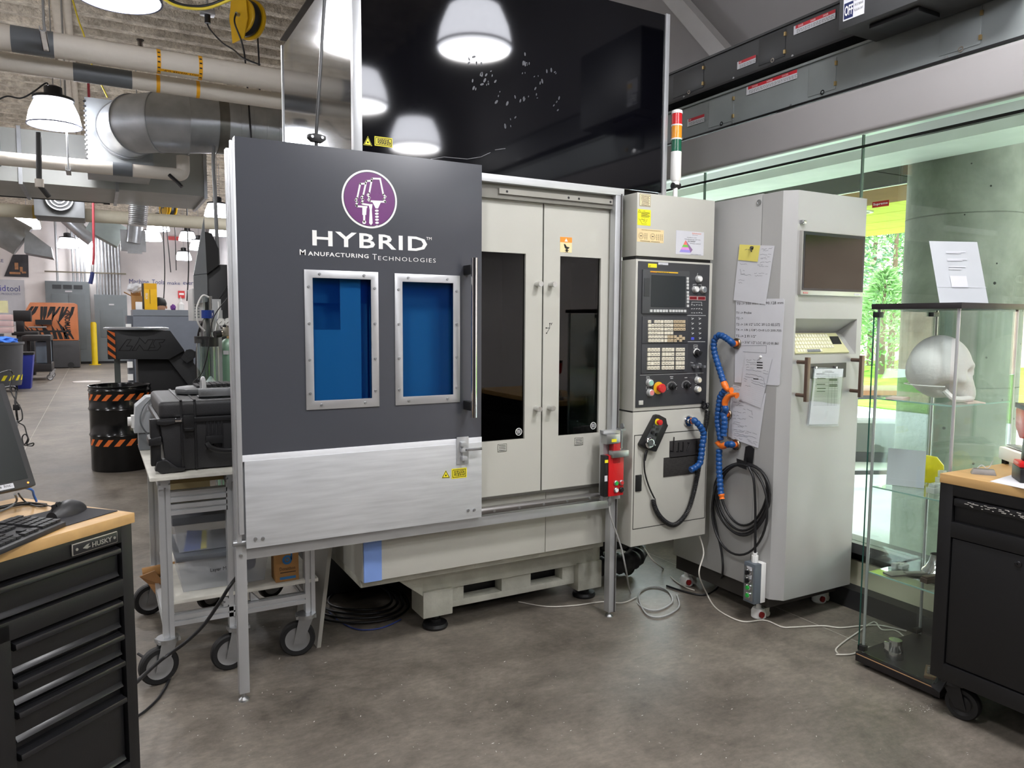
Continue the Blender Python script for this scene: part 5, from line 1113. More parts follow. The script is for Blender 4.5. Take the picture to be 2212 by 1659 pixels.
# leaning sheet
t = thing('leaning_sheet', 'pale grey sheet leaning under the guard beside the cart', 'board', (.9, 3.45, 0))
MB().prism([(.856, 3.43, 0), (.875, 3.43, 0), (.955, 3.43, .62), (.936, 3.43, .62)], (0, .42, 0)).build('sheet', mat('pale_grey_sheet', (170, 168, 160), .5), t, bevel=.001)
# ------------------------------------------------------------------ black protective case on the cart
pk = thing('protective_case', 'large black hard shell wheeled case with latches on the cart', 'case', (.6, 3.72, .901))
PK = mat('black_pebbled_shell', (46, 46, 48), .48, bump=.1, bscale=300); PKD = mat('black_smooth_trim', (30, 30, 32), .4)
x0, x1, y0, y1 = .215, .98, 3.42, 3.98
MB().add([(x0+.02, y0+.012, .905), (x1, y0+.012, .905), (x1, y1, .905), (x0+.02, y1, .905), (x0, y0, 1.125), (x1, y0, 1.125), (x1, y1, 1.125), (x0, y1, 1.125)], [(3, 2, 1, 0), (4, 5, 6, 7), (0, 1, 5, 4), (1, 2, 6, 5), (2, 3, 7, 6), (3, 0, 4, 7)]).build('lower_shell', PK, pk, bevel=.012)
MB().box(x0-.002, x1, y0-.004, y1, 1.130, 1.205).build('lid_shell', PK, pk, bevel=.022, seg=3)
MB().box(x0-.012, x1+.005, y0-.012, y1+.01, 1.112, 1.134).build('rim', PKD, pk, bevel=.004)
for x in (.298, .352): MB().box(x-.005, x+.005, y0-.008, y0+.01, .91, 1.20).box(x-.005, x+.005, y0-.004, y1, 1.2, 1.209).build('shell_rib', PKD, pk, bevel=.002)
la = MB().box(.303, .347, y0-.022, y0-.006, 1.085, 1.145).build('latch', PKD, pk, bevel=.004); MB().box(.306, .344, y0-.03, y0-.018, 1.078, 1.092).build('latch_pull', PKD, la, bevel=.003)
MB().box(.272, .298, y0-.018, y0-.004, 1.118, 1.134).build('padlock_plate', CHROME, pk, bevel=.001)
MB().prism([(.205, y0-.004, 1.128), (.272, y0-.004, 1.126), (.272, y0-.004, 1.112), (.235, y0-.004, 1.105), (.205, y0-.004, 1.11)], (0, -.014, 0)).build('corner_bumper', PKD, pk, bevel=.003)
for x in (.395, .41, .425, .44, .455): MB().box(x, x+.007, y0-.006, y0+.004, .99, 1.115).build('front_rib', PKD, pk, bevel=.001)
hg = MB().box(.39, .46, y0-.02, y0-.002, 1.015, 1.05).build('handle_hinge', PKD, pk, bevel=.003); MB().tube(catmull([(.395, y0-.02, 1.02), (.41, y0-.032, 1.0), (.46, y0-.036, .985), (.53, y0-.036, .985), (.60, y0-.036, .985)], 5), .012, 8).build('carry_handle', PKD, hg)
MB().box(.178, .218, 3.44, 3.48, .93, 1.13).prism([(.17, 3.42, 1.05), (.22, 3.42, 1.06), (.22, 3.42, 1.02), (.17, 3.42, 1.02)], (0, .14, 0)).build('side_pull_handle', PKD, pk, bevel=.006)
wh = MB().prism([(.19, y0-.016, .915), (.20, y0-.016, .955), (.235, y0-.016, .962), (.275, y0-.016, .925), (.31, y0-.016, .92), (.30, y0-.016, .906), (.24, y0-.016, .903)], (0, .05, 0)).build('wheel_housing', PKD, pk, bevel=.004); MB().cyl((.222, y0-.018, .93), (.222, y0+.03, .93), .027, n=24).build('wheel', RUB, wh)
# ergonomic keyboard and clear bracket on the case
t = thing('split_keyboard', 'dark grey curved keyboard lying on the black case', 'keyboard', (.55, 3.78, 1.207))
b = MB(); pts = [(.30, 3.70), (.34, 3.64), (.42, 3.63), (.95, 3.66), (.95, 3.88), (.36, 3.86), (.31, 3.80)]
b.prism([(x, y, 1.208) for x, y in pts], (0, 0, .026)).build('base', mat('graphite_keyboard', (84, 86, 88), .4), t, bevel=.010)
key = None
for r in range(5):
    for c_ in range(24):
        x, y, z = .40+c_*.0225, 3.70+r*.032, 1.234+.006*math.sin(c_*.35)
        if key is None: key = MB().box(x-.009, x+.009, y-.012, y+.012, z, z+.010).build('key', KC, t); k0 = V((x, y, z))
        else: q_ = key.copy(); COL.objects.link(q_); q_.parent = t; q_.location = V((x, y, z))-k0
t = thing('metal_bracket', 'polished U-shaped metal plate resting on the black case', 'bracket', (.45, 3.5, 1.207))
MB().box(.375, .92, 3.475, 3.55, 1.208, 1.214).box(.375, .92, 3.475, 3.481, 1.208, 1.248).build('angle_plate', mat('satin_plate', (178, 180, 182), .3, .8), t, bevel=.001)
P = [V((.400+.0*k, 3.53+.045*math.cos(math.pi*k/12), 1.214+.075*math.sin(math.pi*k/12))) for k in range(13)]; MB().tube(P, .0095, 8).build('clear_arch', mat('polished_acrylic_arch', (222, 224, 226), .12, .3, alpha=.8), t)
for x in (.39, .41, .43): MB().cyl((x, 3.478, 1.23), (x, 3.47, 1.23), .006, n=10).build('bolt', STEEL, t)
# grey control box behind the case
t = thing('grey_control_box', 'grey plastic switch box behind the left end of the black case', 'control box', (.2, 4.05, .901))
MB().prism([(.14, 4.06, .99), (.15, 4.06, 1.12), (.20, 4.06, 1.165), (.27, 4.06, 1.17), (.27, 4.06, .99)], (0, .14, 0)).build('housing', mat('pale_grey_abs', (176, 180, 184), .5), t, bevel=.004)
MB().box(.16, .27, 4.07, 4.19, .902, .99).build('pedestal', GREYPL, t, bevel=.003)
MB().cyl((.14, 4.1, 1.045), (.115, 4.1, 1.045), .022, n=18).box(.13, .145, 4.075, 4.125, 1.015, 1.075).build('rotary_switch', WHITE, t); MB().box(.20, .24, 4.055, 4.06, 1.10, 1.13).build('sticker', PAPER, t)
cable('grey_lead', 'thin grey lead curving from the switch box', [(.22, 4.05, 1.16), (.18, 4.0, 1.12), (.165, 3.98, 1.06), (.19, 4.0, 1.0), (.23, 4.02, .98)], .004, GREYPL)
# ================================================================== middle of the hall
# ---- drum
DB = mat('gloss_black_drum', (14, 14, 15), .18); dx, dy = .185, 8.70
t = thing('steel_drum', 'open black steel drum with orange hazard stripes', 'drum', (dx, dy, 0))
MB().lathe([(.28, .0), (.286, .01), (.286, .345), (.297, .368), (.286, .39), (.286, .61), (.297, .632), (.286, .655), (.286, .805), (.295, .82), (.286, .835), (.286, .85), (.293, .858), (.293, .868), (.283, .868), (.278, .85), (.278, .03), (0, .03)], (dx, dy, 0), n=48).build('drum_shell', DB, t)
def stripe_band(zb, zh):
    n = 17
    for k in range(n):
        a0 = 2*math.pi*k/n; b = MB(); vs = []
        for i in range(5):
            a = a0+i*.044
            vs += [(dx+.288*math.cos(a), dy+.288*math.sin(a), zb), (dx+.288*math.cos(a+.20), dy+.288*math.sin(a+.20), zb+zh)]
        b.add(vs, [(2*i, 2*i+2, 2*i+3, 2*i+1) for i in range(4)]); b.build('hazard_stripe', ORG_, t)
stripe_band(.727, .062); stripe_band(.265, .068)
# ---- chip conveyor
ln_ = thing('chip_conveyor', 'black chip conveyor head with outlined letters and orange hazard end', 'conveyor', (.5, 9.4, 0))
LB = mat('matt_black_sheet', (50, 51, 53), .5)
MB().prism([(.09, 9.0, 1.118), (.68, 9.0, 1.106), (.84, 9.0, 1.20), (.70, 9.0, 1.421), (.10, 9.0, 1.427)], (0, .7, 0)).build('discharge_head', LB, ln_, bevel=.004)
MB().prism([(.68, 9.1, 1.10), (.84, 9.1, 1.20), (1.15, 9.1, .75), (1.15, 9.1, .0), (.95, 9.1, .0), (.95, 9.1, .70)], (0, .5, 0)).build('incline', LB, ln_, bevel=.004)
MB().box(.38, .95, 9.2, 9.75, 0, 1.10).build('conveyor_body', mat('deep_black_sheet', (30, 30, 32), .55), ln_, bevel=.004)  # lower body in a deeper black than the head
MB().prism([(.80, 8.995, 1.12), (.86, 8.995, 1.21), (.95, 8.995, 1.19), (.96, 8.995, 1.13), (.86, 8.995, 1.06)], (0, .01, 0)).ring((.895, 8.99, 1.165), (.895, 9.0, 1.165), .05, .03).build('lifting_eye', LB, ln_)
hp_ = MB().box(.090, .165, 8.992, 9.0, 1.118, 1.425).build('hazard_plate', INK, ln_)
for k in range(4): z = 1.13+.082*k; MB().prism([(.092, 8.988, z+.045), (.163, 8.988, z-.02 if k else 1.118), (.163, 8.988, z+.022), (.092, 8.988, min(1.424, z+.085))], (0, .004, 0)).build('orange_stripe', ORG_, hp_, smooth=0)
b = MB(); lt = lambda x, y: at(x/3.568, 420+y/3.568, Y=8.997)
for pl_ in ([(915, 1203), (980, 1118), (1012, 1118), (975, 1168), (1020, 1168), (1000, 1203)], [(1018, 1203), (1060, 1140), (1075, 1105), (1120, 1150), (1140, 1120), (1182, 1118), (1140, 1200), (1108, 1202), (1075, 1160), (1048, 1203)], [(1195, 1118), (1272, 1118), (1255, 1140), (1225, 1142), (1240, 1170), (1215, 1200), (1140, 1203), (1155, 1180), (1195, 1178), (1180, 1150)]):
    b.flatline([lt(*p) for p in pl_], .006, (0, -1, 0), .002, True)
b.build('outlined_letters', mat('engraved_black', (12, 12, 13), .6), ln_, smooth=0)
MB().lathe([(0, .0), (.32, .0), (.325, .008), (.325, .02), (.30, .025), (0, .02)], (.38, 9.2, 1.43), n=40).build('round_lid', mat('pale_lid', (190, 196, 204), .25, .6), ln_)
MB().box(.155, .215, 9.5, 9.56, 0, 1.12).build('support_leg', mat('grey_green_leg', (120, 128, 126), .5), ln_)
# ---- small round mat on floor
q = at(187, 825, Z=0); MB().cyl((q.x, q.y, .0), (q.x, q.y, .012), .3, n=32).build('round_floor_plate', mat('pale_disc', (204, 200, 196), .5), label='pale round plate on the floor left of the conveyor', cat='plate')
# ---- grey cabinet with things on it
gc = thing('grey_machine_cabinet', 'wide blue grey sheet metal cabinet behind the conveyor', 'cabinet', (1.3, 14.4, 0)); SG = mat('blue_grey_sheet', (106, 112, 122), .45)
MB().box(.53, 2.3, 14.0, 14.8, 0, 1.70).build('body', SG, gc, bevel=.006); MB().box(.53, 2.3, 13.99, 14.0, 1.60, 1.70).build('top_flange', mat('blue_grey_flange', (120, 126, 134), .45), gc)
MB().box(.44, .53, 14.05, 14.7, .0, 1.60).build('side_rack', mat('rack_grey', (96, 100, 108), .5), gc)
for k in range(7): MB().box(.42, .50, 13.97, 14.05, .1+k*.21, .2+k*.21).build('white_tray', WHITE, gc)
t = thing('yellow_carton', 'tall yellow carton with vertical lettering on the grey cabinet', 'box', (.81, 14.2, 1.70)); YC_ = mat('carton_yellow', (238, 186, 26), .5)
MB().box(.715, .912, 14.1, 14.35, 1.70, 2.145).build('carton', YC_, t, bevel=.002); MB().box(.715, .912, 14.098, 14.1, 2.05, 2.145).build('lid_band', mat('carton_yellow_dark', (226, 170, 20), .5), t)
MB().box(.80, .806, 14.097, 14.1, 1.8, 2.04).build('tear_line', INK, t); text('M700', 'lettering', WHITE, t, (.775, 14.097, 1.88), (0, 0, 1), (-1, 0, 0), .10, .04)
MB().box(.69, .715, 14.1, 14.35, 1.71, 2.14).build('dark_side', mat('dark_carton_side', (60, 56, 50), .6), t)
t = thing('open_cardboard_box', 'open brown cardboard box left of the yellow carton', 'box', (.6, 14.3, 1.70)); MB().box(.53, .69, 14.2, 14.5, 1.70, 1.93).build('carton', KR, t); MB().prism([(.53, 14.2, 1.93), (.42, 14.2, 1.99), (.42, 14.45, 1.99), (.53, 14.45, 1.93)], (0, 0, .01)).prism([(.69, 14.5, 1.93), (.53, 14.5, 1.93), (.53, 14.6, 2.05), (.69, 14.6, 2.05)], (0, 0, .01)).build('flaps', KR, t)
t = crumple('plastic_bag', 'bunch of clear plastic bag behind the yellow carton', (.60, 14.45, 2.07), .14, .06, .10, mat('white_film', (216, 218, 222), .4), 9, 'plastic bag')
MB().box(.58, .68, 14.05, 14.15, 1.70, 1.83).build('white_tub', WHITE, label='small white tub in front of the cardboard box', cat='tub', bevel=.004)
t = thing('white_bottle', 'white squeeze bottle standing on the grey cabinet', 'bottle', (1.29, 14.2, 1.70)); MB().lathe([(.055, 0), (.055, .1), (.02, .14), (.02, .18), (.012, .2), (0, .2)], (1.29, 14.2, 1.70)).build('body', WHITE, t); MB().lathe([(.018, .18), (.006, .21), (.004, .24), (0, .24)], (1.29, 14.2, 1.70)).build('nozzle', WHITE, t)
t = crumple('purple_cloth', 'purple cloth beside the white bottle', (1.17, 14.25, 1.745), .05, .06, .06, mat('purple_cloth', (120, 70, 150), .8), 4, 'cloth')
# ---- person behind the cabinet: only the hair shows
ps = thing('person', 'person with short dark hair bent over behind the grey cabinet', 'person', (.98, 15.4, 0))
bm_ = bpy.data.meshes.new('body'); vsk = [(.98, 15.4, .95), (.98, 15.4, 1.2), (.98, 15.36, 1.42), (.98, 15.3, 1.55), (.98, 15.22, 1.70), (.80, 15.38, 1.40), (.72, 15.25, 1.12), (.80, 15.0, 1.05), (1.16, 15.38, 1.40), (1.24, 15.25, 1.12), (1.16, 15.0, 1.05), (.88, 15.4, .88), (.86, 15.1, .55), (.86, 15.2, .05), (1.08, 15.4, .88), (1.10, 15.1, .55), (1.10, 15.2, .05)]
vsk = [V(p)-V((.98, 15.4, 0)) for p in vsk]
bm_.from_pydata(vsk, [(0, 1), (1, 2), (2, 3), (3, 4), (2, 5), (5, 6), (6, 7), (2, 8), (8, 9), (9, 10), (0, 11), (11, 12), (12, 13), (0, 14), (14, 15), (15, 16)], [])
ob = bpy.data.objects.new('body', bm_); COL.objects.link(ob); ob.parent = ps; ORG[ob.name] = V((.98, 15.4, 0)); bm_.materials.append(mat('skin', (196, 150, 122), .6))
sm = ob.modifiers.new('skin', 'SKIN'); rad = [.14, .15, .15, .055, .085, .06, .045, .035, .06, .045, .035, .09, .07, .05, .09, .07, .05]
for v_, r_ in zip(bm_.skin_vertices[0].data, rad): v_.radius = (r_, r_)
bm_.skin_vertices[0].data[0].use_root = True; ob.modifiers.new('sub', 'SUBSURF').levels = 2; ob.modifiers['sub'].render_levels = 2
MB().ell((1.03, 15.22, 1.79), .098, .11, .125).build('head', MATS['skin'], ps)
hb = MB().ell((1.025, 15.235, 1.82), .118, .13, .125, 24, 14); hb.v = [p+V((0, 0, .004*math.sin(40*p.x)+.004*math.sin(50*p.z))) for p in hb.v]; hb.build('hair', mat('dark_hair', (22, 19, 18), .6, bump=.3, bscale=120), ps)
MB().ell((1.135, 15.2, 1.76), .014, .02, .03, 10, 6).build('ear', MATS['skin'], ps)
MB().lathe([(.19, .9), (.19, 1.3), (.15, 1.45), (.06, 1.52)], (.98, 15.4, 0)).build('shirt', mat('grey_shirt', (90, 92, 100), .8), ps)
# ---- slanted grey machine with black cabinet, right beside the guard
t = thing('black_machine', 'black machine cabinet with slanted grey side panel beside the guard', 'machine', (1.15, 8.3, 0)); SL = mat('satin_grey_panel', (118, 121, 124), .4, .2)
MB().prism([(.85, 8.0, 1.975), (.972, 8.0, 1.995), (.962, 8.0, 2.546)], (0, .04, 0)).prism([(.85, 8.0, 1.70), (.972, 8.0, 1.72), (.972, 8.0, 2.0), (.85, 8.0, 1.98)], (0, .04, 0)).build('slanted_panel', SL, t)
MB().prism([(.97, 8.02, 1.99), (1.09, 8.02, 2.09), (1.09, 8.02, 2.25), (1.03, 8.02, 2.40), (.965, 8.02, 2.41)], (0, .3, 0)).build('black_hood', BLK2, t)
MB().box(.985, 1.6, 8.1, 8.9, 0, 2.1).build('black_cabinet', BLK2, t, bevel=.006); MB().box(.84, .95, 8.06, 8.5, 1.53, 1.85).build('vent_box', mat('pale_vent_box', (196, 196, 194), .5), t, bevel=.003)
for k in range(9): MB().box(.855, .90, 8.055, 8.06, 1.56+k*.028, 1.575+k*.028).build('vent_slot', GREYPL, t)
for z in (1.55, 1.42): MB().box(1.06, 1.12, 8.09, 8.1, z, z+.09).build('sticker', mat('grey_sticker', (176, 176, 178), .5), t)
cable('flexible_conduit', 'grey flexible conduit rising from the black machine', [(1.09, 8.08, 2.1), (1.085, 8.08, 2.4), (1.08, 8.1, 2.8), (1.10, 8.3, 3.15), (1.15, 8.6, 3.36)], .018, mat('grey_conduit', (128, 130, 132), .5), cat='conduit')
for k, (a0, b0) in enumerate((((1.16, 7.9, 1.9), (.93, 7.95, 1.55)), ((1.16, 7.9, 1.87), (.90, 7.95, 1.50)))): cable('slack_cable', ['upper slack black cable in front of the black machine', 'lower slack black cable in front of the black machine'][k], [a0, (1.05, 7.93, 1.72), b0, (.86, 7.98, 1.3), (.84, 8.0, .9)], .007, group='slack cables')
# ---- acrylic filter columns and gauges
t = thing('acrylic_column_rig', 'clear acrylic columns with blue and black collars on a frame', 'filter column', (.73, 6.0, 0)); ACL = glass('clear_acrylic_tube', (.90, .93, .93))
for x, z0, z1 in ((.735, 1.06, 1.36), (.695, 1.10, 1.40), (.725, 1.42, 1.72)):
    MB().ring((x, 6.0, z0), (x, 6.0, z1), .055 if z0 < 1.3 else .035, .050 if z0 < 1.3 else .031, 24).build('acrylic_tube', ACL, t)
MB().cyl((.735, 6.0, 1.345), (.735, 6.0, 1.415), .062, n=24).build('black_collar', BLACK, t); MB().cyl((.69, 6.02, 1.37), (.69, 6.02, 1.42), .06, n=24).build('black_collar', BLACK, t)
MB().cyl((.727, 6.0, 1.555), (.727, 6.0, 1.615), .045, n=24).build('blue_collar', mat('navy_collar', (20, 52, 130), .35), t)
MB().box(.752, .756, 5.952, 5.956, 1.575, 1.595).build('collar_label', PAPER, t)
MB().cyl((.735, 6.0, 1.02), (.735, 6.0, 1.06), .06, n=24).lathe([(.05, 1.06), (.006, 1.12)], (.735, 6.0, 0)).build('white_cone', WHITE, t)
for x in (.675, .76, .795): MB().cyl((x, 6.03, .0), (x, 6.03, 1.45), .006, n=8).build('tie_rod', STEEL, t)
MB().box(.64, .84, 5.93, 6.12, .85, 1.02).box(.66, .68, 6.08, 6.1, 0, .85).box(.80, .82, 6.08, 6.1, 0, .85).build('stand', STEEL, t); MB().box(.77, .83, 6.06, 6.08, 1.02, 1.70).build('back_plate', mat('pale_steel_plate', (186, 188, 190), .4, .3), t)
MB().tube(catmull([(.70, 5.98, 1.46), (.655, 5.97, 1.52), (.65, 5.97, 1.63), (.69, 5.97, 1.72), (.735, 5.97, 1.71)], 6), .007, 8).build('white_hose', mat('milky_hose', (204, 204, 202), .4), t)
MB().tube(catmull([(.80, 5.97, 1.68), (.80, 5.96, 1.6), (.785, 5.96, 1.52), (.76, 5.97, 1.40)], 6), .006, 8).build('white_hose', mat('milky_hose', (204, 204, 202), .4), t)
cable('droop_cable', 'thin black cable drooping in front of the acrylic columns', [(.84, 5.8, 1.7), (.74, 5.82, 1.55), (.70, 5.85, 1.3), (.66, 5.9, 1.15), (.60, 5.9, 1.08), (.64, 5.9, 1.03)], .004)
t = thing('gas_cylinder', 'pale green gas cylinder behind the sliding guard', 'gas cylinder', (.90, 6.1, 0)); GC_ = mat('pale_green_enamel', (116, 152, 128), .4)
MB().lathe([(.115, 0), (.115, 1.22), (.105, 1.29), (.08, 1.35), (.05, 1.39), (.03, 1.40), (0, 1.40)], (.90, 6.15, 0), n=32).build('cylinder_body', GC_, t); MB().cyl((.90, 6.15, 1.40), (.90, 6.15, 1.5), .022, n=14).build('valve', mat('brass', (186, 160, 110), .35, .8), t)
MB().box(.835, .875, 6.046, 6.05, 1.28, 1.31).build('grey_label', PAPER, t)
t = thing('gas_regulator', 'steel gas regulator with two white dial gauges', 'regulator', (.83, 5.8, 1.4)); RG = mat('nickel_body', (178, 172, 160), .25, .9)
MB().cyl((.77, 5.8, 1.44), (.90, 5.86, 1.46), .024, n=18).box(.80, .85, 5.79, 5.85, 1.43, 1.49).cyl((.86, 5.86, 1.46), (.90, 6.13, 1.46), .012, n=10).build('regulator_body', RG, t, bevel=.003); MB().cyl((.745, 5.79, 1.437), (.785, 5.805, 1.443), .026, n=18).build('black_knob', BLACK, t)
for x in (.792, .842):
    g_ = MB().cyl((x, 5.8, 1.53), (x, 5.83, 1.53), .029, n=26).cyl((x, 5.815, 1.48), (x, 5.815, 1.51), .008, n=10).build('gauge', CHROME, t); MB().cyl((x, 5.799, 1.53), (x, 5.8, 1.53), .025, n=26).build('dial', WHITE, g_)
    MB().flatline([(x-.012, 5.7988, 1.518), (x+.004, 5.7988, 1.532)], .003, (0, -1, 0), .0005).build('needle', INK, g_, smooth=0)
# ================================================================== far end of the hall
EC = mat('transformer_grey', (116, 124, 128), .5, var=.03)
def elec(x0, x1, h, lb, vents, y=29.25):
    t = thing('electrical_cabinet', lb, 'electrical cabinet', ((x0+x1)/2, y+.2, 0), 'grey electrical cabinets'); MB().box(x0, x1, y, 29.69, .08, h).build('body', EC, t, bevel=.01)
    MB().box(x0+.05, x1-.05, y+.05, 29.69, 0, .08).build('plinth', BLK2, t); w = x1-x0
    if vents:
        for k in range(3): MB().box(x0+w*(.16+.24*k), x0+w*(.36+.24*k), y-.012, y, h-.26, h-.12).build('vent_grille', mat('dark_vent', (66, 70, 74), .6), t)
        for k in range(2): MB().box(x0+w*(.13+.385*k), x0+w*(.5+.385*k), y-.015, y, .5, h-.42).build('cabinet_door', mat('transformer_grey_door', (110, 118, 122), .5, var=.03), t, bevel=.004)
    else: MB().box(x0+w*.16, x1-w*.14, y-.015, y, .9, h-.5).build('cabinet_door', mat('transformer_grey_door', (110, 118, 122), .5, var=.03), t, bevel=.004)
    MB().box(x0+w*.44, x0+w*.6, y-.014, y, h-.36, h-.31).build('white_tag', PAPER, t)
elec(-1.455, -.175, 2.78, 'taller grey electrical cabinet with vents on the far wall', True); elec(-.05, .94, 2.36, 'shorter plain grey electrical cabinet on the far wall', False)
for k, (x, z0, z1) in enumerate([(-1.10, 2.78, 5.1), (-.64, 2.78, 5.1), (-.52, 2.78, 5.1), (-.40, 2.78, 5.1), (-.30, 2.78, 5.1), (-.66+.38, 2.78, 5.1)]+[(.06+.098*i, 2.36, 5.1) for i in range(8)]):
    if k == 5: continue
    MB().cyl((x, 29.5, z0), (x, 29.5, z1), .035, n=12).build('conduit_pipe', GALV, label=('%s vertical conduit from the left above the taller far electrical cabinet' % ['first', 'second', 'third', 'fourth', 'fifth'][k] if k < 5 else '%s vertical conduit from the left above the shorter far electrical cabinet' % ['first', 'second', 'third', 'fourth', 'fifth', 'sixth', 'seventh', 'eighth'][k-6]), cat='conduit', group='conduits on the far wall')
MB().box(-1.46, .95, 29.42, 29.48, 3.075, 3.12).build('strut_channel', mat('bronze_strut', (112, 106, 92), .45, .5), label='horizontal strut channel across the far conduits', cat='strut')
t = thing('bollard', 'yellow steel bollard in front of the far electrical cabinets', 'bollard', (-.1, 28.6, 0)); MB().lathe([(.09, 0), (.09, 1.36), (.07, 1.42), (0, 1.43)], (-.10, 28.6, 0), n=24).build('post', mat('bollard_yellow', (236, 206, 30), .45), t); MB().cyl((-.10, 28.6, 0), (-.10, 28.6, .015), .17, n=24).build('flange', mat('bollard_yellow', (236, 206, 30), .45), t)
# wall graphics
t = thing('wall_poster', 'slanted photo poster on the far wall', 'poster', (-2.2, 29.69, 2.9)); pq = [at(9, 597, Y=29.69), at(62, 599, Y=29.69), at(61, 550, Y=29.69), at(28, 550, Y=29.69)]; MB().prism(pq, (0, -.02, 0)).build('print_sheet', mat('dark_photo_print', (50, 48, 52), .5, var=.6, scale=3), t, smooth=0)
b = MB()
for x, y, w_, h_ in ((-2.25, 3.25, .10, .22), (-2.12, 3.15, .08, .16), (-2.3, 3.02, .3, .07), (-2.05, 3.05, .12, .06)): b.box(x-w_/2, x+w_/2, 29.662, 29.67, y-h_/2, y+h_/2)
b.build('amber_shapes', mat('amber_print', (170, 120, 80), .5, var=.3, scale=8), t)
for s_, y in (('RE', 566), ('G', 575), ('G', 583)): text(s_, 'wall_lettering_part', mat('grey_wall_letters', (96, 98, 116), .6), wb_, at(1, y, Y=29.68), (1, 0, 0), (0, 0, 1), .13 if len(s_) > 1 else .07, .10) if False else None
NAVY = mat('navy_wall_letters', (62, 72, 128), .6, var=0)
wl_ = thing('wall_lettering', 'slim navy slogan lettering on the far wall', 'lettering', (2.0, 29.69, 2.6)); a = at(278, 617.5, Y=29.69); c_ = at(420, 617.5, Y=29.69)
q_ = V((at(283, 615, Y=29.68).x-.05, 29.685, at(340, 614, Y=29.68).z))
for s_, o_, w_ in (('Machine', 0, .62), ('Tools', .72, .40), ('make', 1.22, .42), ('everything', 1.74, .80)): text(s_, 'slogan_word', NAVY, wl_, q_+V((o_, 0, -.04 if s_ == 'everything' else 0)), (1, 0, 0), (0, 0, 1), w_, .20 if s_ == 'everything' else (.12 if s_ == 'make' else .16))
bn = thing('wall_banner', 'white banner with two tone tool lettering on the far wall', 'banner', (-2.5, 29.66, 1.5)); MB().box(-3.6, -2.06, 29.66, 29.67, 1.3, 2.80).build('sheet', PAPER, bn)
text('fluid', 'lettering', mat('purple_blue_print', (74, 70, 170), .5, var=0), bn, (-2.98, 29.655, 2.42), (1, 0, 0), (0, 0, 1), .40, .20); text('tool', 'lettering', NAVY, bn, (-2.55, 29.655, 2.42), (1, 0, 0), (0, 0, 1), .36, .19); text('YOUR PRODUCTIVITY', 'lettering', NAVY, bn, (-2.93, 29.655, 2.30), (1, 0, 0), (0, 0, 1), .76, .06)
text('RE', 'lettering', NAVY, bn, (-2.74, 29.655, 3.36), (1, 0, 0), (0, 0, 1), .14, .10); text('ING', 'lettering', NAVY, bn, (-2.86, 29.655, 3.18), (1, 0, 0), (0, 0, 1), .14, .10)
# striped machine, bins, carts at far left
tg = thing('striped_lift_truck', 'orange and black tiger striped machine with dark base', 'machine', (-1.3, 27.2, 0))
TO = mat('tiger_orange', (186, 110, 66), .45); MB().box(-2.15, -.50, 27.0, 28.0, .02, .86).build('dark_base', mat('dark_grey_base', (58, 58, 60), .5), tg, bevel=.02)
MB().prism([(-2.15, 26.98, .86), (-.52, 26.98, .86), (-.52, 26.98, 1.98), (-.60, 26.98, 2.02), (-1.75, 26.98, 2.02), (-2.0, 26.98, 1.55)], (0, 1.0, 0)).build('striped_hood', TO, tg, bevel=.02)
b = MB(); rs = random.Random(12)
for k in range(26):
    x = -2.0+1.46*(k % 13)/13+rs.uniform(-.03, .03); up_ = k < 13; z = 1.9 if up_ else .9; d = -1 if up_ else 1; w = rs.uniform(.025, .05); L2 = rs.uniform(.35, .62); sl = rs.uniform(.05, .3)
    if up_ and x < -1.72: continue
    b.prism([(x-w, 26.975, z), (x-sl*.5-w*.8, 26.975, z+d*L2*.5), (x-sl, 26.975, z+d*L2), (x-sl*.4+w, 26.975, z+d*L2*.5), (x+w, 26.975, z)], (0, -.004, 0))
b.build('tiger_stripes', INK, tg, smooth=0, kind='stuff')
text('RAYMOND', 'lettering', INK, tg, (-.72, 26.96, 1.02), (0, 0, 1), (-1, 0, 0), .78, .15, offset=.03)
MB().box(-1.62, -1.2, 26.7, 26.98, 1.35, 1.50).box(-2.05, -.7, 26.5, 26.55, 1.12, 1.18).build('black_arm', BLK2, tg)
for x in (-1.9, -.75): MB().cyl((x, 26.99, .09), (x, 27.1, .09), .09, n=20).build('wheel', RUB, tg)
uc = thing('utility_cart', 'black plastic two shelf utility cart at far left', 'cart', (-1.3, 22.3, 0)); BP_ = mat('black_structural_foam', (32, 32, 34), .5)
x0, x1, y0, y1 = -1.62, -1.02, 21.8, 23.0
for z0, z1 in ((.22, .42), (.98, 1.12)): MB().box(x0, x1, y0, y1, z0, z1).build('shelf', BP_, uc, bevel=.02)
for x in (x0+.05, x1-.05):
    for y in (y0+.05, y1-.05): MB().box(x-.045, x+.045, y-.045, y+.045, .4, 1.0).build('corner_post', BP_, uc); caster(uc, x, y, .075, .04, mat('grey_tyre', (90, 90, 92), .5), STEEL, .4, .22)
MB().box(-1.35, -1.06, 22.0, 22.9, .43, .95).build('grey_blue_board', mat('grey_blue_panel', (112, 128, 144), .5), uc)
tc_ = thing('waste_bin', 'grey wheeled waste bin with yellow and black stripe', 'bin', (-1.72, 18.9, 0)); GB = mat('grey_bin_plastic', (84, 86, 90), .5)
MB().lathe([(.0, .13), (.27, .13), (.285, .2), (.335, .98), (.36, 1.0), (.36, 1.04), (.34, 1.04), (.33, 1.0), (.27, .2), (0, .2)], (-1.72, 18.95, 0), n=32).build('tub', GB, tc_)
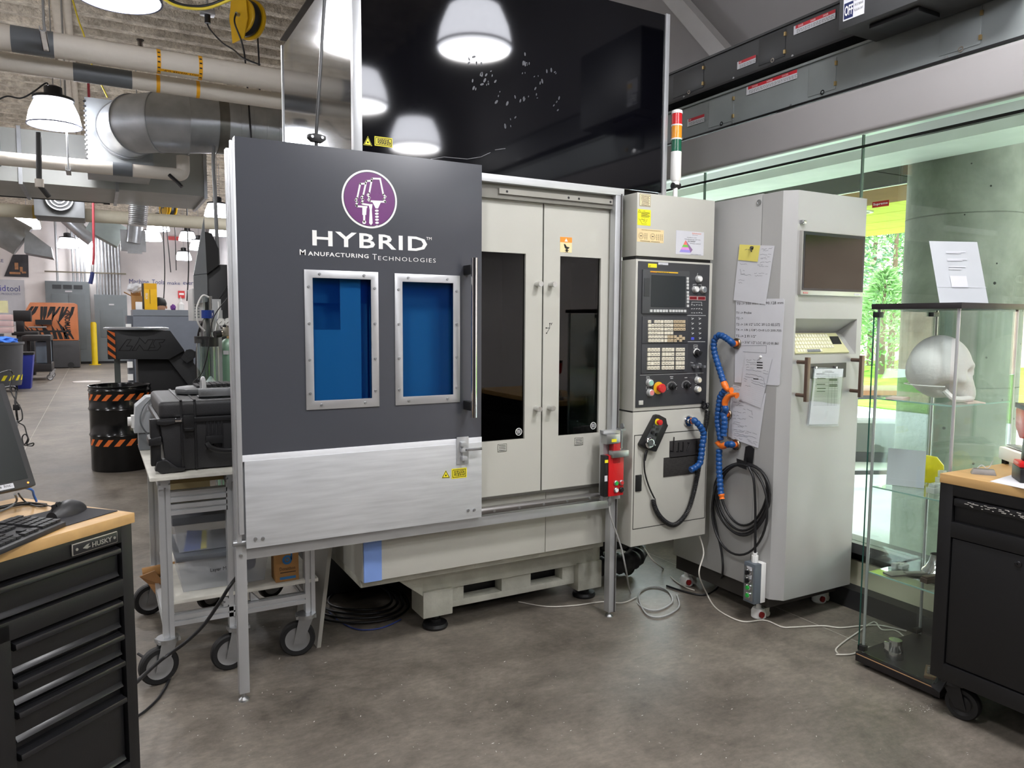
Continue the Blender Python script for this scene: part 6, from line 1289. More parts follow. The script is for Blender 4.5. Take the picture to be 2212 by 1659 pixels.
for k in range(14):
    a = 2*math.pi*k/14; b = MB(); vs = []
    for i in range(4): aa = a+i*.07; vs += [(-1.72+.293*math.cos(aa), 18.95+.293*math.sin(aa), .24), (-1.72+.301*math.cos(aa+.2), 18.95+.301*math.sin(aa+.2), .35)]
    b.add(vs, [(2*i, 2*i+2, 2*i+3, 2*i+1) for i in range(3)]); b.build('yellow_stripe', YEL, tc_)
for a in (.5, 2.1, 3.7, 5.2): MB().cyl((-1.72+.2*math.cos(a)-.015, 18.95+.2*math.sin(a), .045), (-1.72+.2*math.cos(a)+.015, 18.95+.2*math.sin(a), .045), .045, n=14).cyl((-1.72+.2*math.cos(a), 18.95+.2*math.sin(a), .06), (-1.72+.2*math.cos(a), 18.95+.2*math.sin(a), .14), .015).build('wheel', RUB, tc_)
crumple('blue_cloths', 'blue cloths heaped on the grey waste bin', (-1.72, 18.95, 1.06), .28, .28, .11, mat('blue_towel', (60, 120, 220), .8), 5, 'cloth')
t = thing('blue_recycling_bin', 'blue recycling bin behind the grey waste bin', 'bin', (-1.42, 19.6, 0)); MB().add([(-1.6, 19.4, 0), (-1.32, 19.4, 0), (-1.32, 19.8, 0), (-1.6, 19.8, 0), (-1.66, 19.35, .75), (-1.24, 19.35, .75), (-1.24, 19.85, .75), (-1.66, 19.85, .75)], [(3, 2, 1, 0), (4, 5, 6, 7), (0, 1, 5, 4), (1, 2, 6, 5), (2, 3, 7, 6), (3, 0, 4, 7)]).build('tub', mat('royal_blue_plastic', (38, 52, 150), .45), t, bevel=.02); MB().box(-1.67, -1.23, 19.34, 19.86, .75, .80).build('black_lid', BLACK, t); MB().box(-1.40, -1.30, 19.375, 19.38, .52, .62).build('sticker', PAPER, t)
t = thing('orange_column', 'orange painted steel column at the left edge', 'column', (-2.15, 20.3, 0)); MB().box(-2.30, -1.98, 20.2, 20.5, 0, 5.2).build('shaft', ORG_, t); MB().box(-2.4, -1.9, 20.1, 20.6, 0, .05).build('base_plate', ORG_, t)
t = thing('clear_parts_trays', 'stack of pinkish clear plastic trays at far left', 'trays', (-2.0, 19.8, 1.1))
TR = mat('pinkish_clear_plastic', (222, 190, 186), .3, alpha=.7)
for k in range(3): MB().box(-2.3, -1.62, 19.6, 19.95, 1.22+k*.14, 1.34+k*.14).build('tray', TR, t, bevel=.01)
MB().box(-2.3, -1.70, 19.65, 19.9, 1.66, 1.92).build('clear_box', mat('yellowish_clear', (220, 216, 160), .3, alpha=.5), t); MB().box(-2.25, -1.8, 19.66, 19.9, .0, 1.2).build('stand', GREYPL, t)
t = thing('bench_drill', 'black bench machine standing behind the plastic trays', 'machine', (-1.7, 24, 0)); MB().box(-1.95, -1.55, 24, 24.4, 1.45, 1.75).box(-1.90, -1.72, 24, 24.3, 1.15, 1.5).box(-2.0, -1.4, 23.9, 24.5, 1.08, 1.18).box(-1.9, -1.5, 24, 24.4, 0, 1.1).build('machine_body', BLK2, t, bevel=.02); MB().cyl((-1.62, 23.98, 1.3), (-1.2, 23.98, 1.3), .02).build('feed_handle', STEEL, t)
# ================================================================== services under the ceiling
INS = mat('white_pipe_insulation', (222, 214, 202), .65, var=.05, scale=3, bump=.15, bscale=18); TAPE = mat('grey_duct_tape', (104, 108, 112), .45)
def pipe_x(name, label, y, z, r, x0, x1, m, n=24):
    t = thing(name, label, 'pipe', ((x0+x1)/2, y, z-r)); MB().cyl((x0, y, z), (x1, y, z), r, n=n).build('pipe_run', m, t); return t
t = pipe_x('insulated_pipe', 'thick white insulated pipe with yellow arrow bands', 7.3, 3.76, .098, -8.9, 3.5, INS)
tp = [at(25, 97, Y=7.3).x, at(117, 107, Y=7.3).x]; MB().cyl((tp[0], 7.3, 3.76), (tp[1], 7.3, 3.76), .101, n=24).build('grey_tape_wrap', TAPE, t)
LY = mat('pipe_label_yellow', (244, 176, 26), .5)
for px_ in (342, 431): x = at(px_, 140, Y=7.3).x; g_ = MB().cyl((x-.015, 7.3, 3.76), (x+.015, 7.3, 3.76), .1005, n=24).build('arrow_band', LY, t); [MB().box(x-.010, x+.010, 7.3-.1012*math.cos(a)-.001, 7.3-.1012*math.cos(a)+.001, 3.76-.1012*math.sin(a)-.006, 3.76-.1012*math.sin(a)+.006).build('arrow', INK, g_) for a in (-.5, -.1, .3, .75, 1.15)]
xa, xb = at(342, 140, Y=7.3).x, at(431, 140, Y=7.3).x; a = 1.0
lb = MB().add([(xa, 7.3-.1008*math.cos(.85), 3.76-.1008*math.sin(.85)), (xb, 7.3-.1008*math.cos(.85), 3.76-.1008*math.sin(.85)), (xb, 7.3-.1008*math.cos(1.1), 3.76-.1008*math.sin(1.1)), (xa, 7.3-.1008*math.cos(1.1), 3.76-.1008*math.sin(1.1))], [(0, 1, 2, 3)]).build('name_strip', LY, t)
text('HOT WATER SUP.', 'strip_lettering', INK, lb, (xb-.02, 7.3-.103*math.cos(.88), 3.76-.103*math.sin(.88)), (-1, 0, 0), (0, .83, -.55), xb-xa-.05, .018)
t = pipe_x('insulated_pipe', 'slimmer white insulated pipe just below and behind the banded one', 7.62, 3.66, .075, -8.9, 3.5, INS); MB().cyl((-.1, 7.62, 3.66), (.35, 7.62, 3.66), .077, n=20).build('grey_tape_wrap', TAPE, t)
x = at(431, 160, Y=7.6).x; MB().cyl((xa, 7.62, 3.66), (xa+.03, 7.62, 3.66), .0765, n=20).build('arrow_band', LY, t); MB().cyl((xb, 7.62, 3.66), (xb+.03, 7.62, 3.66), .0765, n=20).build('arrow_band', LY, t)
t = pipe_x('insulated_pipe', 'thin white pipe in front of the second lamp, ending in an elbow', 9.3, 3.163, .069, -8.9, .82, INS)
MB().tube(catmull([(.80, 9.3, 3.163), (.87, 9.3, 3.163), (.91, 9.32, 3.20), (.915, 9.33, 3.32), (.915, 9.33, 3.38)], 5), .069, 18).build('elbow', INS, t); MB().cyl((.21, 9.3, 3.163), (.40, 9.3, 3.163), .072, n=20).build('grey_tape_wrap', TAPE, t); MB().tube([(.76, 9.23, 3.14), (.85, 9.19, 3.05), (.88, 9.17, 3.01)], .02, 8).build('drain_stub', BLK2, t)
t = pipe_x('insulated_pipe', 'lowest cream pipe crossing in front of the far wall', 14, 3.2, .105, -8.9, 3.5, mat('cream_pipe_insulation', (196, 190, 170), .65, var=.06))
for px_ in (75, 116): x = at(px_, 465, Y=14).x; MB().cyl((x-.025, 14, 3.2), (x+.025, 14, 3.2), .107, n=24).build('arrow_band', mat('aged_yellow_band', (190, 160, 70), .5), t)
# hangers
def hanger(label, p, zt, L_=.42):
    t = thing('strut_hanger', label, 'hanger', p, 'strut hangers'); x, y, z = p
    MB().cyl((x, y, z), (x, y, zt), .010, n=10).build('rod', STEEL, t)
    MB().box(x-.022, x+.022, y-L_*.5, y+L_*.5, z-.02, z-.014).box(x-.022, x-.018, y-L_*.5, y+L_*.5, z-.02, z+.02).box(x+.018, x+.022, y-L_*.5, y+L_*.5, z-.02, z+.02).build('strut', STEEL, t)
q = at(97, 100, Y=7.0); hanger('steel rod and strut hanger above the first lamp', (q.x, 7.0, 3.70), ZC, .5)
q = at(148, 370, Y=9.2); hanger('steel strut hanger under the thin white pipe', (q.x, 9.2, 3.08), ZC, .3)
# big spiral duct with gored elbow
t = thing('round_duct', 'large galvanised round duct with segmented elbow', 'duct', (1.6, 8.75, 3.35)); R_ = .30
path = [V((3.5, 8.75, 3.635)), V((.92, 8.75, 3.635))]
b = MB(); b.cyl((3.5, 8.75, 3.635), (1.30, 8.75, 3.635), R_, n=40, cap=False); b.build('straight_run', GALV, t)
for x in (1.42, 1.55, 1.68, 1.81, 1.94): MB().ring((x-.006, 8.75, 3.635), (x+.006, 8.75, 3.635), R_+.007, R_-.004, 40).build('spiral_seam', GALV, t)
MB().cyl((1.30, 8.75, 3.635), (1.20, 8.75, 3.635), R_*1.0, R_*1.02, n=40, cap=False).build('coupling', mat('stained_duct', (120, 118, 112), .4, .7, var=.2), t)
cen = V((.92, 9.30, 3.60)); cr = .55; prev = None
angs = [0, 18, 48, 78, 90]; secs = []
def sec(a): a = math.radians(a); c = cen+V((-math.sin(a)*cr, -math.cos(a)*cr, 0)); return c, V((-math.cos(a), math.sin(a), 0))
nn_ = 40; rings = []
cl0 = [(V((1.20, 8.75, 3.635)), V((-1, 0, 0)))]
for a_ in (0, 30, 60, 90): cl0.append(sec(a_))
cl0.append((sec(90)[0]+V((0, .12, 0)), V((0, 1, 0))))
for c, d in cl0:
    u = d.cross(V((0, 0, 1))).normalized(); rings.append([c+u*(R_*math.cos(2*math.pi*k/nn_))+V((0, 0, R_*math.sin(2*math.pi*k/nn_))) for k in range(nn_)])
for i in range(len(rings)-1):
    b = MB(); b.add(rings[i]+rings[i+1], [(k, (k+1) % nn_, nn_+(k+1) % nn_, nn_+k) for k in range(nn_)]); g_ = b.build('elbow_gore', GALV, t)
    c, d = cl0[i+1]; MB().ring(c-d*.006, c+d*.006, R_+.010, R_-.004, 40).build('gore_seam', GALV, g_)
pb = MB().box(-.03, .62, 9.44, 10.4, 3.20, 3.92).build('plenum_box', mat('plenum_sheet', (158, 162, 164), .45, .3, var=.1), t)
for c_ in range(14): MB().cyl((-.035, 9.43, 3.22+c_*.05), (-.03, 9.44, 3.22+c_*.05), .012, n=8).build('flange_screw', BLK2, pb); 
MB().box(-.06, .66, 9.425, 9.44, 3.17, 3.20).build('bottom_flange', GALV, pb)
# rectangular trunk duct
t = thing('rectangular_duct', 'wide rectangular galvanised duct behind the elbow', 'duct', (-1.5, 11, 3.1)); RD = mat('dull_duct_sheet', (166, 168, 164), .5, .15, var=.08, scale=2)
MB().box(-8.9, 1.31, 10.6, 11.9, 3.14, 3.75).build('trunk', RD, t)
for x in (1.30, .28, -.72, -1.72): MB().box(x-.02, x+.02, 10.57, 11.93, 3.11, 3.78).build('flange', GALV, t)
MB().box(-2.2, -.9, 10.45, 10.6, 3.3, 3.7).build('side_patch', mat('pale_duct_patch', (168, 172, 172), .5), t)
# further small ducts
t = thing('flexible_duct', 'short ribbed flexible duct hanging above the lowest pipe', 'duct', (.6, 12.3, 3.0)); b = MB(); P = [V((.62-.05*k/40, 12.3, 3.45-.5*k/40)) for k in range(81)]; P = [V((.62-.05*k/80, 12.3, 3.45-.55*k/80)) for k in range(81)]; b.tube(P, [.125+.006*math.sin(k*1.57) for k in range(81)], 24).build('ribbed_tube', mat('bright_flex_foil', (196, 198, 200), .28, .9), t)
t = thing('round_duct', 'round duct elbow at the far left beside the lamp', 'duct', (-1.2, 15, 2.7)); MB().tube(catmull([(-3.5, 15.2, 3.3), (-2.0, 15.1, 3.22), (-1.5, 15.0, 3.08), (-1.2, 14.95, 2.93), (-1.02, 14.95, 2.82)], 8), .27, 28).build('elbow', GALV, t); MB().add([(-1.0, 14.7, 2.62), (-.6, 14.7, 2.55), (-.6, 15.3, 2.55), (-1.0, 15.3, 2.62), (-.98, 14.7, 3.02), (-.62, 14.7, 2.72), (-.62, 15.3, 2.72), (-.98, 15.3, 3.02)], [(3, 2, 1, 0), (4, 5, 6, 7), (0, 1, 5, 4), (1, 2, 6, 5), (2, 3, 7, 6), (3, 0, 4, 7)]).build('end_box', GALV, t)
t = thing('round_duct', 'small round duct slanting above the electrical cabinets', 'duct', (-.3, 20, 3.2)); MB().tube(catmull([(-.65, 20, 3.95), (-.42, 20, 3.72), (-.2, 20, 3.5), (-.02, 20, 3.35)], 6), .15, 24).build('duct_run', GALV, t); MB().obox((.28, 20.2, 3.62), (.32, 0, -.18), (.12, 0, .22), (0, .3, 0)).build('slanted_box', mat('pale_green_sheet', (150, 160, 156), .5, .3), t, bevel=.01)
t = thing('round_duct', 'small round duct dropping to a square plate on the far side', 'duct', (.7, 18, 3.0)); MB().tube([(.82, 18, 3.9), (.80, 18, 3.6), (.74, 18, 3.15)], .15, 24).build('duct_run', GALV, t); MB().box(.50, .98, 17.95, 18.1, 2.98, 3.42).build('square_plate', GALV, t); MB().box(.62, .9, 17.9, 18.0, 2.93, 3.0).build('collar', STEEL, t)
t = thing('fan_coil_unit', 'dark ceiling unit with round front left of the red hose', 'ceiling unit', (-.45, 13, 3.0)); MB().box(-.75, -.1, 13.2, 13.9, 3.06, 3.42).build('housing', mat('dull_grey_unit', (120, 122, 124), .5, .4), t, bevel=.01); MB().cyl((-.42, 13.2, 3.32), (-.42, 13.1, 3.32), .19, n=28).build('fan_collar', mat('dark_collar', (60, 62, 64), .6), t)
for k in range(3): MB().ring((-.42, 13.08+.0*k, 3.32), (-.42, 13.1, 3.32), .18-.05*k, .165-.05*k, 28).build('fan_ring', STEEL, t)
# black sprinkler line, drops, hose reels, cords
t = thing('sprinkler_pipe', 'black sprinkler pipe with a white drop', 'pipe', (-.5, 12, 3.1)); MB().cyl((-4, 12, 3.15), (.16, 12, 3.17), .028, n=12).build('pipe_run', BLK2, t); MB().cyl((.14, 12, 3.17), (.22, 12, 3.17), .04, n=12).build('end_cap', BLK2, t)
MB().tube([(-.44, 9.0, 3.40), (-.455, 9.0, 2.98), (-.455, 9.0, 2.88), (-.38, 9.05, 2.78)], .026, 10).build('drop', mat('dark_drop_pipe', (50, 49, 48), .5), t); MB().cyl((-.455, 9.0, 2.94), (-.455, 9.0, 2.86), .04, n=14).build('coupling', INS, t)
t = thing('sprinkler_pipe', 'thin dark pipe resting on top of the thick insulated pipe', 'pipe', (1, 7.42, 3.86)); MB().cyl((-8.9, 7.42, 3.875), (3.5, 7.42, 3.875), .02, n=10).build('pipe_run', BLK2, t)
x = at(303, 90, Y=7.42).x; MB().cyl((x, 7.42, 3.89), (x, 7.42, 3.95), .012).cyl((x, 7.42, 3.95), (x, 7.42, 3.956), .03).box(x-.02, x-.015, 7.415, 7.425, 3.9, 3.955).box(x+.015, x+.02, 7.415, 7.425, 3.9, 3.955).build('sprinkler_head', mat('dark_bronze', (70, 60, 52), .4, .6), t)
def reel(label, c, s):
    t = thing('hose_reel', label, 'hose reel', (c[0], c[1], c[2]-.25*s), 'yellow hose reels'); YR = mat('reel_yellow', (226, 178, 28), .4, var=.06); x, y, z = c; ax = V((.80, .55, 0)).normalized()
    C_ = V(c)
    MB().lathe([(.0, -.075*s), (.165*s, -.075*s), (.175*s, -.065*s), (.175*s, -.05*s), (.09*s, -.05*s), (.09*s, .05*s), (.205*s, .05*s), (.205*s, .075*s), (0, .075*s)], c, ax, 36).build('drum', YR, t)
    MB().lathe([(.17*s, -.045*s), (.185*s, -.02*s), (.185*s, .02*s), (.17*s, .045*s)], c, ax, 36, cap=False).build('wound_hose', CABLE, t)
    a = C_-ax*.09*s; MB().prism([a+V((-.0, 0, .30*s))-V((.09*s*ax.y, -.09*s*ax.x, 0)), a+V((0, 0, .30*s))+V((.09*s*ax.y, -.09*s*ax.x, 0)), a+V((0, 0, -.05*s))+V((.12*s*ax.y, -.12*s*ax.x, 0)), a+V((0, 0, -.24*s))+V((.06*s*ax.y, -.06*s*ax.x, 0)), a+V((0, 0, -.27*s))-V((.10*s*ax.y, -.10*s*ax.x, 0)), a-V((.13*s*ax.y, -.13*s*ax.x, 0))], -ax*.012*s).build('side_arm', YR, t)
    MB().cyl(a-ax*.012*s, a-ax*.05*s, .02*s, n=12).build('swivel', STEEL, t); MB().box(x-.1*s, x+.1*s, y-.08*s, y+.08*s, z+.28*s, z+.31*s).build('ceiling_plate', YR, t)
    for k in range(2): MB().cyl((x-.03+.06*k, y, z+.3*s), (x-.03+.06*k, y, ZC), .008).build('hanger_rod', STEEL, t)
    P = [a-ax*.05*s, a-ax*.07*s+V((0, 0, -.1*s)), a-ax*.04*s+V((.05*s, 0, -.30*s)), a-ax*.04*s+V((.08*s, 0, -.55*s)), a+V((.09*s, 0, -1.3*s))]; MB().tube(catmull(P, 6), .009*s, 8).build('feed_hose', CABLE, t)
    MB().tube(catmull([C_+V((.12*s, .05*s, -.12*s)), C_+V((.13*s, .05*s, -.5*s)), C_+V((.13*s, .05*s, -1.25*s))], 6), .009*s, 8).build('drop_hose', CABLE, t)
q = at(532, 40, Y=8.5); reel('large yellow hose reel under the ceiling at top', (q.x, q.y, q.z), 1.0)
q = at(362, 450, Y=17); reel('small far yellow hose reel above the lowest pipe', (q.x, q.y, q.z), 1.0)
t = thing('ceiling_outlet', 'grey ceiling outlet box with black plug', 'outlet', at(448, 40, Y=8.6)); q = at(448, 33, Y=8.6); MB().box(q.x-.07, q.x+.07, q.y-.05, q.y+.05, q.z, q.z+.05).build('box', STEEL, t, bevel=.003); MB().cyl((q.x, q.y, q.z-.08), (q.x, q.y, q.z), .03, n=14).build('plug', BLACK, t); MB().cyl((q.x, q.y, q.z+.05), (q.x, q.y, ZC), .012).build('drop_conduit', STEEL, t)
cable('reel_cord', 'black cord swagging from the ceiling outlet to the pipe', [at(448, 52, Y=8.6), at(455, 65, Y=8.5), at(480, 92, Y=8.2), at(505, 108, Y=7.9), at(525, 125, Y=7.6), at(562, 140, Y=7.5)], .008)
for k, (pts, m_, lb_) in enumerate(((((355, -8), (385, 8), (420, 14), (455, 10), (490, -4)), CABLE, 'black cable bundle looped at the top edge'), (((350, -5), (375, 10), (410, 18), (450, 17), (500, -2)), mat('yellow_cord', (224, 200, 60), .5), 'yellow cord looped with the black bundle'))):
    cable('cord_bundle' if k == 0 else 'yellow_extension_cord', lb_, [at(*p, d=6.2) for p in pts], .012, m_)
cable('yellow_drop_cord', 'thin yellow cord hanging from the ceiling behind the pipes', [at(157, 0, Y=8.9), at(170, 45, Y=8.9), at(182, 78, Y=8.9), at(200, 145, Y=9.0), at(215, 175, Y=9.0), at(232, 210, Y=9.1)], .008, mat('yellow_cord', (224, 200, 60), .5))
q0 = at(49, 190, Y=8.1); cable('lamp_cord', 'black lamp cord reaching out to the left', [at(104, 184, Y=8.16), at(98, 180, Y=8.16), at(70, 200, Y=8.16), at(45, 212, Y=8.16), at(15, 208, Y=8.16), at(-8, 218, Y=8.16)], .007)
# ceiling conduits along the hall
for k, (px_, r_) in enumerate(((125, .06), (148, .045))): x = at(px_, 30, Y=9).x; MB().cyl((x, -6, 4.98), (x-.05, 24, 4.98), r_, n=12).build('ceiling_conduit', mat('sprayed_conduit', (186, 176, 160), .9, bump=.3, bscale=40), label=['wider sprayed conduit along the ceiling', 'narrower sprayed conduit along the ceiling'][k], cat='conduit', group='ceiling conduits')
MB().box(.15, .75, -6, 28, 4.82, 5.1).build('ceiling_beam', mat('sprayed_beam', (196, 186, 170), .95, bump=.5, bscale=30), label='sprayed beam running along the ceiling', cat='beam') if False else None
t = thing('red_air_hose', 'red air hose hanging with a blue grip', 'hose', at(199, 690, Y=13)); MB().tube(catmull([at(201, 425, Y=13), at(202, 500, Y=13), at(203, 545, Y=13), at(201, 572, Y=13)], 6), .018, 10).build('hose', mat('dark_red_hose', (140, 44, 52), .5), t); MB().cyl(at(201, 572, Y=13), at(200, 588, Y=13), .025, n=12).build('coupling', CHROME, t); MB().tube([at(200, 588, Y=13), at(198, 600, Y=13), at(195, 613, Y=13)], .03, 10).build('grip', mat('navy_grip', (30, 40, 90), .5), t); MB().cyl(at(201, 425, Y=13), V((at(201, 425, Y=13).x, 13, ZC)), .018, n=8).build('riser', mat('dark_red_hose', (140, 44, 52), .5), t)
for k, (px_, y_) in enumerate(((355, 19), (407, 16))): x = at(px_, 560, Y=y_).x; cable('drop_cord', ['thin black cord hanging left of the person', 'thin black cord hanging above the person'][k], [(x+.02, y_, 5.1), (x, y_, 3.5), (x, y_, 2.6), (x-.05, y_, 1.9)], .012, group='hanging cords')
t = thing('exit_sign', 'small red exit sign on the far wall', 'sign', at(378, 516, Y=29.6)); q = at(378, 515, Y=29.6); MB().box(q.x-.25, q.x+.25, 29.55, 29.69, q.z-.06, q.z+.06).build('sign_box', mat('exit_red', (222, 90, 90), .5), t)
t = thing('alarm_pull', 'red alarm box on the far wall', 'alarm', at(392, 636, Y=29.6)); q = at(392, 636, Y=29.6); MB().box(q.x-.11, q.x+.11, 29.6, 29.69, q.z-.13, q.z+.13).build('case', RED, t); MB().box(q.x-.08, q.x+.08, 29.59, 29.6, q.z-.02, q.z+.05).build('bar', WHITE, t)
# ================================================================== bus ducts along the glazed wall
BD1 = mat('light_busway_grey', (140, 146, 146), .42, .2, var=.06); BD2 = mat('dark_busway_grey', (62, 63, 64), .45, .2, var=.06)
def busway(label, z0, z1, m, doors, X=3.28):
    t = thing('busway', label, 'busway', (X+.08, 2, z0)); MB().box(X, X+.16, -4, 6.5, z0, z1).build('housing', m, t)
    for z in (z0-.012, z1): MB().box(X-.012, X+.172, -4, 6.5, z, z+.012).build('flange', BLK2 if z < z0 else m, t)
    for (ya, yb) in doors:
        d = MB().box(X-.004, X, yb, ya, z0+.02, z1-.012).build('access_cover', m, t, bevel=.003)
        for f in (.25, .78): MB().box(X-.012, X-.002, yb-.006, yb+.004, z0+(z1-z0)*f-.012, z0+(z1-z0)*f+.008).build('brass_hinge', mat('brass', (186, 160, 110), .35, .8), d)
        MB().ring((X-.006, ya-.12*0-(ya-yb)*.55, z0+.022), (X-.003, ya-(ya-yb)*.55, z0+.022), .012, .007, 14).build('latch', CHROME, d)
    for y in (-3.5, -1.5, .5, 2.5, 4.5): MB().box(X+.16, 3.6, y-.03, y+.03, z0+.02, z0+.06).build('bracket', BLK2, t)
    for k in range(12): MB().cyl((X-.005, -.5+k*.42, z0+.006), (X+.004, -.5+k*.42, z0+.006), .007, n=8).build('bolt', STEEL, t)
    return t
zL0, zL1 = at(1470, 303, X=3.28).z, at(1470, 238, X=3.28).z; zU0, zU1 = at(1450, 222, X=3.28).z, at(1455, 160, X=3.28).z
yy = lambda x, y: at(x, y, X=3.28).y
bl = busway('lighter lower busway with access covers above the windows', zL0, zL1, BD1, [(yy(1532, 235), yy(1586, 215)), (yy(1748, 150), yy(1808, 130)), (yy(2032, 60), yy(2122, 30))])
bu = busway('darker upper busway above the windows', zU0, zU1, BD2, [(yy(1455, 200), yy(1520, 175)), (yy(1640, 120), yy(1697, 95))])
def danger(parent, p0, p1, zc, h, X=3.2755):
    ya, yb = yy(*p0), yy(*p1); o = MB().box(X-.0008, X, yb, ya, zc-h/2, zc+h/2).build('danger_label', PAPER, parent, label='white danger label with red band', smooth=0); MB().box(X-.0012, X-.0008, yb, ya-.012, zc+h*.12, zc+h/2).build('red_band', mat('label_red', (190, 40, 52), .5), o)
    b = MB()
    for k in range(3):
        y = ya-.02
        while y > yb+.006: w = random.uniform(.006, .02); b.box(X-.0012, X-.0008, y-w, y, zc-h*.38+k*h*.14, zc-h*.32+k*h*.14); y -= w+.004
    b.build('print', mat('grey_small_print', (110, 110, 114), .6, var=0), o, smooth=0)
    n_ = 3 if ya-yb > .2 else 1
    for k in range(n_): text('DANGER', 'print', WHITE, o, (X-.0014, ya-(ya-yb)*(.12+.3*k), zc+h*.2), (0, -1, 0), (0, 0, 1), (ya-yb)*.12, h*.2)
zc_ = at(1668, 178, X=3.2755).z; danger(bl, (1614, 190), (1723, 165), zc_, .045); danger(bl, (1486, 265), (1523, 250), at(1504, 260, X=3.2755).z, .045)
danger(bu, (1594, 140), (1634, 125), at(1614, 134, X=3.2755).z, .042); danger(bu, (1716, 65), (1806, 30), at(1760, 48, X=3.2755).z, .045)
db = thing('disconnect_switch', 'dark grey disconnect box plugged on the upper busway', 'switch box', (3.1, 1.95, 3.0)); ya, yb = at(1812, 40, X=3.0).y, at(1975, -20, X=3.0).y; z0_ = at(1810, 72, X=3.02).z; 
MB().box(3.0, 3.27, yb-.3, ya, z0_, z0_+.5).build('housing', BD2, db, bevel=.004); MB().box(3.05, 3.2, ya-.35, ya-.12, z0_-.02, z0_).build('bottom_lug', BLK2, db, bevel=.004)
q = at(1821, 47, X=2.998); w1 = q.y-at(1866, 30, X=2.998).y; lb = MB().box(2.9975, 3.0, q.y-w1, q.y, q.z, q.z+.16).build('rating_label', PAPER, db, smooth=0); MB().box(2.997, 2.9975, q.y-w1*.48, q.y-.004, q.z+.006, q.z+.075).build('navy_block', mat('navy_block', (30, 40, 84), .5), lb)
text('OFF', 'print', WHITE, lb, (2.9965, q.y-.008, q.z+.018), (0, -1, 0), (0, 0, 1), w1*.40, .045, offset=.02)
for k, s_ in enumerate(('PLUG-IN UNIT', 'CIRCUIT BREAKER', 'BUSWAY')): text(s_, 'print', INK, lb, (2.997, q.y-w1*.54, q.z+.025+.022*k), (0, -1, 0), (0, 0, 1), w1*.42, .010)
MB().box(2.996, 2.9975, q.y-w1*.95, q.y-w1*.55, q.z+.11, q.z+.14).build('amber_block', mat('amber_print2', (226, 180, 40), .5), lb)
# diagonal brace
p, q = at(1452, -10, X=3.45), at(1558, 112, X=3.45); MB().bar(p+(p-q)*.3, q+(q-p)*.12, .10, .09, (1, 0, 0)).build('diagonal_brace', mat('brace_grey', (168, 166, 164), .5), label='grey diagonal brace behind the busways', cat='brace')

for nm_, rods in (('round_duct.002', [(-.42, 20, 3.87)]), ('round_duct.003', [(.80, 18, 3.9)]), ('flexible_duct', [(.62, 12.3, 3.45)])):
    o_ = bpy.data.objects[nm_]
    for (x, y, z) in rods: MB().cyl((x, y, z-.05), (x, y, ZC+.03), .008, n=8).build('hanger_rod', STEEL, o_)
# ================================================================== outside the glass
CONC = wmat('weathered_concrete', (118, 124, 112), (160, 165, 152), .8, 2.2, .15, 12, spec=.2)
PAVE = wmat('wet_bright_paving', (204, 210, 214), (228, 232, 236), .6, 1.5, spec=.3)
GRASS = wmat('mown_grass', (92, 142, 40), (128, 180, 62), .9, 3.0, .4, 60, spec=.05)
EARTH = wmat('reddish_earth_slope', (176, 140, 122), (214, 184, 166), .9, .8, .3, 8, spec=.1)
MB().box(3.75, 12.5, -9, 24, -.3, -.02).build('paving', PAVE, kind='structure', label='bright wet paving outside the windows')
MB().box(12.5, 60, -9, 60, -.3, .0).box(3.9, 12.5, 24, 60, -.3, 0).build('lawn', GRASS, kind='structure', label='bright green lawn beyond the paving')
b = MB(); n = 46  # bank carried on unseen around the side to block low sky light
vs = []; fs = []
for i in range(n+1):
    for j in range(7): d = 30+j*4.; a = math.radians(18+i*3.); z = -.2+max(0, j-1)*2.4+(.5*math.sin(i*1.7+j) if j else 0); vs.append((d*math.sin(a), d*math.cos(a), z))
for i in range(n):
    for j in range(6): k = i*7+j; fs.append((k, k+7, k+8, k+1))
b.add(vs, fs).build('earth_bank', EARTH, kind='structure', label='reddish planted bank behind the lawn', smooth=60)
# round concrete column
cx_, cy_ = 4.95, 2.873
t = thing('concrete_column', 'massive round board marked concrete column outside the window', 'column', (cx_, cy_, 0)); MB().lathe([(.346, -.02), (.346, 3.2)], (cx_, cy_, 0), n=64).build('shaft', CONC, t)
MB().lathe([(.348, 1.15), (.344, 1.153), (.348, 1.156)], (cx_, cy_, 0), n=64, cap=False).build('pour_line', mat('dark_pour_line', (84, 86, 78), .9), t); MB().lathe([(.348, 2.22), (.344, 2.223), (.348, 2.226)], (cx_, cy_, 0), n=64, cap=False).build('pour_line', mat('dark_pour_line', (84, 86, 78), .9), t)
rs = random.Random(8)
for k in range(26):
    a = math.radians(rs.uniform(190, 290)); z = rs.uniform(.3, 2.6); p = V((cx_+.346*math.cos(a), cy_+.346*math.sin(a), z)); d = V((math.cos(a), math.sin(a), 0)); MB().lathe([(rs.uniform(.004, .010), 0), (.002, .0012)], p, d, 8).build('pinhole', mat('dark_pinhole', (50, 52, 46), .9), t)
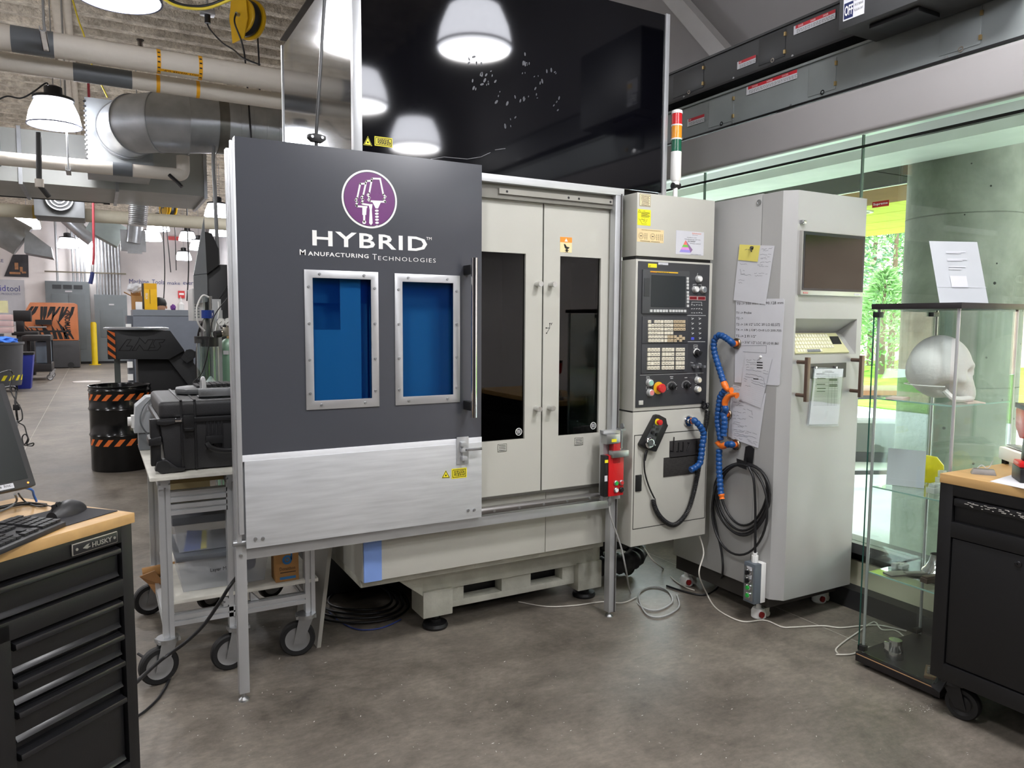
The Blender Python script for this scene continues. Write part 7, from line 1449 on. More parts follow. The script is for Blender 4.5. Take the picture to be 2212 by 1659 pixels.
# lintel, canopy
MB().box(4.2, 4.6, -9, 9, 2.566, 3.0).build('lintel', mat('pale_lintel', (176, 186, 172), .6), kind='structure', label='pale lintel outside the window head')
CP = mat('dark_canopy_panel', (44, 42, 37), .9, spec=.05); WS = mat('pale_timber_soffit', (150, 162, 60), .9, spec=.05, var=.12, scale=2, stretch=(1, 12, 1))
cn = thing('canopy', 'dark panelled canopy over the terrace', 'canopy', (7, 3, 2.7), kind='structure'); del cn['category']
for i in range(2):
    for j in range(9): MB().box(4.6+i*.75+.01, 5.35+i*.75-.01, -3+j*1.15+.01, -1.85+j*1.15-.01, 2.75, 2.79).build('canopy_panel', CP, cn)
MB().box(6.1, 6.13, -3, 7.35, 2.74, 2.79).build('pale_edge', STEEL, cn)
for j in range(9): MB().box(6.13, 6.98, -3+j*1.15+.01, -1.85+j*1.15-.01, 2.75, 2.79).build('brown_panel', mat('brown_fascia', (98, 78, 48), .9, spec=.05), cn)
for i in range(4): MB().box(6.98+i*.62+.008, 7.60+i*.62-.008, -3, 7.35, 2.75, 2.78).build('soffit_board', WS, cn)
MB().box(4.6, 9.5, -3, 7.35, 2.80, 2.9).build('canopy_roof', CP, cn)
for x, y in ((7.3, 5.35), (7.3, 7.2), (7.3, 3.5)): MB().ring((x, y, 2.735), (x, y, 2.75), .11, .075, 24).build('downlight_rim', STEEL, cn)
MB().box(3.91, 3.96, -1, 8, .0, .02).build('drain', STEEL, cn) if False else None
# red sticker on the glass
q = at(1884, 446, X=3.592); r_ = at(1920, 441, X=3.592); t = thing('window_sticker', 'small red sticker with white lettering on the window', 'sticker', q); MB().box(3.5925, 3.5935, r_.y, q.y, q.z-.008, q.z+.022).build('sticker', mat('sticker_red', (176, 40, 36), .5), t)
text('Supreme', 'lettering', WHITE, t, (3.592, q.y-.006, q.z-.001), (0, -1, 0), (0, 0, 1), q.y-r_.y-.012, .016, offset=.02)
# bench outside
t = thing('outdoor_bench', 'low terrace bench with wooden seat on black frame', 'bench', at(1890, 930, d=7.0)); M = Matrix.Translation((6.6, 4.55, -.02)) @ Matrix.Rotation(math.radians(-20), 4, 'Z')
M = Matrix.Translation((at(1895, 830, d=7.2).x, at(1895, 830, d=7.2).y, -.02)) @ Matrix.Rotation(math.radians(-25), 4, 'Z')
MB(M).box(-.9, .9, -.28, .28, .90, .945).build('timber_seat', mat('warm_timber', (176, 120, 76), .5, var=.15, stretch=(1, 10, 1)), t, bevel=.004); MB(M).box(-.85, .85, -.25, .25, .86, .90).build('under_frame', BLK2, t)
for x in (-.8, .8): MB(M).box(x-.02, x+.02, -.24, -.2, 0, .88).box(x-.02, x+.02, .2, .24, 0, .88).build('leg_pair', BLK2, t)
MB(M).box(-.85, .85, -.02, .02, .1, .14).build('stretcher', BLK2, t)
M = Matrix.Translation((at(1880, 905, d=8.6).x, at(1880, 905, d=8.6).y, -.02)) @ Matrix.Rotation(math.radians(-35), 4, 'Z'); t = thing('concrete_seat', 'dark concrete block seat on the terrace', 'bench', M @ V((0, 0, 0))); MB(M).box(-1.2, 1.2, -.25, .25, .12, .45).build('block', mat('dark_concrete_block', (92, 96, 92), .8, var=.15), t, bevel=.01); MB(M).box(-1.1, 1.1, -.2, .2, 0, .12).build('plinth', BLK2, t)
# trees on the bank
LEAF = [mat('spruce_leaf', (98, 132, 108), .7, var=.25, scale=30), mat('light_leaf', (128, 164, 108), .7, var=.25, scale=30)]
def tree(label, x, y, z, h, w, m, seed, n=2600):
    t = thing('tree', label, 'tree', (x, y, z), 'trees on the bank'); rr = random.Random(seed); MB().cyl((x, y, z-.4), (x, y, z+h*.9), .12, .03, n=10).build('trunk', mat('bark', (92, 74, 60), .9), t)
    b = MB(); vs = []; fs = []
    for k in range(n):
        f = rr.random()**.8; rad = w*(1-f)*(.35+.65*rr.random()**.5)+.05; a = rr.uniform(0, 6.283); p = V((x+rad*math.cos(a), y+rad*math.sin(a), z+h*(.06+.94*f))); d = V((math.cos(a)+rr.uniform(-.5, .5), math.sin(a)+rr.uniform(-.5, .5), rr.uniform(-.2, .9))).normalized()*rr.uniform(.16, .34); s = V((rr.uniform(-1, 1), rr.uniform(-1, 1), rr.uniform(-1, 1))).normalized()*rr.uniform(.03, .07)
        i = len(vs); vs += [p-s, p+s, p+d]; fs.append((i, i+1, i+2))
    b.add(vs, fs); me = b.build('foliage', m, t, smooth=0, kind='stuff')
for k, (px_, d_, h, w, lb_) in enumerate(((1880, 27, 8, 2.6, 'spruce at the left of the window gap'), (1925, 25, 7.2, 2.4, 'spruce nearest the concrete column'), (1850, 31, 9, 3, 'taller spruce behind the cabinet edge'), (1905, 22.5, 3.2, 1.7, 'low light green bush at the foot of the bank'), (1990, 28, 8, 2.8, 'spruce hidden behind the concrete column'), (1800, 26, 6, 2.4, 'spruce behind the grey cabinet'))):
    q = at(px_, 760, d=d_); tree(lb_, q.x, q.y, -.1 if k == 3 else .3, h, w, LEAF[1 if k in (3, 1) else 0], 20+k)
# ================================================================== small things on the machine and the cabinet
# ---- red interlock switch on the right post
ib = lambda x, y, Y=2.985: at(1000+x/3.3175, 740+y/3.3175, Y=Y)
il = thing('interlock_switch', 'red safety interlock switch with four push buttons on the right post', 'safety switch', (2.31, 3.03, .6))
p, q = ib(1048, 812), ib(1150, 1092); MB().box(p.x, q.x, 2.985, 3.03, q.z, p.z).build('red_housing', RED, il, bevel=.005)
MB().box(p.x-.022, p.x, 2.99, 3.03, q.z, p.z).build('black_side', BLACK, il, bevel=.002); MB().box(p.x-.0225, p.x-.006, 2.9885, 2.99, q.z+.08, p.z-.1).build('side_label', PAPER, il); MB().box(p.x-.0225, p.x-.003, 2.9885, 2.99, p.z-.035, p.z-.02).build('yellow_tag', YEL, il)
MB().box(p.x-.004, q.x+.014, 3.03, 3.062, q.z-.03, p.z+.12).build('back_plate', ALUX, il, bevel=.001)
for (x, y, m_, nm) in ((1094, 1006, GRN, 'green_button'), (1132, 1002, mat('matt_red', (196, 50, 50), .5), 'red_button'), (1094, 1056, WHITE, 'white_button'), (1132, 1054, BLACK, 'black_button')):
    c_ = ib(x, y); k_ = MB().lathe([(.0135, 0), (.0135, .008), (.011, .010), (0, .011)], c_, (0, -1, 0), 20).build(nm, STEEL if nm != 'black_button' else BLACK, il); MB().cyl(c_+V((0, -.010, 0)), c_+V((0, -.013, 0)), .0095, n=18).build('lens', m_, k_)
a, c_ = ib(1078, 720), ib(1125, 860); MB().box(a.x, c_.x, 2.982, 3.02, c_.z, a.z).build('red_tongue', mat('deep_red', (170, 26, 30), .4), il, bevel=.003)
a, c_ = ib(1058, 770), ib(1172, 812); MB().box(a.x, c_.x, 2.965, 3.0, c_.z, a.z-.004).build('slide_bracket', STEEL, il, bevel=.002)
a, c_ = ib(1027, 660), ib(1118, 722); MB().box(a.x, c_.x, 2.98, 3.03, c_.z, a.z).build('lock_body', STEEL, il, bevel=.004); a, c_ = ib(1062, 692), ib(1096, 710); MB().box(a.x, c_.x, 2.9785, 2.98, c_.z, a.z).build('yellow_tag', YEL, il)
a = ib(1155, 620); MB().box(a.x-.015, a.x+.015, 2.99, 3.03, a.z-.008, a.z).box(a.x-.004, a.x+.004, 3.0, 3.01, a.z-.1, a.z-.008).build('key_bracket', STEEL, il); MB().cyl((a.x-.003, 3.0, a.z+.014), (a.x+.003, 3.0, a.z+.014), .014, n=16).box(a.x-.002, a.x+.002, 2.996, 3.004, a.z-.01, a.z+.004).build('key', STEEL, il)
a = ib(1065, 1092); b_ = ib(1065, 1170); MB().cyl((a.x, 3.0, b_.z), (a.x, 3.0, a.z), .0085, n=14).cyl((a.x, 3.0, (a.z+b_.z)/2-.008), (a.x, 3.0, (a.z+b_.z)/2+.008), .012, n=6).build('cable_gland', STEEL, il)
GC = mat('grey_cable_jacket', (170, 170, 168), .5); WC = mat('off_white_cable', (206, 202, 192), .5)
g0 = V((a.x, 3.0, b_.z))
cable('interlock_cable', 'grey cable running down from the red interlock switch', [g0, g0+V((.008, 0, -.06)), at(1341, 1180, Y=3.02), at(1352, 1230, Y=3.05), at(1362, 1280, Z=.006), at(1385, 1310, Z=.006), at(1420, 1318, Z=.006), at(1452, 1300, Z=.006), at(1440, 1275, Z=.006), at(1405, 1268, Z=.006), at(1380, 1285, Z=.006), at(1395, 1325, Z=.006), at(1430, 1332, Z=.006), at(1466, 1312, Z=.006), at(1462, 1285, Z=.006)], .0045, GC)
# ---- handwheel pendant hung on the console
hw = thing('handwheel_pendant', 'black handheld pendant with red stop knob and chrome handwheel', 'pendant', dz(390, 470))
poly = [(455, 150), (478, 142), (540, 175), (548, 222), (558, 238), (452, 472), (430, 470), (322, 425), (318, 408)]
MB().prism([dz(*k, YC) for k in poly], (0, -.034, 0)).build('pendant_body', BLACK, hw, bevel=.004)
MB().prism([dz(*k, YC-.034) for k in ((490, 180), (535, 205), (545, 240), (470, 395), (400, 360))], (0, -.0015, 0)).build('face_plate', mat('dark_grey_face', (66, 68, 70), .4), hw)
pY = YC-.0355
c_ = dz(498, 213, pY); k_ = MB().cyl(c_, c_+V((0, -.004, 0)), .017, n=20).build('yellow_ring', YEL, hw); MB().lathe([(.009, .004), (.010, .014), (.014, .016), (.014, .026), (0, .028)], c_, (0, -1, 0), 20).build('stop_knob', RED, k_)
for x in (463, 497): c_ = dz(x, 262+(x-463)*.5, pY); MB().box(c_.x-.009, c_.x+.009, pY-.001, pY, c_.z-.006, c_.z+.006).build('window', BLACK, hw)
for x, y in ((450, 306), (488, 325)): c_ = dz(x, y, pY); MB().lathe([(.009, 0), (.009, .012), (0, .013)], c_, (0, -1, 0), 16).build('selector', BLACK, hw)
c_ = dz(425, 400, pY); k_ = MB().lathe([(.028, 0), (.029, .006), (.024, .010), (.022, .014), (0, .015)], c_, (0, -1, 0), 28).build('handwheel', CHROME, hw); MB().cyl(c_+V((0, -.014, 0)), c_+V((0, -.016, 0)), .017, n=24).build('dial_face', mat('dial_grey', (90, 92, 94), .3, .5), k_); MB().cyl(c_+V((.012, -.014, -.008)), c_+V((.012, -.034, -.008)), .004, n=10).build('crank_knob', STEEL, k_)
def helix(path, R, pitch):
    P = [V(p) for p in path]; L = [0]
    for a_, b_ in zip(P[:-1], P[1:]): L.append(L[-1]+(b_-a_).length)
    n_ = int(L[-1]/pitch*9); out = []; j = 0
    for i in range(n_+1):
        s_ = L[-1]*i/n_
        while j < len(L)-2 and L[j+1] < s_: j += 1
        f = (s_-L[j])/max(1e-9, L[j+1]-L[j]); c = P[j].lerp(P[j+1], f); d = (P[j+1]-P[j]).normalized(); u = d.cross(V((0, 1, 0))).normalized(); w = d.cross(u); t_ = 2*math.pi*s_/pitch; out.append(c+(u*math.cos(t_)+w*math.sin(t_))*R)
    return out
cc_ = thing('coiled_pendant_cable', 'black coiled cable sagging from the pendant to the console edge', 'cable', dz(640, 1150))
MB().tube(catmull([dz(405, 465, YC-.02), dz(385, 510, YC-.02), dz(380, 580, YC-.018), dz(388, 680, YC-.016), dz(425, 800, YC-.016), dz(470, 895, YC-.016)], 6), .0042, 8).build('straight_lead', CABLE, cc_, smooth=60)
MB().cyl(dz(405, 465, YC-.02), dz(382, 560, YC-.02), .007, n=10).build('strain_relief', CABLE, cc_)
path = catmull([dz(462, 905, YC-.018), dz(470, 960, YC-.018), dz(510, 1045, YC-.018), dz(580, 1115, YC-.018), dz(650, 1135, YC-.018), dz(720, 1085, YC-.018), dz(780, 990, YC-.018), dz(825, 840, YC-.018), dz(855, 700, YC-.018), dz(880, 560, YC-.018), dz(905, 420, YC-.016), dz(925, 290, YC-.016), dz(940, 190, YC-.016), dz(950, 110, YC-.014)], 8)
MB().tube(helix(path, .0105, .0078), .0031, 6).build('coil', CABLE, cc_, smooth=60)
for k in range(7):
    a_ = k*.9; c_ = dz(925+8*math.sin(k*2.1), 70, YC-.02); u = V((math.cos(a_), -.5, math.sin(a_))).normalized(); w = V((-math.sin(a_), .3, math.cos(a_))).normalized(); MB().tube([c_+u*(.020*math.cos(t_*.524))+w*(.011*math.sin(t_*.524)) for t_ in range(13)], .003, 6).build('hooked_loop', CABLE, cc_, smooth=60)
MB().cyl(dz(915, 20, YC), dz(915, 20, YC-.03), .006, n=10).build('hook', BLACK, cc_)
# ---- modular coolant hoses on magnet bases
def bead(pts, r=.0165, step=.0225):
    P = catmull(pts, 14); L = [0]
    for a_, b_ in zip(P[:-1], P[1:]): L.append(L[-1]+(b_-a_).length)
    n_ = max(8, int(L[-1]/step)*6); out = []; rad = []; j = 0
    for i in range(n_+1):
        s_ = L[-1]*i/n_
        while j < len(L)-2 and L[j+1] < s_: j += 1
        f = (s_-L[j])/max(1e-9, L[j+1]-L[j]); out.append(P[j].lerp(P[j+1], f)); ph = (s_/step) % 1; rad.append(r*(.78+.30*math.sin(math.pi*ph)**.7))
    return MB().tube(out, rad, 14)
mg = thing('magnet_hose', 'short blue jointed hose on a chrome magnet stuck to the console front', 'jointed hose', dz(785, 250))
c_ = dz(770, 205, YC); MB().lathe([(.030, 0), (.030, .008), (.027, .012), (.014, .012), (.012, .02), (0, .02)], c_, (0, -1, 0), 28).build('magnet_base', CHROME, mg)
MB().lathe([(.015, .015), (.0165, .028), (.014, .034), (0, .034)], c_, V((.75, -.66, 0)), 18).build('orange_nut', ORP, mg)
bead([c_+V((.022, -.030, 0)), dz(830, 200, YC-.05), dz(885, 260, YC-.06), dz(912, 330, YC-.06), dz(900, 430, YC-.06), dz(890, 520, YC-.06), dz(870, 595, YC-.06), dz(795, 645, YC-.06)]).build('blue_hose', BLUEP, mg, smooth=60)
hz_ = lambda x, y, X=2.88: at(1540+x/4.608, 700+y/4.608, X=X)
def hose(label, base, parts):
    t = thing('magnet_hose', label, 'jointed hose', hz_(*base, PX)); c_ = hz_(*base, PX); MB().lathe([(.030, 0), (.030, .008), (.027, .012), (.014, .012), (.012, .02), (0, .02)], c_, (-1, 0, 0), 28).build('magnet_base', mat('nickel_magnet', (150, 140, 124), .25, .9), t)
    MB().lathe([(.015, .012), (.0165, .028), (.014, .036), (0, .036)], c_, (-1, 0, 0), 18).build('orange_nut', ORP, t)
    for kind, pts in parts:
        P = [c_+V((-.034, 0, 0)) if q_ is None else hz_(*q_) for q_ in pts]
        if kind == 'b': bead(P).build('blue_hose', BLUEP, t, smooth=60)
        else:
            Q = catmull(P, 5); MB().tube(Q, [.0145+.003*math.sin(i*math.pi/(len(Q)-1)*2.2) for i in range(len(Q))], 14).build('orange_fitting', ORP, t, smooth=60)
hose('upper blue jointed hose arching down from its magnet', (243, 195), [('b', [None, (185, 180), (115, 130), (60, 112), (15, 165), (12, 260), (40, 370), (75, 480), (105, 575)]), ('o', [(105, 575), (125, 620), (150, 655), (185, 660)])])
hose('middle blue jointed hose with open orange nozzle', (152, 900), [('b', [None, (125, 860), (118, 815)]), ('o', [(118, 815), (125, 765), (165, 715), (215, 705), (240, 712)]), ('b', [(100, 880), (115, 960), (112, 1040), (105, 1110)])])
hose('lowest blue jointed hose with orange elbow and long tail', (235, 1200), [('b', [None, (190, 1198), (135, 1200)]), ('o', [(135, 1200), (95, 1215), (60, 1200), (45, 1175)]), ('b', [(78, 1160), (65, 1080), (48, 980), (50, 900), (62, 800), (75, 720), (115, 665)]), ('b', [(62, 1245), (60, 1350), (62, 1460), (70, 1560), (75, 1640), (82, 1690)]), ('o', [(82, 1690), (88, 1715), (92, 1740)])])
# ---- papers on the cabinet side
def spaper(name, label, pts, f, X, m=None, t=.0006, cat='paper', bend=0):
    o = thing(name, label, cat, f(*pts[2], X)); b = MB(); c4 = [f(*k, X) for k in pts]; b.prism(c4, (-t, 0, 0)); s_ = b.build('sheet', m or PAPER, o, smooth=0); return o
z1 = lambda x, y, X=PX: at(1540+x/4.608, 400+y/4.608, X=X)
z2 = lambda x, y, X=PX: at(1540+x/4.608, 700+y/4.608, X=X)
def scribble(parent, f, X, rows, m=PENCIL, w=.0011, seed=1):
    rr = random.Random(seed); b = MB()
    for (x, y, x1, y1, n_) in rows:
        P = []
        for k in range(n_):
            u = k/(n_-1); P.append(f(x+(x1-x)*u+rr.uniform(-3, 3), y+(y1-y)*u+rr.uniform(-6, 6), X))
            if rr.random() < .22 and len(P) > 2: b.flatline(P, w, (-1, 0, 0), .0003); P = []
        if len(P) > 1: b.flatline(P, w, (-1, 0, 0), .0003)
    return b.build('handwriting', m, parent, smooth=0, kind='stuff')
wb = spaper('tool_list_board', 'white card listing tool offsets in black marker', [(1, 1), (1, 1), (1, 1), (1, 1)], z1, PX) if False else None
wb = thing('tool_list_card', 'large white card listing tool offsets in black marker', 'paper', at(1635, 830, X=PX)); MB().prism([at(*k, X=PX-.001) for k in ((1590, 646), (1692, 645), (1695, 648), (1684, 831), (1681, 833), (1587, 826))], (-.001, 0, 0)).build('card', PAPER, wb, smooth=0)
XW = PX-.0024
def mtext(s_, x, y, x1, h): 
    a_, b_ = z1(x, y, XW), z1(x1, y, XW); text(s_, 'marker_line', INK, wb, a_, (0, -1, 0), V((0, .04, 1)), a_.y-b_.y, h, t=.0003, offset=.0)
for s_, x, y, x1, h in (('T0 → 500 mm  LO 90.128 mm', 236, 1192, 700, .013), ('T1 → Probe', 232, 1282, 384, .012), ('T2 →', 232, 1335, 300, .011), ('T3 → 1/4 1/2" LOC 3Fl LO 83.572', 232, 1398, 668, .014), ('T4 → 1/8 (.128") Drill LO 200.705', 230, 1455, 682, .014), ('T5 → 2 Fl 1/2"', 228, 1512, 430, .013), ('→ 3/16" 1/2" LOC 3Fl LO 81.861', 285, 1575, 655, .013)):
    mtext(s_.replace('→', '->'), x, y, x1, h)
b = MB(); b.flatline([z2(270, 215, XW), z2(532, 212, XW), z2(530, 290, XW), z2(300, 275, XW)], .0012, (-1, 0, 0), .0003)
b.build('ruled_table', PENCIL, wb, smooth=0)
s1 = spaper('note_sheet', 'white handwritten sheet under the yellow sticky note', [(265, 592), (615, 603), (525, 1187), (205, 1145)], z1, PX-.004)
scribble(s1, z1, PX-.0048, [(485, 640, 590, 628, 9), (500, 655, 560, 650, 7), (470, 690, 580, 690, 9), (475, 720, 565, 716, 8), (475, 735, 540, 735, 6), (470, 770, 575, 760, 9), (270, 785, 335, 780, 6), (440, 790, 500, 788, 6), (455, 805, 550, 808, 8), (275, 830, 280, 885, 4), (280, 885, 320, 885, 4), (300, 850, 312, 850, 4), (290, 890, 380, 892, 7), (410, 880, 540, 880, 10), (420, 900, 490, 902, 7), (255, 945, 310, 945, 8), (255, 970, 300, 975, 7)], seed=4)
s2 = spaper('sticky_note', 'yellow sticky note pinned at the top of the papers', [(267, 590), (470, 600), (445, 762), (252, 745)], z1, PX-.007, mat('sticky_yellow', (226, 214, 110), .7, var=.05)); scribble(s2, z1, PX-.0078, [(315, 640, 385, 640, 9)], seed=2, w=.0016)
t = thing('black_magnet_hook', 'small black magnet hook on the yellow sticky note', 'magnet', z1(395, 660, PX-.009)); c_ = z1(392, 625, PX-.008); MB().lathe([(.009, 0), (.009, .008), (.006, .012), (0, .012)], c_, (-1, 0, 0), 16).build('magnet', BLACK, t); MB().tube([c_+V((-.012, 0, 0)), c_+V((-.014, -.004, -.012)), c_+V((-.010, -.005, -.02))], .003, 6).build('hook', BLACK, t)
s5 = spaper('note_sheet', 'grey white sheet peeking out lowest of the stack', [(185, 620), (260, 640), (250, 1170), (152, 1118)], z2, PX-.002); 
s3 = spaper('note_sheet', 'long handwritten sheet reaching lowest on the cabinet', [(200, 603), (528, 690), (452, 1235), (188, 1140)], z2, PX-.004)
scribble(s3, z2, PX-.0048, [(205, 625, 270, 630, 7), (215, 655, 265, 660, 6), (205, 780, 310, 790, 10), (230, 805, 300, 812, 7), (300, 845, 390, 860, 8), (385, 870, 395, 900, 3), (200, 870, 325, 885, 10), (200, 905, 255, 915, 6), (200, 935, 330, 948, 10), (360, 920, 400, 930, 4), (205, 975, 270, 985, 7), (200, 995, 335, 1018, 10), (250, 1020, 300, 1030, 5), (210, 1045, 440, 1095, 16), (225, 1065, 350, 1090, 9), (210, 1085, 430, 1135, 14), (210, 1105, 340, 1130, 9), (215, 1130, 290, 1145, 6), (340, 1150, 440, 1180, 8), (350, 1165, 430, 1200, 7)], seed=9)
s4 = spaper('lined_note', 'ruled handwritten sheet pinned across the tool list card', [(325, 290), (588, 345), (478, 838), (265, 752)], z2, PX-.0075)
b = MB()
for k in range(18): f_ = k/17; b.flatline([z2(310-45*f_, 440+300*f_, PX-.0083), z2(565-80*f_, 500+320*f_, PX-.0083)], .0004, (-1, 0, 0), .0002)
b.build('ruled_lines', mat('pale_rule', (180, 186, 200), .8), s4, smooth=0)
scribble(s4, z2, PX-.0083, [(330, 360, 480, 350, 12), (335, 380, 430, 385, 8), (330, 405, 440, 402, 9), (335, 430, 410, 440, 7), (330, 450, 480, 470, 10), (500, 460, 545, 470, 5), (500, 490, 550, 500, 5), (330, 495, 500, 530, 12), (320, 520, 500, 560, 14), (310, 545, 350, 555, 5), (310, 570, 340, 575, 4), (380, 560, 520, 600, 10), (385, 585, 520, 625, 10), (320, 610, 370, 620, 5), (505, 535, 520, 620, 5)], seed=12)
b = MB()
for y in (382, 408, 434): b.flatline([z2(440, y, PX-.0084), z2(492, y+2, PX-.0084)], .0055, (-1, 0, 0), .0003)
b.flatline([z2(405, 545, PX-.0084), z2(450, 548, PX-.0084)], .005, (-1, 0, 0), .0003); b.build('scored_out_words', INK, s4, smooth=0)
c_ = z2(478, 325, PX-.0085); t = MB().lathe([(.007, 0), (.007, .006), (.004, .009), (0, .010)], c_, (-1, 0, 0), 14).build('white_magnet_pin', WHITE, label='white magnet pin holding the ruled note', cat='magnet')
# ---- black strap with the coiled remote cable
e1 = lambda x, y, X=PX-.03: at(1300+x/4.1475, 860+y/4.1475, X=X)
st = thing('cable_strap', 'black hook-and-loop strap holding the coiled cable', 'strap', e1(1300, 600, PX)); MB().prism([e1(1318, 425, PX-.001), e1(1340, 430, PX-.001), e1(1366, 455, PX-.001), e1(1352, 600, PX-.001), e1(1272, 562, PX-.001), e1(1288, 435, PX-.001)], (-.0015, 0, 0)).build('back_strap', INK, st, smooth=0); MB().prism([e1(1208, 540, PX-.045), e1(1290, 566, PX-.045), e1(1296, 642, PX-.045), e1(1214, 610, PX-.045)], (-.0015, 0, 0)).prism([e1(1290, 566, PX-.045), e1(1296, 642, PX-.045), e1(1296, 590, PX-.002), e1(1290, 520, PX-.002)], (0, -.0015, 0)).build('front_strap', INK, st, smooth=0)
e2 = lambda x, y, X=PX-.025: at(1480+x/4.367, 1000+y/4.367, X=X)
rc = thing('coiled_remote_cable', 'black cable wound in hanging loops on the cabinet side', 'cable', e2(540, 880, PX))
for k, (cx_, cy_, rx_, ry_) in enumerate(((555, 300, 215, 290), (545, 320, 240, 318), (535, 335, 262, 335), (548, 350, 250, 335), (515, 440, 262, 428))):
    P = [e2(cx_+rx_*math.cos(t_*math.pi/20)+(20*math.sin(t_*math.pi/10) if k < 4 else 0), cy_-ry_*math.sin(t_*math.pi/20), PX-.012-.008*k) for t_ in range(41)]; MB().tube(P, .0062, 8).build('loop', CABLE, rc, smooth=60)
MB().tube(catmull([e2(600, 40, PX-.05), e2(645, 150, PX-.05), e2(660, 350, PX-.05), e2(662, 600, PX-.05), e2(660, 880, PX-.05)], 6), .0062, 8).build('down_lead', CABLE, rc, smooth=60)
MB().tube(catmull([e2(275, 230, PX-.02), e2(262, 430, PX-.02), e2(300, 640, PX-.02), e2(345, 850, PX-.02), e2(352, 1040, PX-.015), at(1480+300/4.367, 1000+1180/4.367, Z=.012), at(1480+180/4.367, 1000+1245/4.367, Z=.007), at(1480, 1000+1215/4.367, Z=.007), at(1440, 1265, Z=.007)], 6), .0062, 8).build('floor_lead', CABLE, rc, smooth=60)
rm = thing('remote_button_box', 'grey and white remote box with two knobs and two green buttons', 'control box', at(1625, 1306, X=2.9)); XR = 2.868
p, q = e2(557, 925, XR), e2(650, 1340, XR); MB().box(XR, XR+.045, q.y, p.y, q.z, p.z).build('grey_front', mat('blue_grey_abs', (96, 104, 112), .45), rm, bevel=.003); MB().box(XR+.045, PX-.003, q.y, p.y, q.z, p.z).build('white_back', WHITE, rm, bevel=.003)
MB().box(XR-.001, XR, q.y+.012, p.y-.006, q.z+.012, p.z-.02).build('silver_plate', STEEL, rm)
MB().cyl(((XR+PX)/2-.005, (p.y+q.y)/2, p.z), ((XR+PX)/2-.005, (p.y+q.y)/2, p.z+.035), .017, n=8).cyl(((XR+PX)/2-.005, (p.y+q.y)/2, p.z+.03), ((XR+PX)/2-.005, (p.y+q.y)/2, p.z+.05), .012, n=14).build('cable_gland', WHITE, rm)
for (x, y, kind) in ((600, 1025, 'k'), (595, 1100, 'k'), (597, 1170, 'g'), (595, 1243, 'g')):
    c_ = V((XR-.001, (p.y+q.y)/2, e2(x, y, XR).z)); k_ = MB().lathe([(.0155, 0), (.0155, .006), (.012, .009), (0, .009)], c_, (-1, 0, 0), 20).build('control_bezel', CHROME, rm)
    if kind == 'g': MB().cyl(c_+V((-.008, 0, 0)), c_+V((-.014, 0, 0)), .0105, n=20).build('green_button', GRN, k_)
    else: MB().cyl(c_+V((-.008, 0, 0)), c_+V((-.016, 0, 0)), .0115, n=18).box(c_.x-.026, c_.x-.014, c_.y-.005, c_.y+.005, c_.z-.011, c_.z+.011).build('black_knob', BLACK, k_)
for y in (985, 1062): c_ = e2(600, y, XR); MB().box(XR-.0016, XR-.001, (p.y+q.y)/2-.016, (p.y+q.y)/2+.016, c_.z-.006, c_.z+.006).build('name_tape', PAPER, rm)
# ---- black rod on top of the guard
gx_ = at(683, 305, Y=3.07); t = thing('support_rod', 'thin black rod rising from a clamp on the grey guard', 'rod', (gx_.x, 3.07, 2.243)); MB().cyl((gx_.x, 3.07, 2.243), at(683, 290, Y=3.07), .007, n=10).tube([at(683, 290, Y=3.07), at(692, 150, Y=3.07), at(701, -5, Y=3.07), at(712, -180, Y=3.07)], .0065, 10).build('rod', BLK2, t); c_ = at(683, 298, Y=3.07); MB().prism([(c_.x-.035, 3.055, c_.z-.004), (c_.x-.02, 3.055, c_.z-.016), (c_.x+.02, 3.055, c_.z-.018), (c_.x+.036, 3.055, c_.z-.006), (c_.x+.036, 3.055, c_.z+.008), (c_.x+.012, 3.055, c_.z+.014), (c_.x-.012, 3.055, c_.z+.015), (c_.x-.035, 3.055, c_.z+.010)], (0, .03, 0)).build('clamp', BLACK, t, bevel=.003)
for s_ in (-.02, .02): bolt((c_.x+s_, 3.055, c_.z), t, .9)
# ---- floor leads
F = lambda *pts: [at(x, y, Z=.005) for x, y in pts]
cable('white_lead', 'off-white lead from the console bottom across the floor', [at(1511, 1158, Y=3.06), at(1520, 1195, Y=3.02), at(1510, 1240, Y=2.95), at(1528, 1285, Z=.02)]+F((1545, 1312), (1575, 1332), (1608, 1343), (1652, 1340), (1688, 1354), (1712, 1355), (1775, 1352), (1815, 1356), (1860, 1352), (1900, 1351), (1958, 1363)), .004, WC)
cable('white_lead', 'off-white lead looping towards the display case', F((1810, 1412), (1806, 1402), (1825, 1385), (1850, 1368), (1880, 1347), (1892, 1345), (1905, 1360), (1935, 1362), (1955, 1378)), .004, WC)
cable('white_lead', 'off-white lead entering the display case corner', F((1806, 1414), (1840, 1413), (1868, 1402), (1895, 1395), (1915, 1393)), .004, WC)
cable('grey_lead', 'pale lead from under the console to the floor loops', [at(1392, 1185, Y=3.15), at(1410, 1210, Y=3.1)]+F((1432, 1228), (1455, 1252), (1480, 1268), (1500, 1275)), .004, WC)
cable('grey_lead', 'pale lead trailing under the machine base', F((1120, 1300), (1180, 1310), (1240, 1308), (1300, 1300), (1345, 1302), (1375, 1290)), .0035, WC)
cable('blue_lead', 'thin blue lead on the floor under the machine', F((708, 1318), (735, 1343), (775, 1360), (825, 1356), (866, 1338)), .0035, mat('blue_lead_jacket', (44, 62, 130), .45))
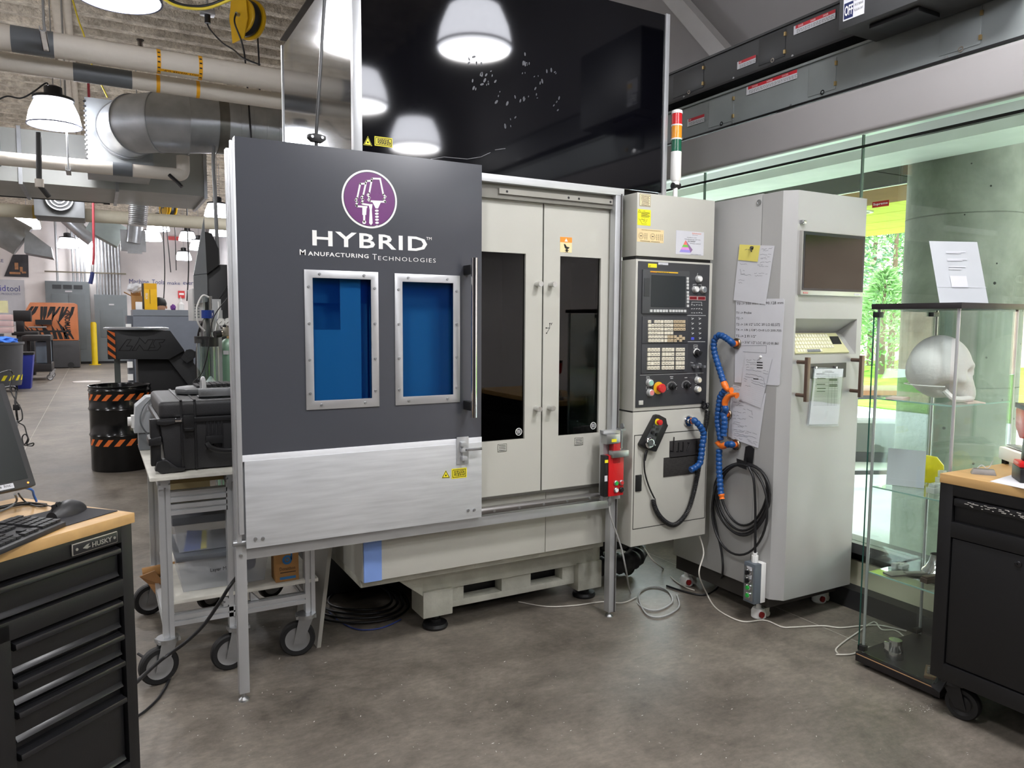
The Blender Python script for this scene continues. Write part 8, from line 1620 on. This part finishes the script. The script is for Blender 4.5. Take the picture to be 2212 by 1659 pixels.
cable('black_lead', 'thick black lead from the drawer cabinet up to the cart', [at(290, 1478, Z=.3), at(345, 1428, d=3.0), at(400, 1388, d=3.05), at(440, 1350, d=3.05), at(475, 1300, d=3.05), at(495, 1268, d=3.05), at(514, 1243, d=3.1)], .0075)
cable('black_lead', 'thin black lead looping onto the floor by the drawer cabinet', [at(296, 1548, Z=.01), at(318, 1532, Z=.006), at(345, 1505, Z=.006), at(365, 1470, Z=.01), at(372, 1445, Z=.05), at(352, 1432, Z=.08), at(325, 1428, Z=.1), at(298, 1412, Z=.12)], .0055)
for k in range(4): cable('black_lead', ['outermost black lead looped behind the leaning sheet', 'second black lead looped behind the leaning sheet', 'third black lead looped behind the leaning sheet', 'innermost black lead looped behind the leaning sheet'][k], [V((1.2+.26*math.cos(t_*math.pi/6)*(1-.12*k), 3.85+.28*math.sin(t_*math.pi/6)*(1-.1*k), .009+.011*k+.01*math.sin(t_))) for t_ in range(13)], .007, group='leads heaped under the machine')
bh = thing('corrugated_hose', 'fat black corrugated hose coiled under the console', 'hose', (2.62, 3.55, 0)); P = catmull([V((2.62+.17*math.cos(a_*.7), 3.52+.17*math.sin(a_*.7), .06+.045*a_*.35)) for a_ in range(20)], 8); MB().tube(P, [.052+.006*math.sin(i*1.9) for i in range(len(P))], 14).build('hose', RUB, bh, smooth=60)
# ---- metal chips on the floor
b = MB(); rr = random.Random(77); vs = []; fs = []
for k in range(420):
    if k < 70: x, y = rr.gauss(2000, 26), rr.gauss(1532, 9)
    else: x, y = rr.uniform(310, 2100), 1290+360*rr.random()
    if x < 560 and y < 1480: continue
    p = at(x, y, Z=.001); s = rr.uniform(.0008, .003); a_ = rr.uniform(0, 3.14); u = V((math.cos(a_), math.sin(a_), 0))*s*rr.uniform(1, 3); w = V((-math.sin(a_), math.cos(a_), .3))*s*.6; i = len(vs); vs += [p-u, p+w, p+u, p-w]; fs.append((i, i+1, i+2, i+3))
b.add(vs, fs); b.build('metal_chips', mat('bright_chip', (214, 212, 206), .4, .3), label='tiny bright metal chips scattered on the floor', cat='chips', kind='stuff', smooth=0)
